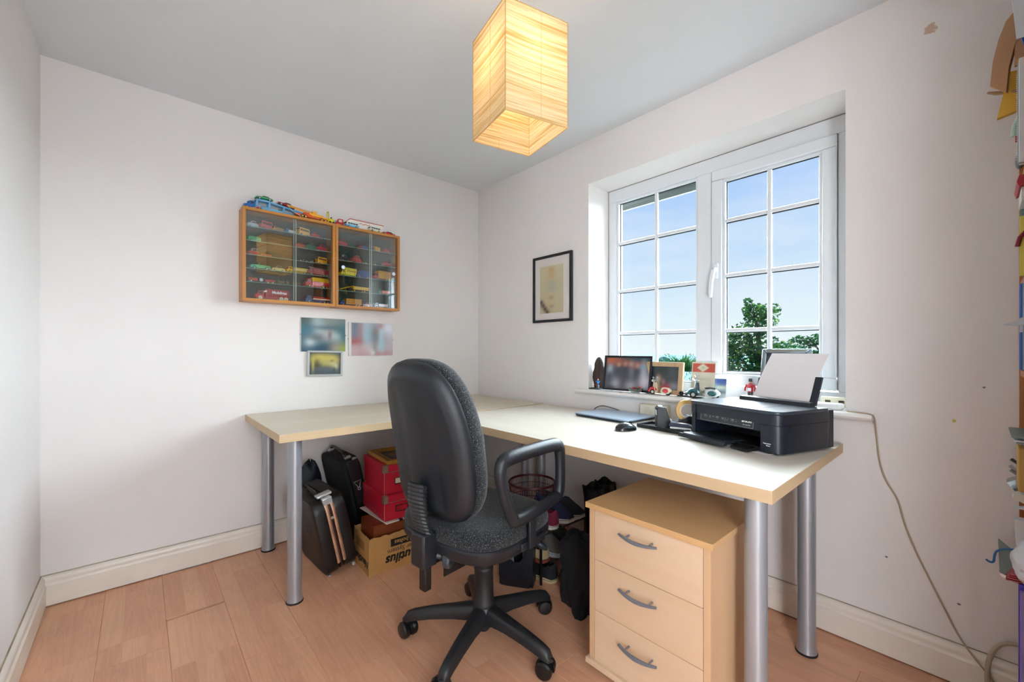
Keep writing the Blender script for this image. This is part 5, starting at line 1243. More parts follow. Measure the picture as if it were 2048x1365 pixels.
# model scooters: local -x is the front
def scooter(label, x, y, yaw, s, body, panel, shield, seat):
    t = thing('model_scooter', label, 'model scooter', (x, y, SZ+.0003), R(yaw))
    S = lambda *p: tuple(q*s for q in p)
    for wx in (-.052, .048):
        b = B(); b.lathe([(.0130*s, -.005*s), (.0165*s, -.0045*s), (.0180*s, 0), (.0165*s, .0045*s), (.0130*s, .005*s)], axis='Y', n=24); b.v = [Vector((v.x+wx*s, v.y, v.z+.018*s)) for v in b.v]
        w = put(b, 'wheel', m_tyre, t, world=False)
        b = B(); b.lathe([(.0128*s, -.0042*s), (.004*s, -.006*s), (.001, -.006*s)], axis='Y', n=18); b.lathe([(.0128*s, .0042*s), (.004*s, .006*s), (.001, .006*s)], axis='Y', n=18)
        b.v = [Vector((v.x+wx*s, v.y, v.z+.018*s)) for v in b.v]; put(b, 'hub_cap', m_chrome, w, world=False)
    m1, m2 = paint(body), paint(panel)
    b = B(); b.loft([[S(-.066+q[0], q[1]*.9, q[2]) for q in ((0, -.008, .026), (.008, -.011, .038), (.022, -.010, .042), (.030, -.009, .034), (.030, .009, .034), (.022, .010, .042), (.008, .011, .038), (0, .008, .026))][k:k+1][0:1]*1 for k in range(1)]) if False else None
    arc = [(-.052+.022*math.cos(a), .018+.024*math.sin(a)) for a in [R(q) for q in range(20, 181, 20)]]
    b = B(); b.tube([S(x_, 0, z_) for x_, z_ in arc], .0085*s, n=8, flat=1.1); put(b, 'mudguard', m2, t, world=False)
    sh_ = B(); rg = []
    for z, hw in ((.012, .012), (.022, .017), (.045, .020), (.065, .018), (.078, .012)):
        xx = -.034-.10*(z-.02)*.35
        rg.append([S(xx+.006*(yy/hw)**2 if hw else xx, yy, z) for yy in (-hw, -hw*.5, 0, hw*.5, hw)]+[S(xx-.003+.006*(yy/hw)**2, yy, z) for yy in (hw, hw*.5, 0, -hw*.5, -hw)])
    sh_.loft(rg); put(sh_, 'leg_shield', paint(shield), t, world=False)
    b = B(); b.box(*[q*s for q in (-.036, .012, -.013, .013, .010, .014)]); put(b, 'footboard', m1, t, world=False, bevel=.0005)
    b = B(); rg = []
    for x_, hw, z0, z1 in ((.002, .009, .012, .042), (.014, .016, .010, .050), (.034, .019, .010, .053), (.054, .016, .014, .048), (.070, .007, .024, .036)):
        rg.append([S(x_, -hw, z0+.3*(z1-z0)), S(x_, -hw*.7, z0), S(x_, hw*.7, z0), S(x_, hw, z0+.3*(z1-z0)), S(x_, hw*.85, z0+.75*(z1-z0)), S(x_, hw*.3, z1), S(x_, -hw*.3, z1), S(x_, -hw*.85, z0+.75*(z1-z0))])
    b.loft(rg); put(b, 'rear_body', m1, t, world=False, angle=60)
    for s_ in (-1, 1): put(B().ell(S(.038, s_*.017, .030), S(.020, .005, .013), n=12, m=8), 'side_panel', m2, t, world=False)
    put(B().loft([[S(.004, -.008, .050), S(.004, .008, .050), S(.004, .008, .056), S(.004, -.008, .056)], [S(.03, -.010, .052), S(.03, .010, .052), S(.03, .010, .059), S(.03, -.010, .059)], [S(.052, -.008, .050), S(.052, .008, .050), S(.052, .008, .056), S(.052, -.008, .056)]]), 'saddle', paint(seat), t, world=False, bevel=.001)
    b = B(); b.cyl(S(-.050, 0, .036), S(-.042, 0, .088), .003*s, n=8); b.tube([S(-.034, -.028, .086), S(-.044, -.012, .090), S(-.046, 0, .090), S(-.044, .012, .090), S(-.034, .028, .086)], .0028*s, n=7); put(b, 'handlebar', m_chrome, t, world=False)
    put(B().ell(S(-.051, 0, .088), S(.008, .009, .009), n=12, m=8), 'headlamp', m1, t, world=False)
    for s_ in (-1, 1): put(B().cyl(S(-.040, s_*.020, .090), S(-.036, s_*.026, .108), .0008*s, n=5).cyl(S(-.037, s_*.026, .109), S(-.034, s_*.026, .110), .006*s, n=12), 'mirror', m_chrome, t, world=False)
    return t
scooter('red and cream model scooter in front of the pale wooden frame', -.008, -1.562, -86, .82, '#e8dcc0', '#cf3a44', '#dcc9a8', '#c23a56')
scooter('white and teal model scooter partly behind the printer', -.018, -1.790, -84, .98, '#e4e8e4', '#1f6a70', '#2f4450', '#22333a')
# model racing motorcycle/sidecar style car on a black plinth
f1c = thing('model_racing_car', 'white and green open-wheel model racing car on a thin black plinth', 'model car', (.028, -1.700, SZ), R(-96))
put(B().box(-.055, .055, -.028, .028, 0, .006), 'plinth', mat('gloss_black', '#0e0f11'), f1c, world=False, bevel=.001)
b = B(); b.tube([(-.048, 0, .014), (-.03, 0, .016), (.0, 0, .022), (.02, 0, .024), (.045, 0, .020)], [.003, .006, .011, .011, .006], n=10, flat=1.1); put(b, 'body', paint('#e8e8e6'), f1c, world=False)
put(B().box(.0, .04, -.016, -.006, .012, .034).box(.0, .04, .006, .016, .012, .034), 'sidepod', paint('#18806a'), f1c, world=False, bevel=.003)
put(B().box(.042, .052, -.020, .020, .036, .038).box(.046, .048, -.020, -.019, .02, .038).box(.046, .048, .019, .020, .02, .038), 'rear_wing', paint('#1a2a48'), f1c, world=False, smooth=False)
put(B().box(-.052, -.044, -.022, .022, .010, .012), 'front_wing', paint('#d8483c'), f1c, world=False, smooth=False)
put(B().ell((.006, 0, .036), (.005, .005, .006), n=10, m=7), 'driver_helmet', paint('#c24a5a'), f1c, world=False)
for x_, r_ in ((-.034, .0105), (.034, .0125)):
    for s_ in (-1, 1):
        b = B(); b.lathe([(r_*.85, -.005), (r_, -.004), (r_, .004), (r_*.85, .005)], axis='Y', n=18); b.v = [Vector((v.x+x_, v.y+s_*.022, v.z+r_+.006)) for v in b.v]; put(b, 'wheel', m_tyre, f1c, world=False)
# small red figurine
fig = thing('figurine', 'tiny figurine in red jacket and black hat standing on the sill beside the printer', 'figurine', (.170, -1.925, SZ))
b = B(); b.tube([(0, -.006, 0), (0, -.006, .035)], [.005, .006], n=8); b.tube([(0, .006, 0), (0, .006, .035)], [.005, .006], n=8); put(b, 'legs', mat('figure_dark', '#2a2c30', r=.5), fig, world=False)
b = B(); b.tube([(0, 0, .032), (0, 0, .045), (0, 0, .066), (0, 0, .072)], [.012, .013, .015, .006], n=12); put(b, 'jacket', mat('figure_red', '#b5222c', r=.4), fig, world=False)
for s_ in (-1, 1): put(B().tube([(0, s_*.014, .066), (-.002, s_*.022, .052), (-.006, s_*.022, .036)], [.005, .0045, .004], n=8), 'arm', mat('figure_red', '#b5222c'), fig, world=False)
put(B().box(-.0145, -.011, -.008, .008, .036, .052), 'shirt', mat('figure_white', '#d8e0e4', r=.5), fig, world=False, bevel=.002)
put(B().ell((0, 0, .078), (.0065, .0065, .0075), n=10, m=7), 'head', mat('figure_skin', '#d99a86'), fig, world=False)
put(B().lathe([(.0085, .081), (.008, .0835), (.0075, .095), (.004, .098)], n=14), 'hat', mat('figure_dark', '#2a2c30'), fig, world=False)
# silver frame seen from its back corner behind the printer paper
m_sil = mat('polished_silver', '#9fb0bb', r=.18, m=.85)
sf = thing('framed_picture', 'silver picture frame half hidden behind the printer paper', 'picture', (.085, -2.085, SZ+.001), rot=(R(-14), 0, R(-90)))
for (ax, s_) in (('h', 1), ('h', -1), ('v', 1), ('v', -1)):
    w, h, bw_ = .190, .240, .020
    if ax == 'h': zz = h if s_ > 0 else 0; poly = [(-w/2, zz), (w/2, zz), (w/2-bw_, zz-s_*bw_), (-w/2+bw_, zz-s_*bw_)]
    else: poly = [(s_*w/2, h), (s_*w/2, 0), (s_*(w/2-bw_), bw_), (s_*(w/2-bw_), h-bw_)]
    put(B().prism(poly, 1, -.018, 0), 'frame_bar', m_sil, sf, world=False, smooth=False, bevel=.005)
put(B().box(-.09, .09, -.004, 0, .004, .236), 'backing_board', mat('grey_backing', '#3c4248', r=.5), sf, world=False, smooth=False)
# cream socket block and white adaptor at the sill end, with its flex
ad = thing('socket_block', 'cream two-way socket block standing at the right end of the sill', 'socket block', (.100, -2.262, SZ), R(-84))
put(B().box(-.046, .046, 0, .026, 0, .040), 'casing', mat('cream_plastic', '#ddd9bd', r=.4), ad, world=False, bevel=.003, seg=2)
for s_ in (-1, 1): put(B().box(s_*.022-.009, s_*.022+.009, -.001, .003, .016, .028), 'socket_hole', mat('socket_dark', '#4a3c2c', r=.8), ad, world=False, smooth=False); put(B().box(s_*.022-.004, s_*.022+.004, -.0012, .003, .005, .009), 'earth_slot', mat('socket_dark', '#4a3c2c'), ad, world=False, smooth=False)
wa = thing('wifi_box', 'flat white plastic box lying on the sill just behind the printer', 'box', (.035, -2.235, SZ), R(-92))
put(B().box(-.065, .065, -.035, .035, 0, .022), 'casing', mat('white_plastic', '#ececea'), wa, world=False, bevel=.007, seg=3)
# coins / clips on the sill
for k, (x, y, r_) in enumerate(((-.040, -1.345, .010), (-.030, -1.395, .006), (-.038, -1.455, .011), (-.028, -1.49, .009))):
    b = B(); b.lathe([(r_, 0), (r_, .0016)], c=(x, y, SZ), n=18); solo(b, 'coin', m_chrome, ('small silver coin under the black-framed photo on the sill', 'tiny silver disc on the sill left of the glass bowl', 'small silver coin on the sill right of the glass bowl', 'small silver coin before the left corner of the pale wooden frame')[k], 'coin')

# ================================================================ ON THE DESK
DZ = .7425
lp = thing('laptop', 'closed blue-grey laptop lying near the wall on the window desk', 'laptop', (-.152, -1.382, DZ), R(-90-3))
m_lap = mat('laptop_blue', '#a9bdd2', r=.3, m=.15); m_lapd = mat('laptop_edge', '#36445a', r=.35, m=.3)
def rslab(b, w, d, z0, z1, r, taper=0):
    o = rrect(-w/2, w/2, -d/2, d/2, r); i_ = rrect(-w/2+taper, w/2-taper, -d/2+taper, d/2-taper, max(r-taper, .001))
    b.loft([[(x, y, z0) for x, y in i_], [(x, y, z1) for x, y in o]]); return b
b = rslab(B(), .340, .245, .0015, .0105, .012, .006); put(b, 'base', m_lapd, lp, world=False)
b = rslab(B(), .340, .245, .0112, .0175, .012, -.0); put(b, 'lid', m_lap, lp, world=False, bevel=.001)
for x in (-.14, .14):
    for y in (-.1, .1): put(B().lathe([(.006, 0), (.006, .002)], c=(x, y, 0), n=10), 'foot', m_foot, lp, world=False)
b = B(); b.tube(smoothpath([(-.030, -1.36, DZ+.008), (-.018, -1.30, DZ+.02), (-.015, -1.21, DZ+.03), (-.02, -1.165, DZ+.016), (-.045, -1.17, DZ+.004), (-.06, -1.20, DZ+.004), (-.05, -1.26, DZ+.003), (-.022, -1.42, DZ+.003), (-.018, -1.55, DZ+.003)], 5), .0022, n=6)
solo(b, 'power_cable', m_tyre, 'thin black cable looping behind the closed laptop', 'cable')
mo = thing('computer_mouse', 'black computer mouse on the desk in front of the laptop', 'mouse', (-.410, -1.618, DZ), R(-18))
b = B(); rings = []
for t in [0, .04, .12, .25, .4, .55, .7, .84, .94, 1]:
    x = -.052+.104*t; hw = .031*(1-abs(2*t-1)**2.6)**.5+.001; hz = .036*(math.sin(PI*(t*.86+.08)))**.75*(1-.12*t)
    rings.append([(x, hw*math.cos(a), .001+max(0, math.sin(a))**.8*hz if math.sin(a) > 0 else .001) for a in [PI*j/12 for j in range(13)]])
b.loft(rings); put(b, 'shell', mat('mouse_black', '#1e2124', r=.25, coat=.2), mo, world=False, angle=60)
for s_ in (-1, 1): put(B().tube([(-.030, s_*.0262, .016), (0, s_*.0300, .017), (.03, s_*.0262, .014)], [.002, .006, .002], n=8, flat=.35, up=(0, 0, 1)), 'side_grip', mat('mouse_grip', '#2c4552', r=.5), mo, world=False)
put(B().cyl((.026, -.003, .030), (.026, .003, .030), .007, n=14), 'scroll_wheel', m_tyre, mo, world=False)
# desk tidy, tape dispenser, stapler
ty = thing('pen_tray', 'long dark plastic pen tray holding the tape dispenser', 'tray', (-.265, -1.728, DZ), R(-98))
put(B().box(-.115, .125, -.055, .050, .001, .005), 'tray_floor', m_pl, ty, world=False, bevel=.001)
for (a, c, d, e) in ((-.115, .125, -.055, -.049), (-.115, .125, .044, .050), (-.115, -.109, -.055, .050), (.119, .125, -.055, .050)): put(B().box(a, c, d, e, .001, .016), 'tray_wall', m_pl, ty, world=False, bevel=.0015)
for k in range(3): put(B().tube([(-.10, -.040+.004*k, .008+.001*k), (.02, -.042+.005*k, .008+.001*k)], .0025, n=6), 'pen', (m_blk, m_chrome, mat('pen_white', '#d8d8d8', r=.4))[k], ty, world=False)
class SB(B):
    def add(s, vs, fs, mi=0): return B.add(s, [Vector(v)*1.28 for v in vs], fs, mi)
td = thing('tape_dispenser', 'black desktop tape dispenser with a tan roll of sticky tape', 'tape dispenser', (-.222, -1.765, DZ+.006), R(-52))
m_td = mat('dispenser_black', '#12161c', r=.45)
b = SB(); b.prism([(-.075, 0), (.065, 0), (.070, .012), (.055, .040), (.030, .046), (-.010, .022), (-.028, .020), (-.040, .052), (-.044, .072), (-.068, .074), (-.076, .066)], 1, -.024, .024); put(b, 'body', m_td, td, world=False, bevel=.003, seg=2)
put(SB().box(-.0775, -.0755, -.021, .021, .046, .062), 'white_label', mat('label_white', '#cfd2dc', r=.5), td, world=False, smooth=False)
for k in range(3): put(SB().box(-.0768, -.0756, -.012+.002*k, .008-.002*k, .034-.006*k, .037-.006*k), 'label_print', mat('label_gold', '#7a6a50', r=.5), td, world=False, smooth=False)
b = SB(); b.lathe([(.0245, -.010), (.0375, -.010), (.0375, .010), (.0245, .010), (.0245, -.010)], axis='Y', n=32, caps=False); b.v = [Vector((v.x+.036, v.y, v.z+.078)) for v in b.v]
tp = put(b, 'tape_roll', mat('tape_tan', '#cfa356', r=.3, coat=.4), td, world=False)
b = SB(); b.lathe([(.0225, -.0104), (.0247, -.0104), (.0247, .0104), (.0225, .0104), (.0225, -.0104)], axis='Y', n=32, caps=False); b.v = [Vector((v.x+.036, v.y, v.z+.078)) for v in b.v]; put(b, 'core', mat('core_white', '#e6e2da', r=.6), tp, world=False)
put(SB().box(-.069, -.055, -.010, .010, .0745, .077), 'cutter', m_chrome, td, world=False, smooth=False)
st = thing('stapler', 'small dark blue stapler lying in front of the tape dispenser beside the printer', 'stapler', (-.305, -1.815, DZ+.006), R(-75))
put(B().box(-.045, .06, -.016, .016, 0, .008), 'base', m_blk, st, world=False, bevel=.002)
put(B().box(-.040, .06, -.010, .010, .013, .021), 'magazine', m_chrome, st, world=False, bevel=.001)
b = B(); b.prism([(-.044, .021), (-.046, .032), (-.036, .040), (.03, .036), (.058, .028), (.06, .021)], 1, -.014, .014); put(b, 'top_arm', mat('navy_plastic', '#18243c', r=.3, coat=.3), st, world=False, bevel=.003, seg=2)
put(B().box(.045, .06, -.012, .012, .006, .022), 'hinge', m_blk, st, world=False, bevel=.002)
cb = thing('crumpled_wrapper', 'crumpled clear plastic wrapper on the desk between laptop and tape dispenser', 'wrapper', (-.135, -1.655, DZ))
b = B(); rings = []
for i in range(7):
    t = i/6; rr_ = .045*math.cos(t*PI/2*.96); rings.append([(rr_*math.cos(a)*(1+.3*noise.noise(Vector((math.cos(a)*2, math.sin(a)*2, t*3)))), rr_*.8*math.sin(a)*(1+.3*noise.noise(Vector((math.cos(a)*3, math.sin(a)*2, t*4+3)))), .028*math.sin(t*PI/2)*(1+.3*math.sin(a*5+t*4))+.001) for a in [2*PI*j/20 for j in range(20)]])
b.loft(rings); put(b, 'film', mat('frosted_film', '#cdd3d3', r=.15, coat=.6), cb, world=False, angle=20)
# double socket in cream trunking on the wall under the sill
sk = thing('wall_socket', 'cream double wall socket box behind the laptop, under the window sill', 'socket', (0, -1.535, .742))
put(B().box(-.030, -.0005, -1.612, -1.458, .742, .812), 'back_box', mat('cream_plastic', '#ddd9bd'), sk, bevel=.002)
put(B().box(-.038, -.030, -1.609, -1.461, .745, .809), 'face_plate', mat('cream_face', '#e6e0cc', r=.35), sk, bevel=.003, seg=2)
for y in (-1.50, -1.57): put(B().box(-.0395, -.037, y-.012, y+.012, .782, .796), 'rocker_switch', mat('cream_face', '#e6e0cc'), sk, bevel=.001)

# ---------------------------------------------------------------- printer (local x: left to right seen from the front, y: front to back)
PM = Vector((-.321, -1.858, DZ)); PR_ = R(-108)
pr = thing('printer', 'black inkjet printer with paper in its rear feed, on the desk end', 'printer', PM, PR_)
m_pr = mat('printer_black', '#151d28', r=.36, bump=.12, bs=300); m_prt = mat('printer_top', '#2b3540', r=.34, coat=.2); m_prd = mat('printer_dark', '#06070a', r=.5)
PW, PD, PH = .378, .272, .146
def outline(x0, x1, y0, y1, rf, rb):
    out = []
    for cx, cy, a0, r_ in ((x1-rb, y1-rb, 0, rb), (x0+rb, y1-rb, 90, rb), (x0+rf, y0+rf, 180, rf), (x1-rf, y0+rf, 270, rf)):
        for k in range(7): a = R(a0+90*k/6); out.append((cx+r_*math.cos(a), cy+r_*math.sin(a)))
    return out
def PP(b, n, m, par=None, **k): return put(b, n, m, par or pr, world=False, **k)
# lower housing split round the output opening: left cheek, right cheek, floor
def cheek(x0, x1, z0, z1, name='housing'):
    pass
O = outline(0, PW, 0, PD, .030, .012)
L_ = [p for p in O]
# right cheek, left cheek, rear block
def poly_clip(poly, xa, xb):
    def clip(ps, f, inter):
        out = []
        for i in range(len(ps)):
            a, c = ps[i], ps[(i+1) % len(ps)]
            if f(a): out.append(a)
            if f(a) != f(c): out.append(inter(a, c))
        return out
    def ix(X_): return lambda a, c: (X_, a[1]+(c[1]-a[1])*(X_-a[0])/(c[0]-a[0]))
    ps = clip(poly, lambda p: p[0] >= xa, ix(xa)); return clip(ps, lambda p: p[0] <= xb, ix(xb))
lowz0, lowz1 = .006, .098
body = PP(B().prism(poly_clip(O, .312, 9), 2, lowz0, lowz1), 'right_housing', m_pr, angle=30)
PP(B().prism(poly_clip(O, -9, .034), 2, lowz0, lowz1), 'left_housing', m_pr)
PP(B().box(.034, .312, .16, PD, lowz0, lowz1), 'rear_housing', m_prd, smooth=False)
PP(B().box(.034, .312, .002, .16, lowz0, .018), 'output_floor', m_prd, smooth=False)
PP(B().box(.034, .312, .045, .16, .074, lowz1), 'output_roof', m_prd, smooth=False)
for k in range(6): PP(B().box(.06+.042*k, .063+.042*k, .05, .155, .055, .074), 'guide_rib', m_prd, smooth=False)
PP(B().box(.02, PW-.02, .02, PD-.02, 0, .006), 'base_plate', m_foot, smooth=False)
# upper housing with seam
U = outline(-.001, PW+.001, -.0015, PD+.001, .030, .012)
PP(B().prism(poly_clip(U, .3115, 9), 2, .0995, .134), 'upper_housing', m_pr)
PP(B().prism(poly_clip(U, -9, .0345), 2, .0995, .134), 'upper_housing', m_pr)
PP(B().box(.0345, .3115, .004, PD, .0995, .134), 'upper_housing', m_pr, smooth=False)
T_ = outline(-.003, PW+.002, -.004, PD-.002, .032, .014); T2_ = outline(-.001, PW, -.002, PD-.004, .030, .012)
PP(B().loft([[(x, y, .1345) for x, y in T2_], [(x, y, .137) for x, y in T_], [(x, y, .143) for x, y in T_], [(x, y, .1462) for x, y in T2_]]), 'scanner_lid', m_prt, angle=40)
PP(B().box(.10, .28, PD*.25, PD*.7, .1462, .1466), 'lid_inlay', m_prt, smooth=False)
# finger notch on the right side, rear unit
PP(B().prism([(.05, .086), (.07, .097), (.13, .097), (.15, .101), (.05, .101)][::1], 0, PW-.004, PW+.0012), 'lift_notch', m_prd, smooth=False)
PP(B().box(.012, PW-.004, PD+.001, PD+.030, .004, .138), 'rear_unit', m_pr, bevel=.002)
# front control panel hinged at the top of the opening
cp = PP(B(M=Matrix.Translation((0, -.004, 0)) @ Matrix.Rotation(R(-7), 4, 'X')).box(.0365, .3095, -.002, .010, .072, .1175), 'control_panel', m_pr, bevel=.002)
CPM = MW[pr] @ Matrix.Translation((0, -.004, 0)) @ Matrix.Rotation(R(-7), 4, 'X')
def cpM(x, z, y=-.0022): return CPM @ frameM((x, y, z), (1, 0, 0), (0, 0, 1))
m_icon = mat('panel_print', '#aeb4b8', r=.5)
bb = B(M=Matrix.Translation((0, -.004, 0)) @ Matrix.Rotation(R(-7), 4, 'X')); bb.box(.058, .283, -.0028, -.0015, .0765, .1135)
pn = PP(bb, 'button_panel', mat('panel_grey', '#2c2f31', r=.3), cp, smooth=False)
def ring(b, x, z, r_, w=.0006):
    n = 24; o = len(b.v)
    vs = []; fs = []
    for j in range(n):
        a = 2*PI*j/n; vs += [(x+r_*math.cos(a), -.0031, z+r_*math.sin(a)), (x+(r_-w)*math.cos(a), -.0031, z+(r_-w)*math.sin(a))]
    for j in range(n): k = (j+1) % n; fs.append((2*j, 2*k, 2*k+1, 2*j+1))
    b.add(vs, fs)
bb = B(M=Matrix.Translation((0, -.004, 0)) @ Matrix.Rotation(R(-7), 4, 'X'))
for (a, c, d, e) in ((.058, .283, .0765, .0772), (.058, .283, .1128, .1135), (.058, .0587, .0765, .1135), (.2823, .283, .0765, .1135)): bb.box(a, c, -.0031, -.0028, d, e)
PP(bb, 'panel_outline', m_icon, pn, smooth=False)
for (x, z, r_) in ((.080, .097, .0062), (.134, .0965, .006), (.160, .096, .006), (.176, .096, .006), (.200, .0955, .0068)):
    bb = B(M=Matrix.Translation((0, -.004, 0)) @ Matrix.Rotation(R(-7), 4, 'X')); ring(bb, x, z, r_); PP(bb, 'button_ring', m_icon, pn, smooth=False)
bb = B(M=Matrix.Translation((0, -.004, 0)) @ Matrix.Rotation(R(-7), 4, 'X'))
for (x0, x1, z0, z1) in ((.079, .081, .096, .100), (.098, .103, .1005, .1015), (.098, .100, .0905, .0925), (.102, .104, .0905, .0925), (.101, .103, .095, .098), (.112, .121, .0958, .0968), (.132, .136, .0955, .0985), (.158, .160, .094, .098), (.198, .202, .0935, .0975), (.213, .2145, .0985, .101), (.213, .218, .0905, .0915), (.166, .170, .0865, .0875)):
    bb.box(x0, x1, -.0032, -.0029, z0, z1)
PP(bb, 'button_icons', m_icon, pn, smooth=False, kind='stuff')
text('brand_lettering', 'EPSON', .0125, cpM(.257, .0985, -.0031), mat('panel_white', '#e4e6e6', r=.4), pn, bold=.0004)
text('model_lettering', 'XP-2150 WiFi', .0052, cpM(.257, .0855, -.0031), m_icon, pn)
text('side_lettering', 'Expression', .0062, MW[pr] @ frameM((.336, -.0008, .036), (1, 0, 0), (0, 0, 1)), mat('panel_white', '#e4e6e6'), body)
text('side_lettering', 'Home', .0055, MW[pr] @ frameM((.340, -.0008, .029), (1, 0, 0), (0, 0, 1)), mat('panel_white', '#e4e6e6'), body)
# output tray, pulled out and slightly raised
tb = B(); tb.prism([(-.045, .012), (-.060, .014), (-.064, .024), (-.052, .026), (.06, .019), (.06, .013)], 0, .030, .215)
PP(tb, 'output_tray', mat('printer_tray', '#20262c', r=.4), bevel=.001)
tb = B(); tb.prism([(-.080, .008), (-.050, .008), (-.050, .018), (-.078, .020)], 0, .0, .235) if False else None
tb = B(); tb.prism([(-.072, .007), (-.066, .0215), (-.058, .0215), (-.048, .009)], 0, .012, .222); PP(tb, 'tray_lip', mat('printer_tray', '#20262c'), bevel=.0015)
PP(B().prism([(-.05, .004), (-.05, .012), (.02, .017), (.02, .004)], 0, .235, .300), 'tray_arm', m_prd, smooth=False)
# rear paper feed
fd = PP(B().prism([(.226, .1462), (.231, .160), (.250, .163), (.262, .1462)], 0, .055, .335), 'feed_cover', mat('printer_tray', '#20262c'), bevel=.001)
sp = B(); sp.prism([(.262, .148), (.272, .148), (.312, .250), (.302, .252)], 0, .312, .335); PP(sp, 'paper_support', m_pr, bevel=.001)
sp = B(); sp.prism([(.276, .148), (.279, .148), (.309, .235), (.306, .236)], 0, .085, .312); PP(sp, 'paper_support', m_pr, smooth=False)
pap = thing('paper_sheet', 'sheets of plain white paper standing in the printer rear feed', 'paper', PM, PR_)
b = B(); rg = []
for i in range(11):
    t = i/10; y = .266+.092*t+.010*math.sin(PI*t)*-1; z = .150+.188*t
    rg.append([(.088+.020*t, y, z), (.308+.020*t, y, z), (.308+.020*t, y+.0022, z), (.088+.020*t, y+.0022, z)])
b.loft(rg); put(b, 'sheet', mat('plain_paper', '#e4dcdb', r=.75), pap, world=False)
sh_ = B(); sh_.box(.18, .345, -.012, .12, .0002, .0010); pap2 = thing('paper_sheet', 'white sheet of paper lying on the desk under the front of the printer', 'paper', PM, PR_)
put(sh_, 'sheet', mat('plain_paper', '#e4dcdb'), pap2, world=False, smooth=False)

# ================================================================ UNDER THE DESKS
m_case = mat('suitcase_black', '#120e0d', r=.5, coat=.05, bump=.3, bs=90, var=.3, vs=6)
m_brass = mat('worn_brass', '#d9b79c', r=.3, m=.75, var=.25, vs=20)
m_bagl = mat('black_bag_leather', '#101215', r=.38, bump=.5, bs=70)
m_bagc = mat('black_bag_cloth', '#0e0f12', r=.85, bump=.6, bs=300)
# hard suitcase standing on its short side, leaning left
su = thing('suitcase', 'dark hard vintage suitcase with two metal strips standing by the left desk leg', 'suitcase', (-1.268, -.405, 0), rot=(0, R(-12), R(3)))
def rr_box(b, x0, x1, y0, y1, z0, z1, r):
    """box with rounded profile in the y... x is thickness; rounded corners seen from the front (x-z) small, from the side (y-z) r"""
    poly = rrect(y0, y1, z0, z1, r, 5)
    e = .010
    cy, cz = (y0+y1)/2, (z0+z1)/2
    def sc(k): return [((y-cy)*(1-k/(y1-y0)*2)+cy, (z-cz)*(1-k/(z1-z0)*2)+cz) for y, z in poly]
    b.loft([[(x0, y, z) for y, z in sc(e*1.2)], [(x0+e*.5, y, z) for y, z in sc(e*.25)], [(x0+e, y, z) for y, z in poly], [(x1-e, y, z) for y, z in poly], [(x1-e*.5, y, z) for y, z in sc(e*.25)], [(x1, y, z) for y, z in sc(e*1.2)]])
    return b
b = rr_box(B(), -.078, -.010, -.185, .18, .016, .394, .06); put(b, 'shell', m_case, su, world=False)
b = rr_box(B(), .010, .078, -.185, .18, .016, .394, .06); put(b, 'shell', m_case, su, world=False)
b = rr_box(B(), -.006, .006, -.183, .178, .018, .392, .06); put(b, 'seam', mat('oxblood_seam', '#3a1512', r=.5), su, world=False)
for x in (-.014, .014):
    P = [(x, -.12, .393)]+[(x, -.188+.062*(1-math.cos(a)), .331+.064*math.sin(a)) for a in [R(q) for q in (90, 70, 50, 30, 10, 0)]]+[(x, -.189, .29), (x, -.189, .1), (x, -.187, .07)]
    b = B(); b.tube(P, .0075, n=4, flat=.55, up=(1, 0, 0)); put(b, 'metal_strip', m_brass, su, world=False)
hd = B(); hd.tube([(-.02, -.10, .388), (-.02, -.09, .412), (-.02, -.0, .415), (-.02, .02, .402)], .006, n=8, flat=2); put(hd, 'handle', m_case, su, world=False)
b = B(); b.box(-.035, .035, -.150, -.110, .398, .410); b.box(-.022, .022, -.178, -.150, .364, .398)
put(b, 'clasp', m_chrome, su, world=False, bevel=.003)
put(B().cyl((0, -.191, .30), (0, -.186, .30), .007, n=12), 'rivet', m_chrome, su, world=False)
for k in range(4): put(B().cyl(((-.06, -.06, .06, .06)[k], (-.15, .15, -.15, .15)[k], .0), ((-.06, -.06, .06, .06)[k], (-.15, .15, -.15, .15)[k], .018), .008, n=8), 'foot_stud', m_chrome, su, world=False)
# limp navy/black bag behind the suitcase
def lump(name, mtl, label, cat, c, r, top, seed, flop=.25, rough=.2, n=30, m=14):
    b = B(); rings = []
    for i in range(m+1):
        t = i/m; k = max(.10, math.sqrt(max(0, 1-t**3.2)))
        ring = []
        for j in range(n):
            a = 2*PI*j/n; nn_ = 1+rough*noise.noise(Vector((math.cos(a)*1.7+seed, math.sin(a)*1.7, t*3.5)))+.35*rough*noise.noise(Vector((math.cos(a)*6+seed, math.sin(a)*6, t*9)))
            ring.append((c[0]+r[0]*k*nn_*math.cos(a)-flop*t*t*r[0], c[1]+r[1]*k*nn_*math.sin(a), top*(1-(1-t)**1.35)*(1+.04*math.sin(3*a+seed)*t)+.001))
        rings.append(ring)
    b.loft(rings)
    return solo(b, name, mtl, label, cat, angle=80)
lump('cloth_bag', mat('navy_cloth', '#141b26', r=.6, bump=.6, bs=25), 'limp navy cloth bag slumped against the wall behind the suitcase', 'bag', (-1.285, -.090, 0), (.075, .062), .450, 3, flop=-.1)
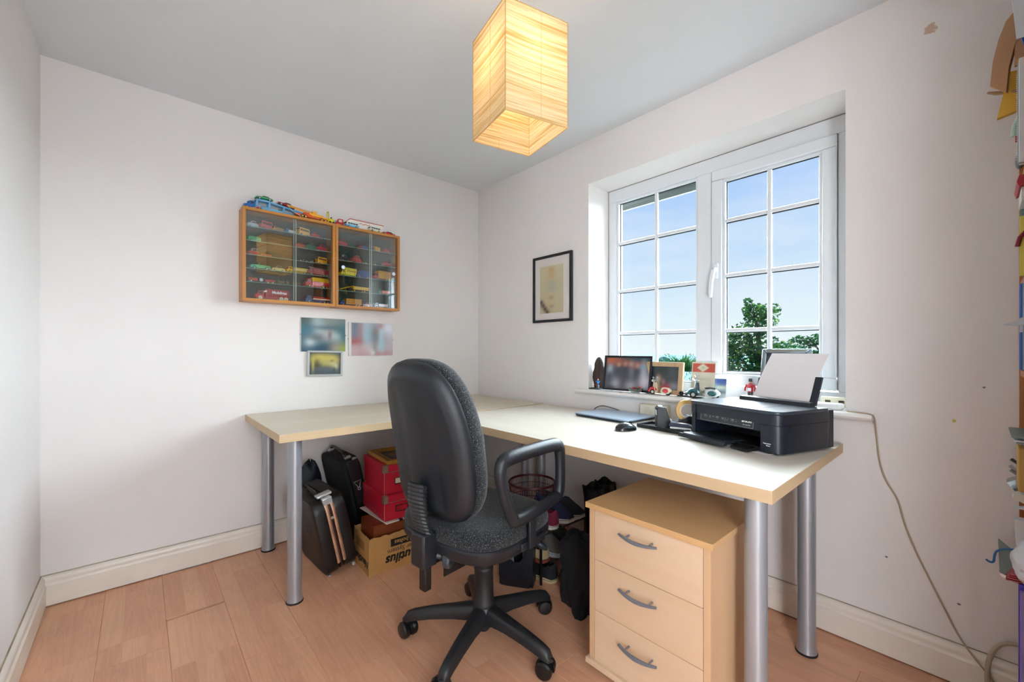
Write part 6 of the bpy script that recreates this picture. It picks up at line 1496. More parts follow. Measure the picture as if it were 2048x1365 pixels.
# black briefcase / laptop bag leaning behind the suitcase
bg_ = thing('briefcase', 'black soft briefcase with silver buckle leaning beside the red boxes', 'briefcase', (-1.040, -.185, 0), rot=(0, R(-12.5), R(2)))
b = rr_box(B(), -.050, .050, -.17, .17, .003, .505, .05); put(b, 'body', m_bagc, bg_, world=False)
b = rr_box(B(), -.030, .030, -.185, -.15, .03, .49, .012); put(b, 'front_gusset', m_bagl, bg_, world=False)
b = B(); b.prism([(-.028, .29), (-.024, .275), (0, .262), (.024, .275), (.028, .29), (.030, .505), (-.030, .505)], 1, -.191, -.185); put(b, 'flap', m_bagl, bg_, world=False, bevel=.002)
b = B(); b.tube([(-.020, -.196, .385), (.020, -.196, .385), (.010, -.198, .365), (.004, -.199, .350), (-.004, -.199, .350), (-.010, -.198, .365)], .0022, n=6, closed=True); b.lathe([(.009, -.0015), (.009, .0015), (.005, .0015), (.005, -.0015), (.009, -.0015)], axis='Y', n=16, caps=False)
nb = len(b.v)-16*5
for i in range(nb, len(b.v)): b.v[i] = Vector((b.v[i].x, b.v[i].y-.199, b.v[i].z+.342))
put(b, 'buckle', m_chrome, bg_, world=False)
b = B(); b.tube(smoothpath([(-.012, -.12, .504), (-.010, -.11, .532), (0, 0, .540), (.010, .11, .532), (.012, .12, .504)], 4), .009, n=8, flat=.6); put(b, 'handle', m_bagl, bg_, world=False)
for y in (-.12, .12): put(B().box(-.016, .018, y-.012, y+.012, .500, .514), 'handle_ring', m_chrome, bg_, world=False, bevel=.002)
put(B().box(.012, .032, -.180, -.155, .485, .507), 'key_tag', m_chrome, bg_, world=False, bevel=.001)
# cardboard carton standing upside down
m_card = mat('brown_cardboard', '#b98a50', r=.8, var=.12, vs=7, bump=.3, bs=25); m_cardi = mat('cardboard_inside', '#a87c48', r=.85)
bx0, bx1, by0, by1, bh = -1.180, -.810, -.706, -.500, .186
cb = thing('cardboard_carton', 'torn open brown cardboard carton with upside-down black lettering, on the floor', 'carton', ((bx0+bx1)/2, (by0+by1)/2, 0), rot=(0, 0, R(-2)))
def pan_(x0, x1, y0, y1, name, torn):
    b = B(); nseg = 26; L2 = x1-x0 if abs(x1-x0) > abs(y1-y0) else y1-y0
    lo = []; hi = []
    t = .0035
    for k in range(nseg+1):
        u = k/nseg; z = bh-(torn*(abs(noise.noise(Vector((u*9, x0*7, 3))))*1.3+.3*abs(noise.noise(Vector((u*31, y0, 1))))))
        if abs(x1-x0) > abs(y1-y0): x = x0+(x1-x0)*u; lo.append([(x, y0, 0), (x, y1, 0), (x, y1, z), (x, y0, z)])
        else: y = y0+(y1-y0)*u; lo.append([(x0, y, 0), (x1, y, 0), (x1, y, z), (x0, y, z)])
    cx_, cy_ = (bx0+bx1)/2, (by0+by1)/2
    lo = [[(p[0]-cx_, p[1]-cy_, p[2]) for p in r_] for r_ in lo]
    b.loft(lo); return put(b, name, m_card, cb, world=False, smooth=False)
fp = pan_(bx0, bx1, by0, by0+.0035, 'front_panel', .020); lpn = pan_(bx0, bx0+.0035, by0+.0035, by1, 'side_panel', .016); pan_(bx1-.0035, bx1, by0+.0035, by1, 'side_panel', .014); pan_(bx0, bx1, by1-.0035, by1, 'back_panel', .01)
put(B().box(-.18, .18, -.098, .098, .001, .004), 'bottom_flap', m_cardi, cb, world=False, smooth=False)
m_ink = mat('black_ink', '#17130f', r=.7)
def cbM(x, z): return MW[cb] @ frameM((x, by0-(by0+by1)/2-.0006, z), (-1, 0, 0), (0, 0, -1)) @ Matrix.Scale(-1, 4, (0, 0, 1)) @ Matrix.Scale(1, 4)
def upside(x, z): return MW[cb] @ frameM((x, by0-(by0+by1)/2-.0006, z), (-1, 0, 0), (0, 0, -1))
text('lettering', 'Nautilus', .062, upside(.005, .052), m_ink, fp, bold=.0022, shear=.22, depth=.0002)
text('lettering', 'Power System', .032, upside(.0, .092), m_ink, fp, depth=.0002)
lbk = put(B().box(-.075, .182, by0-(by0+by1)/2-.0004, by0-(by0+by1)/2, .112, .150), 'black_band', m_ink, fp, world=False, smooth=False)
text('lettering', '5e de 5 boîtes', .030, upside(.030, .131) @ Matrix.Translation((0, 0, .0004)), mat('band_letters', '#b98a50', r=.8), fp, bold=.0006, depth=.0002)
sideM = MW[cb] @ frameM((bx0-(bx0+bx1)/2-.0006, -.01, .05), (0, 1, 0), (0, 0, -1))
text('lettering', 'Nautilus', .05, sideM, m_ink, lpn, bold=.0018, shear=.2, depth=.0002)
for k in range(5): put(B().box(bx0-(bx0+bx1)/2-.0006, bx0-(bx0+bx1)/2, .0-.04, .07, .105+.009*k, .1075+.009*k), 'print_line', m_ink, lpn, world=False, smooth=False)
# wooden box inside the carton
m_mah = wood('mahogany', '#8a4524', '#6a2f17', axis=0, scale=9, r=.35, coat=.2)
wb = thing('wooden_box', 'reddish brown wooden box standing inside the cardboard carton', 'box', (-.985, -.601, .005), R(-2))
for (a, c, d, e) in ((-.165, .155, -.085, -.073), (-.165, .155, .073, .085), (-.165, -.153, -.073, .073), (.143, .155, -.073, .073)): put(B().box(a, c, d, e, 0, .216), 'box_side', m_mah, wb, world=False, smooth=False, bevel=.001)
put(B().box(-.163, .153, -.083, .083, .216, .223), 'lid', m_mah, wb, world=False, smooth=False, bevel=.001)
fo = thing('paper_folder', 'thin white folder with black corners between the wooden box and the lower red box', 'folder', (-.962, -.545, .2282), R(3))
put(B().box(-.140, .150, -.148, .150, 0, .006), 'cover', mat('off_white_card', '#e2dad0', r=.6), fo, world=False, smooth=False, bevel=.001)
for x in (-.06, .06): put(B().box(x-.010, x+.010, -.1485, -.133, -.0004, .0064), 'black_corner', m_blk, fo, world=False, smooth=False)
# two red storage boxes with metal corners
m_red = mat('red_board', '#c21a34', r=.42, coat=.15, bump=.15, bs=120)
def redbox(x, y, z, w, d, h, rz, label, plate):
    t = thing('storage_box', label, 'storage box', (x, y, z), R(rz)); lid = .036
    put(B().box(-w/2, w/2, -d/2, d/2, 0, h-.004), 'box_body', m_red, t, world=False, smooth=False, bevel=.001)
    ld_ = put(B().box(-w/2-.003, w/2+.003, -d/2-.003, d/2+.003, h-lid, h), 'lid', m_red, t, world=False, smooth=False, bevel=.0015)
    e = .0012
    for sx_ in (-1, 1):
        b = B(); b.box(sx_*(w/2+.003), sx_*(w/2+.003+e), -d/2-.003-e, -d/2+.018, h-lid-.001, h+.0008); b.box(sx_*(w/2+.003), sx_*(w/2-.018), -d/2-.003-e, -d/2-.003, h-lid-.001, h+.0008)
        b.box(sx_*(w/2-.018), sx_*(w/2+.003), -d/2-.003, -d/2+.018, h, h+.0008)
        put(b, 'metal_corner', m_brs, ld_, world=False, smooth=False)
        put(B().box(sx_*(w/2-.001), sx_*(w/2+.0008), -d/2-.001, -d/2+.002, .0, h-lid), 'corner_seam', mat('pale_stitch', '#d88a84', r=.6), t, world=False, smooth=False)
    put(B().box(-w/2+.02, w/2-.02, -d/2-.0034, -d/2-.003, h-lid-.0006, h-lid+.0022), 'lid_trim', m_brs, ld_, world=False, smooth=False)
    fx, fz = -.058, h*.42
    hb_ = B()
    for (a, c, d1, e1) in ((-.034, .034, .013, .017), (-.034, .034, -.017, -.013), (-.034, -.030, -.013, .013), (.030, .034, -.013, .013)): hb_.box(fx+a, fx+c, -d/2-.0025, -d/2, fz+d1, fz+e1)
    put(hb_, 'label_holder', m_brs2, t, world=False, smooth=False)
    if plate: put(B().box(fx-.030, fx+.030, -d/2-.001, -d/2, fz-.013, fz+.013), 'label_card', mat('label_card', '#e2dccc', r=.6), t, world=False, smooth=False)
    return t
m_brs = mat('nickel', '#c2b8a8', r=.3, m=.8); m_brs2 = mat('dark_brass', '#54422c', r=.35, m=.6)
redbox(-.938, -.535, .2350, .300, .30, .126, -3, 'lower of two stacked red lidded boxes, its label holder empty', False)
redbox(-.930, -.515, .3620, .290, .30, .145, -4, 'upper of two stacked red lidded boxes, with white label card', True)
# gilt frame lying on top
gf = thing('gilt_frame', 'small gilt picture frame lying face up on the red boxes', 'picture', (-.930, -.515, .5085), rot=(R(0), 0, R(-4)))
m_gilt = mat('gilt', '#c49443', r=.35, m=.6, var=.15, vs=30)
w, h = .255, .300
for bw0, bw1, z1, mm in ((0, .014, .020, m_gilt), (.014, .024, .014, mat('gilt_dark', '#5c3a1c', r=.4, m=.4)), (.024, .036, .018, m_gilt)):
    for (ax, s_) in (('h', 1), ('h', -1), ('v', 1), ('v', -1)):
        if ax == 'h': poly = [(-w/2+bw0, s_*(h/2-bw0)), (w/2-bw0, s_*(h/2-bw0)), (w/2-bw1, s_*(h/2-bw1)), (-w/2+bw1, s_*(h/2-bw1))]
        else: poly = [(s_*(w/2-bw0), h/2-bw0), (s_*(w/2-bw0), -h/2+bw0), (s_*(w/2-bw1), -h/2+bw1), (s_*(w/2-bw1), h/2-bw1)]
        put(B().prism(poly, 2, 0, z1), 'frame_bar', mm, gf, world=False, smooth=False, bevel=.002)
g5 = blobs(('#1c1412', '#241a16'), [(.5, .4, .2, .2, '#6a3a30', .8), (.6, .7, .15, .1, '#3a4a34', .7), (.3, .6, .1, .1, '#a08a78', .5), (.7, .35, .1, .1, '#8a2a22', .6)])
picture('print', MW[gf] @ frameM((0, 0, .008), (1, 0, 0), (0, 1, 0)), w-.07, h-.07, g5, gf)

# red wire waste basket
wbk = thing('wire_basket', 'dark red wire mesh waste basket under the window desk behind the chair', 'basket', (-.327, -.944, 0))
m_wb = mat('red_wire', '#4c0f18', r=.4); b = B()
b.lathe([(.134, .333), (.137, .337), (.134, .345), (.129, .345), (.128, .333), (.134, .333)], n=40, caps=False); put(b, 'rim', m_wb, wbk, world=False)
b = B()
for k in range(64):
    a = 2*PI*k/64; b.tube([(.095*math.cos(a), .095*math.sin(a), .006), (.131*math.cos(a), .131*math.sin(a), .337)], .0013, n=4)
put(b, 'wires', m_wb, wbk, world=False, smooth=False, kind='stuff')
b = B()
for z in (.006, .06, .12, .19, .25, .30): 
    r_ = .095+.036*z/.37; b.tube([(r_*math.cos(2*PI*k/36), r_*math.sin(2*PI*k/36), z) for k in range(36)], .0015, n=5, closed=True)
put(b, 'hoops', m_wb, wbk, world=False, kind='stuff'); put(B().lathe([(.096, 0), (.096, .005)], n=30), 'basket_floor', m_wb, wbk, world=False)

# black storage crate with oval hand hole, and the pile of shoes beside it
bc = thing('plastic_crate', 'black plastic crate with an oval hand hole behind the chair base', 'crate', (-.672, -1.208, 0), R(-56))
m_cr = mat('crate_black', '#11161e', r=.38)
# local: long side along x (towards camera right), front at -y
ov = [(.075*math.cos(a), .045*math.sin(a)+.155) for a in [2*PI*k/28+R(25) for k in range(28)]]
def holed(b, x0, x1, z0, z1, y0, y1, hole):
    out = rrect(x0, x1, z0, z1, .02, 6); n = len(hole); import bisect
    cx = sum(p[0] for p in hole)/n; cz = sum(p[1] for p in hole)/n
    def cast(a):
        dx, dz = math.cos(a), math.sin(a); best = 9
        for i in range(len(out)):
            p, q = out[i], out[(i+1) % len(out)]; ex, ez = q[0]-p[0], q[1]-p[1]; den = dx*ez-dz*ex
            if abs(den) < 1e-9: continue
            t = ((p[0]-cx)*ez-(p[1]-cz)*ex)/den; u = ((p[0]-cx)*dz-(p[1]-cz)*dx)/den
            if t > 0 and -1e-6 <= u <= 1+1e-6: best = min(best, t)
        return (cx+dx*best, cz+dz*best)
    O_ = [cast(math.atan2(p[1]-cz, p[0]-cx)) for p in hole]
    rings = [[(p[0], y0, p[1]) for p in O_], [(p[0], y0, p[1]) for p in hole], [(p[0], y1, p[1]) for p in hole], [(p[0], y1, p[1]) for p in O_]]
    b.loft(rings, loop=True); return b
put(holed(B(), -.085, .075, 0, .330, -.045, -.037, [(p[0]*.55-.005, p[1]) for p in ov]), 'front_panel', m_cr, bc, world=False, angle=30)
rim = [(p[0]*.55-.005, -.046, p[1]) for p in ov]
put(B().tube(rim, .004, n=6, closed=True), 'hole_rim', m_cr, bc, world=False)
put(B().box(-.085, -.078, -.037, .03, 0, .33), 'side_panel', m_cr, bc, world=False, smooth=False, bevel=.002)
put(B().box(.068, .075, -.037, .03, 0, .33), 'side_panel', m_cr, bc, world=False, smooth=False, bevel=.002)
put(B().box(-.085, .075, .03, .036, 0, .33), 'back_panel', m_cr, bc, world=False, smooth=False, bevel=.002)
put(B().box(-.078, .068, -.037, .03, .001, .006), 'crate_floor', m_cr, bc, world=False, smooth=False)
put(B().box(-.087, .077, -.047, .038, .33, .336), 'crate_lid', m_cr, bc, world=False, smooth=False, bevel=.002)
cw = B()
for k in range(3): cw.tube(smoothpath([(-.05+.02*k, -.02, .02), (-.03, -.02+.01*k, .15), (.02, -.015, .17+.01*k), (.03, -.02, .06)], 4), .004, n=6)
solo(B(M=MW[bc]).add(cw.v, cw.f), 'cable_bundle', m_chrome, 'grey and red cable bundle seen through the oval hole of the black crate', 'cable')

def shoe(label, x, y, z, rz, pitch, upper, sole, Lg=.27, low=False, lining='#15161a', roll=0, group=None, tape=None):
    """slip-on / lace-up shoe; toe towards local -x"""
    t = thing('shoe', label, 'shoe', (x, y, z), rot=(R(roll), R(pitch), R(rz)), group=group)
    w = Lg*.175
    def foot(u):      # half width along the length, toe u=0
        return w*(.35+.65*min(1, (u/.18)**.5))*(1-.28*max(0, (u-.35)/.65)**1.2) if u < .92 else w*.72*math.sqrt(max(.0, 1-((u-.92)/.08)**2))*.9+.004
    us = [.0, .03, .08, .16, .28, .40, .52, .64, .76, .86, .93, .97, 1.0]
    b = B(); rg = []
    n = 18
    out = []
    for k in range(len(us)): out.append((us[k]*Lg, foot(max(us[k], .01))))
    ring = [(x_, w_) for x_, w_ in out]+[(x_, -w_) for x_, w_ in out[::-1]]
    for z0, k in ((0, .96), (.003, 1.0), (.020, 1.01), (.023, .97)): rg.append([(Lg*.5+(x_-Lg*.5)*(k), w_*k, z0+.006*max(0, 1-x_/(.25*Lg))**2) for x_, w_ in ring])
    b.loft(rg); put(b, 'sole', mat('sole'+sole, sole, r=.55, var=.08, vs=30), t, world=False, angle=50)
    rg2 = [[(Lg*.5+(x_-Lg*.5)*1.012, w_*1.015, z0+.006*max(0, 1-x_/(.25*Lg))**2) for x_, w_ in ring] for z0 in (.0165, .0185)]
    put(B().loft(rg2), 'sole_stripe', mat('navy_line', '#1c2030', r=.6), t, world=False)
    # upper
    b = B(); rg = []
    for u in us:
        hw = foot(max(u, .01))*.95; x_ = u*Lg
        H_ = .028+.026*min(1, u/.25)+(.020 if u > .4 else .02*(max(0, u-.25)/.15)) if not low else .024+.026*min(1, u/.25)+.006*(u > .4)
        if u > .97: H_ *= .96
        open_ = .42 < u < .95
        prof = []
        for j in range(n+1):
            a = PI*j/n; y_ = hw*math.cos(a)*(1-.10*math.sin(a)); z_ = .018+(H_)*math.sin(a)**.7
            if open_:
                lim = .62*hw*math.sin(PI*(u-.42)/.56)**.5
                if abs(y_) < lim: z_ = min(z_, .024); y_ = y_
            prof.append((x_, y_, z_))
        rg.append(prof)
    b.loft(rg, caps=True, closed=True); put(b, 'upper', mat('upper'+upper, upper, r=.8, bump=.4, bs=400), t, world=False, angle=40)
    ins = [(.45, .45), (.55, .62), (.7, .66), (.85, .58), (.93, .35)]
    b = B(); b.loft([[(u*Lg, -foot(u)*k*.9, .026), (u*Lg, foot(u)*k*.9, .026)] for u, k in ins], closed=False, caps=False); put(b, 'insole', mat('lining', lining, r=.9), t, world=False, smooth=False)
    if tape: put(B().box(Lg*.985, Lg*1.013, -w*.25, w*.25, .008, .018), 'heel_tab', mat('heel'+tape, tape, r=.5), t, world=False, bevel=.002)
    else:
        for k in range(3): put(B().tube([(Lg*(.30+.05*k), -w*.38, .069+.002*k), (Lg*(.30+.05*k), 0, .073+.003*k), (Lg*(.30+.05*k), w*.38, .069+.002*k)], .0022, n=5, flat=1.4), 'lace', mat('lace_dark', '#2a2a2e', r=.8), t, world=False) if not low else None
    return t
# two-tier shoe rack, its front edge parallel to the back wall
rk = thing('shoe_rack', 'low black shoe rack crammed with shoes under the window desk', 'rack', (-.452, -1.195, 0))
for sx_ in (-.160, .165): put(B().tube([(sx_, -.10, 0), (sx_, -.10, .26), (sx_, .10, .26), (sx_, .10, 0)], .006, n=8), 'rack_side', m_blk, rk, world=False)
for z in (.078, .226):
    for y in (-.09, -.03, .03, .09): put(B().cyl((-.165, y, z-.005), (.165, y, z-.005), .005, n=8), 'rack_rail', m_blk, rk, world=False)
def onrack(label, x, z, up, so, yaw=0, **k): return shoe(label, x, -1.055, z, -90+yaw, 0, up, so, Lg=.245, **k)
# toes point to the viewer
onrack('maroon canvas shoe with white sole, leftmost on the upper tier of the shoe rack', -.600, .229, '#6e1230', '#d4cec4', yaw=3)
onrack('maroon canvas shoe with white sole, second from the left on the upper tier', -.502, .229, '#6e1230', '#c9c3b8', yaw=-2)
shoe('navy canvas shoe with grey lining, third on the upper tier of the rack', -.405, -1.305, .229, 90, 0, '#1c2444', '#d8d4cc', Lg=.25, lining='#6a6a70', tape='#b03034')
shoe('near-black canvas shoe, rightmost on the upper tier of the rack', -.322, -1.305, .229, 92, 0, '#1a1c28', '#d0ccc6', Lg=.25, tape='#8a8a8e')
shoe('grey canvas shoe with white sole on the lower tier of the rack', -.470, -1.310, .082, 88, 0, '#6a665f', '#b9bdc4', Lg=.25, tape='#a9adb4')
shoe('dark grey canvas shoe with grey rim, right end of the lower tier', -.365, -1.300, .082, 90, 0, '#3a3a3c', '#2c2e33', Lg=.25, tape='#55575c')
onrack('tan mesh moccasin with brown band, leftmost on the lower tier of the rack', -.590, .090, '#a3926c', '#7a3a28', yaw=4, low=True)
shoe('black trainer with worn cream sole lying on the floor by the rack foot', -.570, -1.075, .001, -86, 0, '#14161c', '#c9b58a', Lg=.26)
b = B(); b.ell((0, 0, 0), (.014, .022, .036), n=14, m=9); b.v = [Matrix.Rotation(R(-50), 3, 'Y') @ v + Vector((-.645, -1.335, .205)) for v in b.v]; b.tube([(-.672, -1.335, .228), (-.700, -1.335, .250)], [.008, .005], n=8)
solo(b, 'grey_plug', mat('plug_grey', '#3f4650', r=.4), 'dark grey cable plug dangling in front of the tan moccasin', 'plug')
# black garment bag hanging down beside the drawer unit
lump('black_jacket', mat('black_cotton', '#0b0c12', r=.9, bump=.7, bs=30), 'black jacket heaped on the floor against the side of the drawer unit', 'jacket', (-.612, -1.530, 0), (.055, .105), .320, 11, flop=.1, rough=.7)
# black boots standing behind the drawer unit
for k, (x, y) in enumerate(((-.215, -1.29), (-.098, -1.28))):
    b = B(); bt = thing('boot', ('tall black boot standing behind the drawer unit, nearer the chair', 'tall black boot standing behind the drawer unit, nearer the wall')[k], 'boot', (x, y, 0), R(-90))
    rg = []
    for z, r_, dx in ((.001, .045, 0), (.03, .046, 0), (.10, .042, .01), (.22, .048, .012), (.32, .052, .008), (.370, .054, .0), (.375, .048, 0), (.34, .046, 0)): rg.append([(dx+r_*1.1*math.cos(a)+.008*math.cos(2*a), r_*math.sin(a), z+.010*math.cos(3*a)*(z > .35)) for a in [2*PI*j/18 for j in range(18)]])
    b.loft(rg); put(b, 'shaft', m_bagl, bt, world=False)
    b = B(); b.loft([[(.02-u*.20, .042*math.cos(a)*(1-.35*max(0, u-.6)/.4), .002+max(0, math.sin(a))*(.085-.045*u)) for a in [PI*j/10 for j in range(11)]] for u in (0, .2, .45, .7, .9, 1.0)]); put(b, 'foot', m_bagl, bt, world=False)
# white ribbed box and silver tube on the floor behind the chair
wr = thing('white_box', 'white ribbed box on the floor beyond the office chair', 'box', (-.640, -.700, 0), R(-40))
put(B().box(-.10, .10, -.06, .06, 0, .150), 'casing', mat('white_plastic', '#ececea'), wr, world=False, smooth=False, bevel=.004)
for k in range(9): put(B().box(-.095, .095, -.0615, -.060, .02+.013*k, .026+.013*k), 'rib', mat('grey_rib', '#b8b8b8', r=.5), wr, world=False, smooth=False)
# thin beech strip? dark sliver of cable lying by the chair foot
b = B(); b.tube(smoothpath([(-.735, -.905, .004), (-.80, -.98, .10), (-.79, -.99, .30), (-.76, -.93, .45)], 4), .004, n=6); solo(b, 'hanging_cable', m_blk, 'black cable hanging down beside the inner silver desk leg', 'cable')

# ================================================================ CABLES ON THE WALL
m_cab = mat('beige_cable', '#b09a80', r=.45)
b = B(); b.tube(smoothpath([(-.030, -2.325, .866), (-.045, -2.360, .866), (-.050, -2.392, .864), (-.030, -2.402, .850), (-.006, -2.404, .80), (-.006, -2.413, .70), (-.006, -2.430, .63), (-.006, -2.462, .565), (-.006, -2.482, .48), (-.006, -2.507, .404), (-.006, -2.545, .31), (-.006, -2.579, .23), (-.007, -2.607, .165), (-.020, -2.633, .128), (-.026, -2.66, .095), (-.028, -2.690, .055), (-.030, -2.72, .012)], 5), .0026, n=7)
solo(b, 'phone_cable', m_cab, 'thin beige cable trailing down the wall from the end of the window sill', 'cable')
b = B(); b.tube(smoothpath([(-.030, -2.80, .205), (-.030, -2.735, .205), (-.032, -2.700, .190), (-.034, -2.680, .150), (-.034, -2.672, .10), (-.034, -2.675, .04), (-.040, -2.70, .008), (-.05, -2.78, .008)], 5), .0062, n=9)
solo(b, 'thick_cable', mat('thick_cable_beige', '#b5a692', r=.4), 'thick beige cable curling out behind the bookcase above the skirting', 'cable')

# ================================================================ BOOKCASE
m_pine = wood('orange_pine', '#c07a3c', '#9c5520', axis=2, scale=8, r=.35, coat=.2); m_pinex = wood('orange_pine_x', '#c07a3c', '#9c5520', axis=0, scale=8, r=.35, coat=.2)
KY0, KY1 = -3.02, -2.7355
bk = thing('bookcase', 'orange pine bookcase crammed with papers at the right edge beside the window wall', 'bookcase', (-.20, (KY0+KY1)/2, 0))
KX0, KX1 = -.40, -.003
put(B().box(KX1-.018, KX1, KY0, KY1, 0, 2.2), 'side_panel', m_pine, bk, smooth=False, bevel=.0008)
put(B().box(KX0, KX0+.018, KY0, KY1, 0, 2.2), 'side_panel', m_pine, bk, smooth=False, bevel=.0008)
put(B().box(KX0+.018, KX1-.018, KY0, KY0+.006, 0, 2.2), 'back_panel', m_pine, bk, smooth=False)
KS = [.06, .30, .565, .845, 1.035, 1.30, 1.60, 1.895, 2.182]
for z in KS: put(B().box(KX0+.018, KX1-.018, KY0+.006, KY1-.002, z-.018, z), 'shelf', m_pinex, bk, smooth=False, bevel=.0008)
def item(name, label, cat, x0, x1, yf, z0, z1, col, depth=.2, r=.5, **k):
    b = B(); b.box(x0, x1, yf-depth, yf, z0, z1); return solo(b, name, mat('p'+col.strip('#'), col, r=r), label, cat, smooth=False, bevel=k.get('bevel', .001))
def sheet(name, label, cat, pts, col, th=.0015, r=.6):
    """thin stiff sheet: polygon points in world space, thickened along x"""
    b = B(); b.loft([[(x, y, z) for x, y, z in pts], [(x-th, y, z) for x, y, z in pts]]); return solo(b, name, mat('p'+col.strip('#'), col, r=r), label, cat, smooth=False)
# top shelf, from the window wall outwards
sheet('newspaper', 'blue and white printed sheet poking out at the top of the bookcase', 'paper', [(-.30, -2.727, 2.10), (-.30, -2.716, 2.16), (-.30, -2.712, 2.02), (-.30, -2.720, 1.905), (-.30, -2.9, 1.905), (-.30, -2.9, 2.16)], '#d5dde4', .004)
sheet('blue_folder', 'dark blue folder leaning behind the white printed sheet at the bookcase top', 'folder', [(-.25, -2.735, 1.905), (-.25, -2.722, 1.955), (-.25, -2.726, 2.10), (-.25, -2.92, 2.15), (-.25, -2.92, 1.905)], '#1f4c94', .010)
b = B(); prof = [(-2.676, 1.862), (-2.681, 1.93), (-2.692, 1.99), (-2.706, 2.035), (-2.722, 2.055)]
b.loft([[(-.16, y, z) for y, z in prof]+[(-.16, y-.030, z-.03) for y, z in prof[::-1]], [(-.145, y-.004, z) for y, z in prof]+[(-.145, y-.034, z-.03) for y, z in prof[::-1]]])
b.box(-.158, -.148, -2.85, -2.722, 1.90, 2.02)
solo(b, 'cardboard_offcut', mat('tan_card', '#b98e66', r=.75), 'curved tan cardboard offcut sticking out of the upper bookcase', 'cardboard', angle=50)
b = B(); b.tube([(-.12, -2.671, 1.862), (-.12, -2.690, 1.852), (-.13, -2.74, 1.835), (-.13, -2.80, 1.82)], [.003, .006, .006, .005], n=6, flat=.5); solo(b, 'wooden_stick', mat('stick_wood', '#a5835c', r=.7), 'short wooden stick poking out below the cardboard offcut', 'stick')
sheet('yellow_folder', 'yellow folder corner jutting from the upper bookcase', 'folder', [(-.11, -2.690, 1.775), (-.11, -2.712, 1.90), (-.11, -2.90, 1.885), (-.11, -2.90, 1.82)], '#d9a93a', .018)
for k, (c, dy, zt, lab) in enumerate((('#c8d3dc', .0, 1.885, 'pale blue magazine file standing upright on the upper shelf'), ('#8f9299', .003, 1.872, 'grey magazine standing beside the pale blue file'), ('#dadfe2', .001, 1.88, 'white magazine standing upright, third on the upper shelf'))):
    item('magazine', lab, 'magazine', -.215-.014*k, -.203-.014*k, -2.7275+dy, 1.602, zt, c, r=.35)
b = B(); 
for k in range(40): b.tube([(-.200+.0045*math.cos(a), -2.7262+.003*math.sin(a), 1.62+.006*k) for a in (0, 1.57, 3.14, 4.71)], .0006, n=4, closed=True)
solo(b, 'spiral_binding', mat('white_wire', '#e2e6ea', r=.4), 'white spiral wire binding along the pad on the upper shelf', 'notepad', kind='stuff')
b = B(); b.tube([(-.19, -2.719, 1.69), (-.19, -2.7215, 1.72), (-.19, -2.73, 1.74)], .006, n=8); solo(b, 'ruler', mat('clear_green', '#a9bfae', r=.3), 'clear greenish ruler end above the red tab on the upper shelf', 'ruler')
item('red_tab', 'small red tab sticking out under the ruler end', 'tab', -.20, -.185, -2.7215, 1.672, 1.688, '#a8322f', .1)
b = B(); b.ell((-.18, -2.730, 1.62), (.012, .009, .022), n=12, m=8); solo(b, 'grey_clip', mat('clip_grey', '#6a6d70', r=.4), 'dark grey bulldog clip on the standing papers', 'clip')
b = B(); b.prism([(-2.732, 1.535), (-2.726, 1.53), (-2.722, 1.545), (-2.726, 1.56), (-2.9, 1.575), (-2.9, 1.54)], 0, -.26, -.12); solo(b, 'red_book', mat('red_cover', '#a3202c', r=.4), 'red-covered book lying flat with rounded spine below the magazines', 'book')
item('white_carton', 'plain white carton under the red-covered book', 'carton', -.24, -.12, -2.7305, 1.495, 1.533, '#dfe2e2')
sheet('picture_book', 'colourful picture book standing with yellow spine edge', 'book', [(-.15, -2.7318, 1.302), (-.15, -2.7318, 1.49), (-.15, -2.92, 1.49), (-.15, -2.92, 1.302)], '#6f8f8c', .012)
item('yellow_booklet', 'thin yellow booklet in front of the colourful picture book', 'booklet', -.166, -.163, -2.7305, 1.302, 1.47, '#d9cf5a', .19)
b = B(); b.tube([(-.17, -2.726, 1.385), (-.17, -2.731, 1.41), (-.17, -2.745, 1.43)], .005, n=7); solo(b, 'maroon_strap', mat('maroon_strap', '#7c1c30', r=.6), 'maroon strap end hanging over the shelf edge', 'strap')
# blue lever-arch file with white label
lf_ = thing('lever_arch_file', 'blue lever arch file with white label and grey spine in the middle of the bookcase', 'file', (-.16, -2.83, 1.0355))
put(B().box(-.145, -.100, -2.93, -2.7315, 1.0365, 1.285), 'cover', mat('file_blue', '#1d559e', r=.4), lf_, bevel=.006, seg=3)
put(B().box(-.158, -.1455, -2.93, -2.737, 1.0385, 1.283), 'grey_page', mat('file_grey', '#9aa2ae', r=.4), lf_, bevel=.001)
put(B().box(-.1465, -.1455, -2.752, -2.7312, 1.145, 1.172), 'spine_label', mat('label_white', '#cfd2dc'), lf_, smooth=False)
for z in (1.12, 1.06): put(B().box(-.1590, -.158, -2.80, -2.744, z, z+.025), 'dark_square', mat('dark_square', '#55595e', r=.5), lf_, smooth=False)
b = B(); b.loft([[(-.17, -2.699, 1.168), (-.17, -2.722, 1.176), (-.17, -2.74, 1.190), (-.17, -2.74, 1.165), (-.17, -2.72, 1.163)], [(-.19, -2.701, 1.168), (-.19, -2.722, 1.175), (-.19, -2.74, 1.188), (-.19, -2.74, 1.165), (-.19, -2.72, 1.163)]]); b.box(-.19, -.17, -2.90, -2.74, 1.165, 1.188)
solo(b, 'folded_leaflet', mat('pale_leaflet', '#c4ccd4', r=.4), 'folded pale leaflet pointing out in front of the blue file', 'leaflet', smooth=False)
item('timber_block', 'pale wooden block on the shelf below the blue file', 'block', -.20, -.14, -2.742, .9975, 1.016, '#d8b07e') if False else None
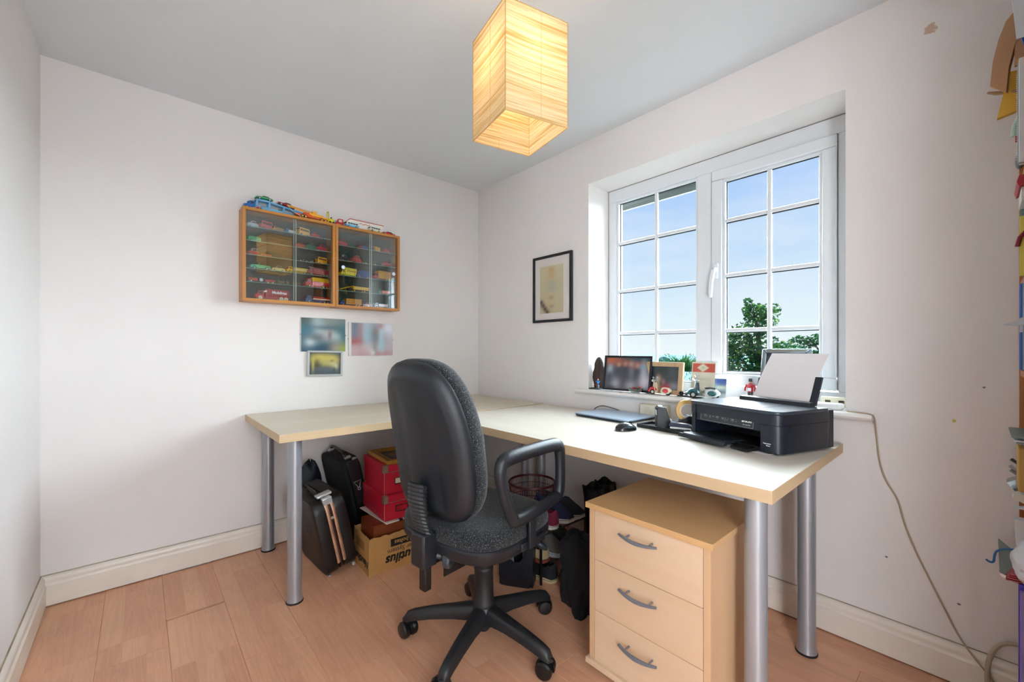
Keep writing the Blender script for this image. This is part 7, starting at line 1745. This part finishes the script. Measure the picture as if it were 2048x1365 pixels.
# papers and tan box
for k, (yf, z, c, lab) in enumerate(((-2.7125, .862, '#6f8680', 'grey-green folder top sheet on the stack above the tan box'), (-2.717, .852, '#cdd3da', 'white sheet under the grey-green folder'), (-2.721, .8465, '#7d8690', 'grey envelope at the bottom of the stack above the tan box'))):
    b = B(); b.box(-.28, -.08, yf-.2, yf, z, z+.004); o = solo(b, 'paper_stack', mat('p'+c.strip('#'), c, r=.4), lab, 'paper', smooth=False)
item('tan_box', 'tan cardboard archive box with faint vertical lettering in the bookcase', 'box', -.205, -.12, -2.7265, .705, .825, '#c09a50', .2, r=.6, bevel=.003)
for k, (z, yf, c, lab) in enumerate(((.765, -2.717, '#4a5058', 'dark booklet edge left of the tan box'), (.745, -2.714, '#a8aeb4', 'grey magazine roll left of the tan box'), (.733, -2.716, '#888e96', 'second grey magazine roll left of the tan box'))):
    b = B(); b.tube([(-.10, yf, z+.010), (-.10, yf-.012, z), (-.10, yf-.08, z-.01)], .0045, n=7, flat=1.4); solo(b, 'rolled_magazine', mat('p'+c.strip('#'), c, r=.4), lab, 'magazine')
tf = thing('tilted_frame', 'silver-edged picture frame lying tilted on papers below the tan box', 'picture', (-.10, -2.82, .655))
put(B().loft([[(-.12, -2.708, .708), (-.12, -2.728, .722), (-.12, -2.74, .712), (-.12, -2.728, .680)], [(-.06, -2.710, .708), (-.06, -2.728, .720), (-.06, -2.74, .712), (-.06, -2.728, .682)]]), 'frame_bar', mat('polished_silver', '#9fb0bb'), tf, smooth=False)
put(B().box(-.125, -.06, -2.92, -2.735, .668, .682), 'backing_board', mat('grey_backing', '#3c4248'), tf, smooth=False)
sheet('white_envelope', 'long white envelope poking out below the tilted frame', 'envelope', [(-.14, -2.717, .682), (-.14, -2.72, .69), (-.14, -2.74, .697), (-.14, -2.9, .66), (-.14, -2.9, .645), (-.14, -2.735, .672)], '#dcd6cc', .05)
sheet('white_card_point', 'pointed white card edge under the long envelope', 'card', [(-.15, -2.721, .650), (-.15, -2.76, .662), (-.15, -2.90, .655), (-.15, -2.90, .635)], '#dfe5ee', .02)
b = B(); b.loft([[(-.15, -2.721, .622), (-.15, -2.724, .55), (-.15, -2.729, .50), (-.15, -2.90, .50), (-.15, -2.90, .622)], [(-.17, -2.721, .618), (-.17, -2.724, .55), (-.17, -2.729, .50), (-.17, -2.90, .50), (-.17, -2.90, .618)]]); solo(b, 'white_pad', mat('pad_white', '#dfe0e2', r=.6), 'white paper pad standing above the crumpled white bag', 'pad', smooth=False)
# crumpled white carrier bag bulging from the shelf
b = B(); rg = []
for i in range(15):
    t = i/14; ring = []
    for j in range(28):
        a = 2*PI*j/28; k = math.sin(PI*(t*.92+.04))**.45*(1+.22*noise.noise(Vector((math.cos(a)*2.2, math.sin(a)*2.2, t*5)))+.08*noise.noise(Vector((math.cos(a)*8, math.sin(a)*8, t*14))))
        ring.append((-.21+.085*k*math.cos(a), -2.775+.062*k*math.sin(a), .452+.125*t))
    rg.append(ring)
b.loft(rg); solo(b, 'carrier_bag', mat('white_polythene', '#e6ecf2', r=.35, coat=.2), 'crumpled white carrier bag bulging from the lower bookcase', 'bag', angle=25)
# grey-green clipboard, blue cord, red leaflets, purple folder, mint thing
cl = thing('clipboard', 'grey-green clipboard jutting out below the white carrier bag', 'clipboard', (-.11, -2.76, .40))
put(B().loft([[(-.10, -2.692, .535), (-.10, -2.695, .435), (-.10, -2.735, .420), (-.10, -2.78, .42), (-.10, -2.78, .50), (-.10, -2.722, .508)], [(-.106, -2.692, .535), (-.106, -2.695, .435), (-.106, -2.735, .420), (-.106, -2.78, .42), (-.106, -2.78, .50), (-.106, -2.722, .508)]]), 'board', mat('clip_green', '#7f8f8d', r=.5), cl, smooth=False)
put(B().loft([[(-.099, -2.694, .438), (-.099, -2.697, .428), (-.099, -2.735, .415), (-.099, -2.735, .423)], [(-.112, -2.694, .438), (-.112, -2.697, .428), (-.112, -2.735, .415), (-.112, -2.735, .423)]]), 'metal_edge', m_chrome, cl, smooth=False)
b = B(); b.tube(smoothpath([(-.13, -2.730, .522), (-.13, -2.706, .516), (-.13, -2.690, .505), (-.13, -2.685, .490), (-.13, -2.683, .472), (-.13, -2.676, .468), (-.13, -2.668, .473)], 5), .0028, n=7); solo(b, 'lace_end', mat('blue_cord', '#1f64a4', r=.45), 'short bright blue cord hooking out over the clipboard', 'cord')
for k in range(4):
    b = B(); yf = -2.704-.003*k; b.loft([[(-.20, yf, .452+.006*k), (-.20, yf-.001, .455+.006*k), (-.20, -2.86, .462+.006*k), (-.20, -2.86, .459+.006*k)], [(-.135, yf-.004, .450+.006*k), (-.135, yf-.005, .453+.006*k), (-.135, -2.86, .460+.006*k), (-.135, -2.86, .457+.006*k)]])
    solo(b, 'red_leaflet', mat('leaflet_red%d' % (k % 2), ('#a83a48', '#c2606a')[k % 2], r=.5), ('lowest of the fanned red leaflets above the purple folder', 'second lowest fanned red leaflet, a lighter red', 'third fanned red leaflet, just under the top one', 'topmost fanned red leaflet beside the clipboard')[k], 'leaflet', smooth=False)
sheet('purple_folder', 'tall purple plastic folder standing at the bottom of the bookcase', 'folder', [(-.19, -2.7262, .31), (-.19, -2.7262, .452), (-.19, -2.90, .46), (-.19, -2.90, .31)], '#5a4cc4', .020, r=.25) if False else None
pfz = B(); pfz.box(-.200, -.185, -2.90, -2.7270, .165, .450); solo(pfz, 'purple_folder', mat('purple_plastic', '#5546bd', r=.25, coat=.3), 'tall purple plastic folder standing at the bottom of the bookcase', 'folder', smooth=False, bevel=.001)
pfz = B(); pfz.box(-.2165, -.2005, -2.90, -2.7300, .175, .435); solo(pfz, 'lilac_folder', mat('lilac_plastic', '#a08fd8', r=.3, coat=.3), 'pale lilac folder standing against the purple folder', 'folder', smooth=False, bevel=.001)
b = B(); rg = []
for i in range(8):
    t = i/7; rg.append([(-.20+.040*(1-.4*t)*(1+.15*math.sin(a*3+t*4))*math.cos(a), -2.768+.045*(1-.5*t)*(1+.2*math.sin(a*2))*math.sin(a), .062+.10*t) for a in [2*PI*j/16 for j in range(16)]])
b.loft(rg); solo(b, 'mint_bag', mat('mint_plastic', '#4fc39a', r=.35, coat=.2), 'mint green plastic bag on the lowest shelf of the bookcase', 'bag', angle=30)
for k, (c, lab) in enumerate((('#c79a3a', 'ochre paperback standing on the lowest bookcase shelf'), ('#4a4e52', 'dark grey paperback beside the ochre one'), ('#b0a89c', 'beige paperback standing by the pine side panel'))):
    item('paperback', lab, 'book', -.055-.022*k, -.037-.022*k, -2.737, .0605, .215-.02*k, c, .13)
# fill the shelves that face the room further along (seen only from the side)
rnd = random.Random(12)
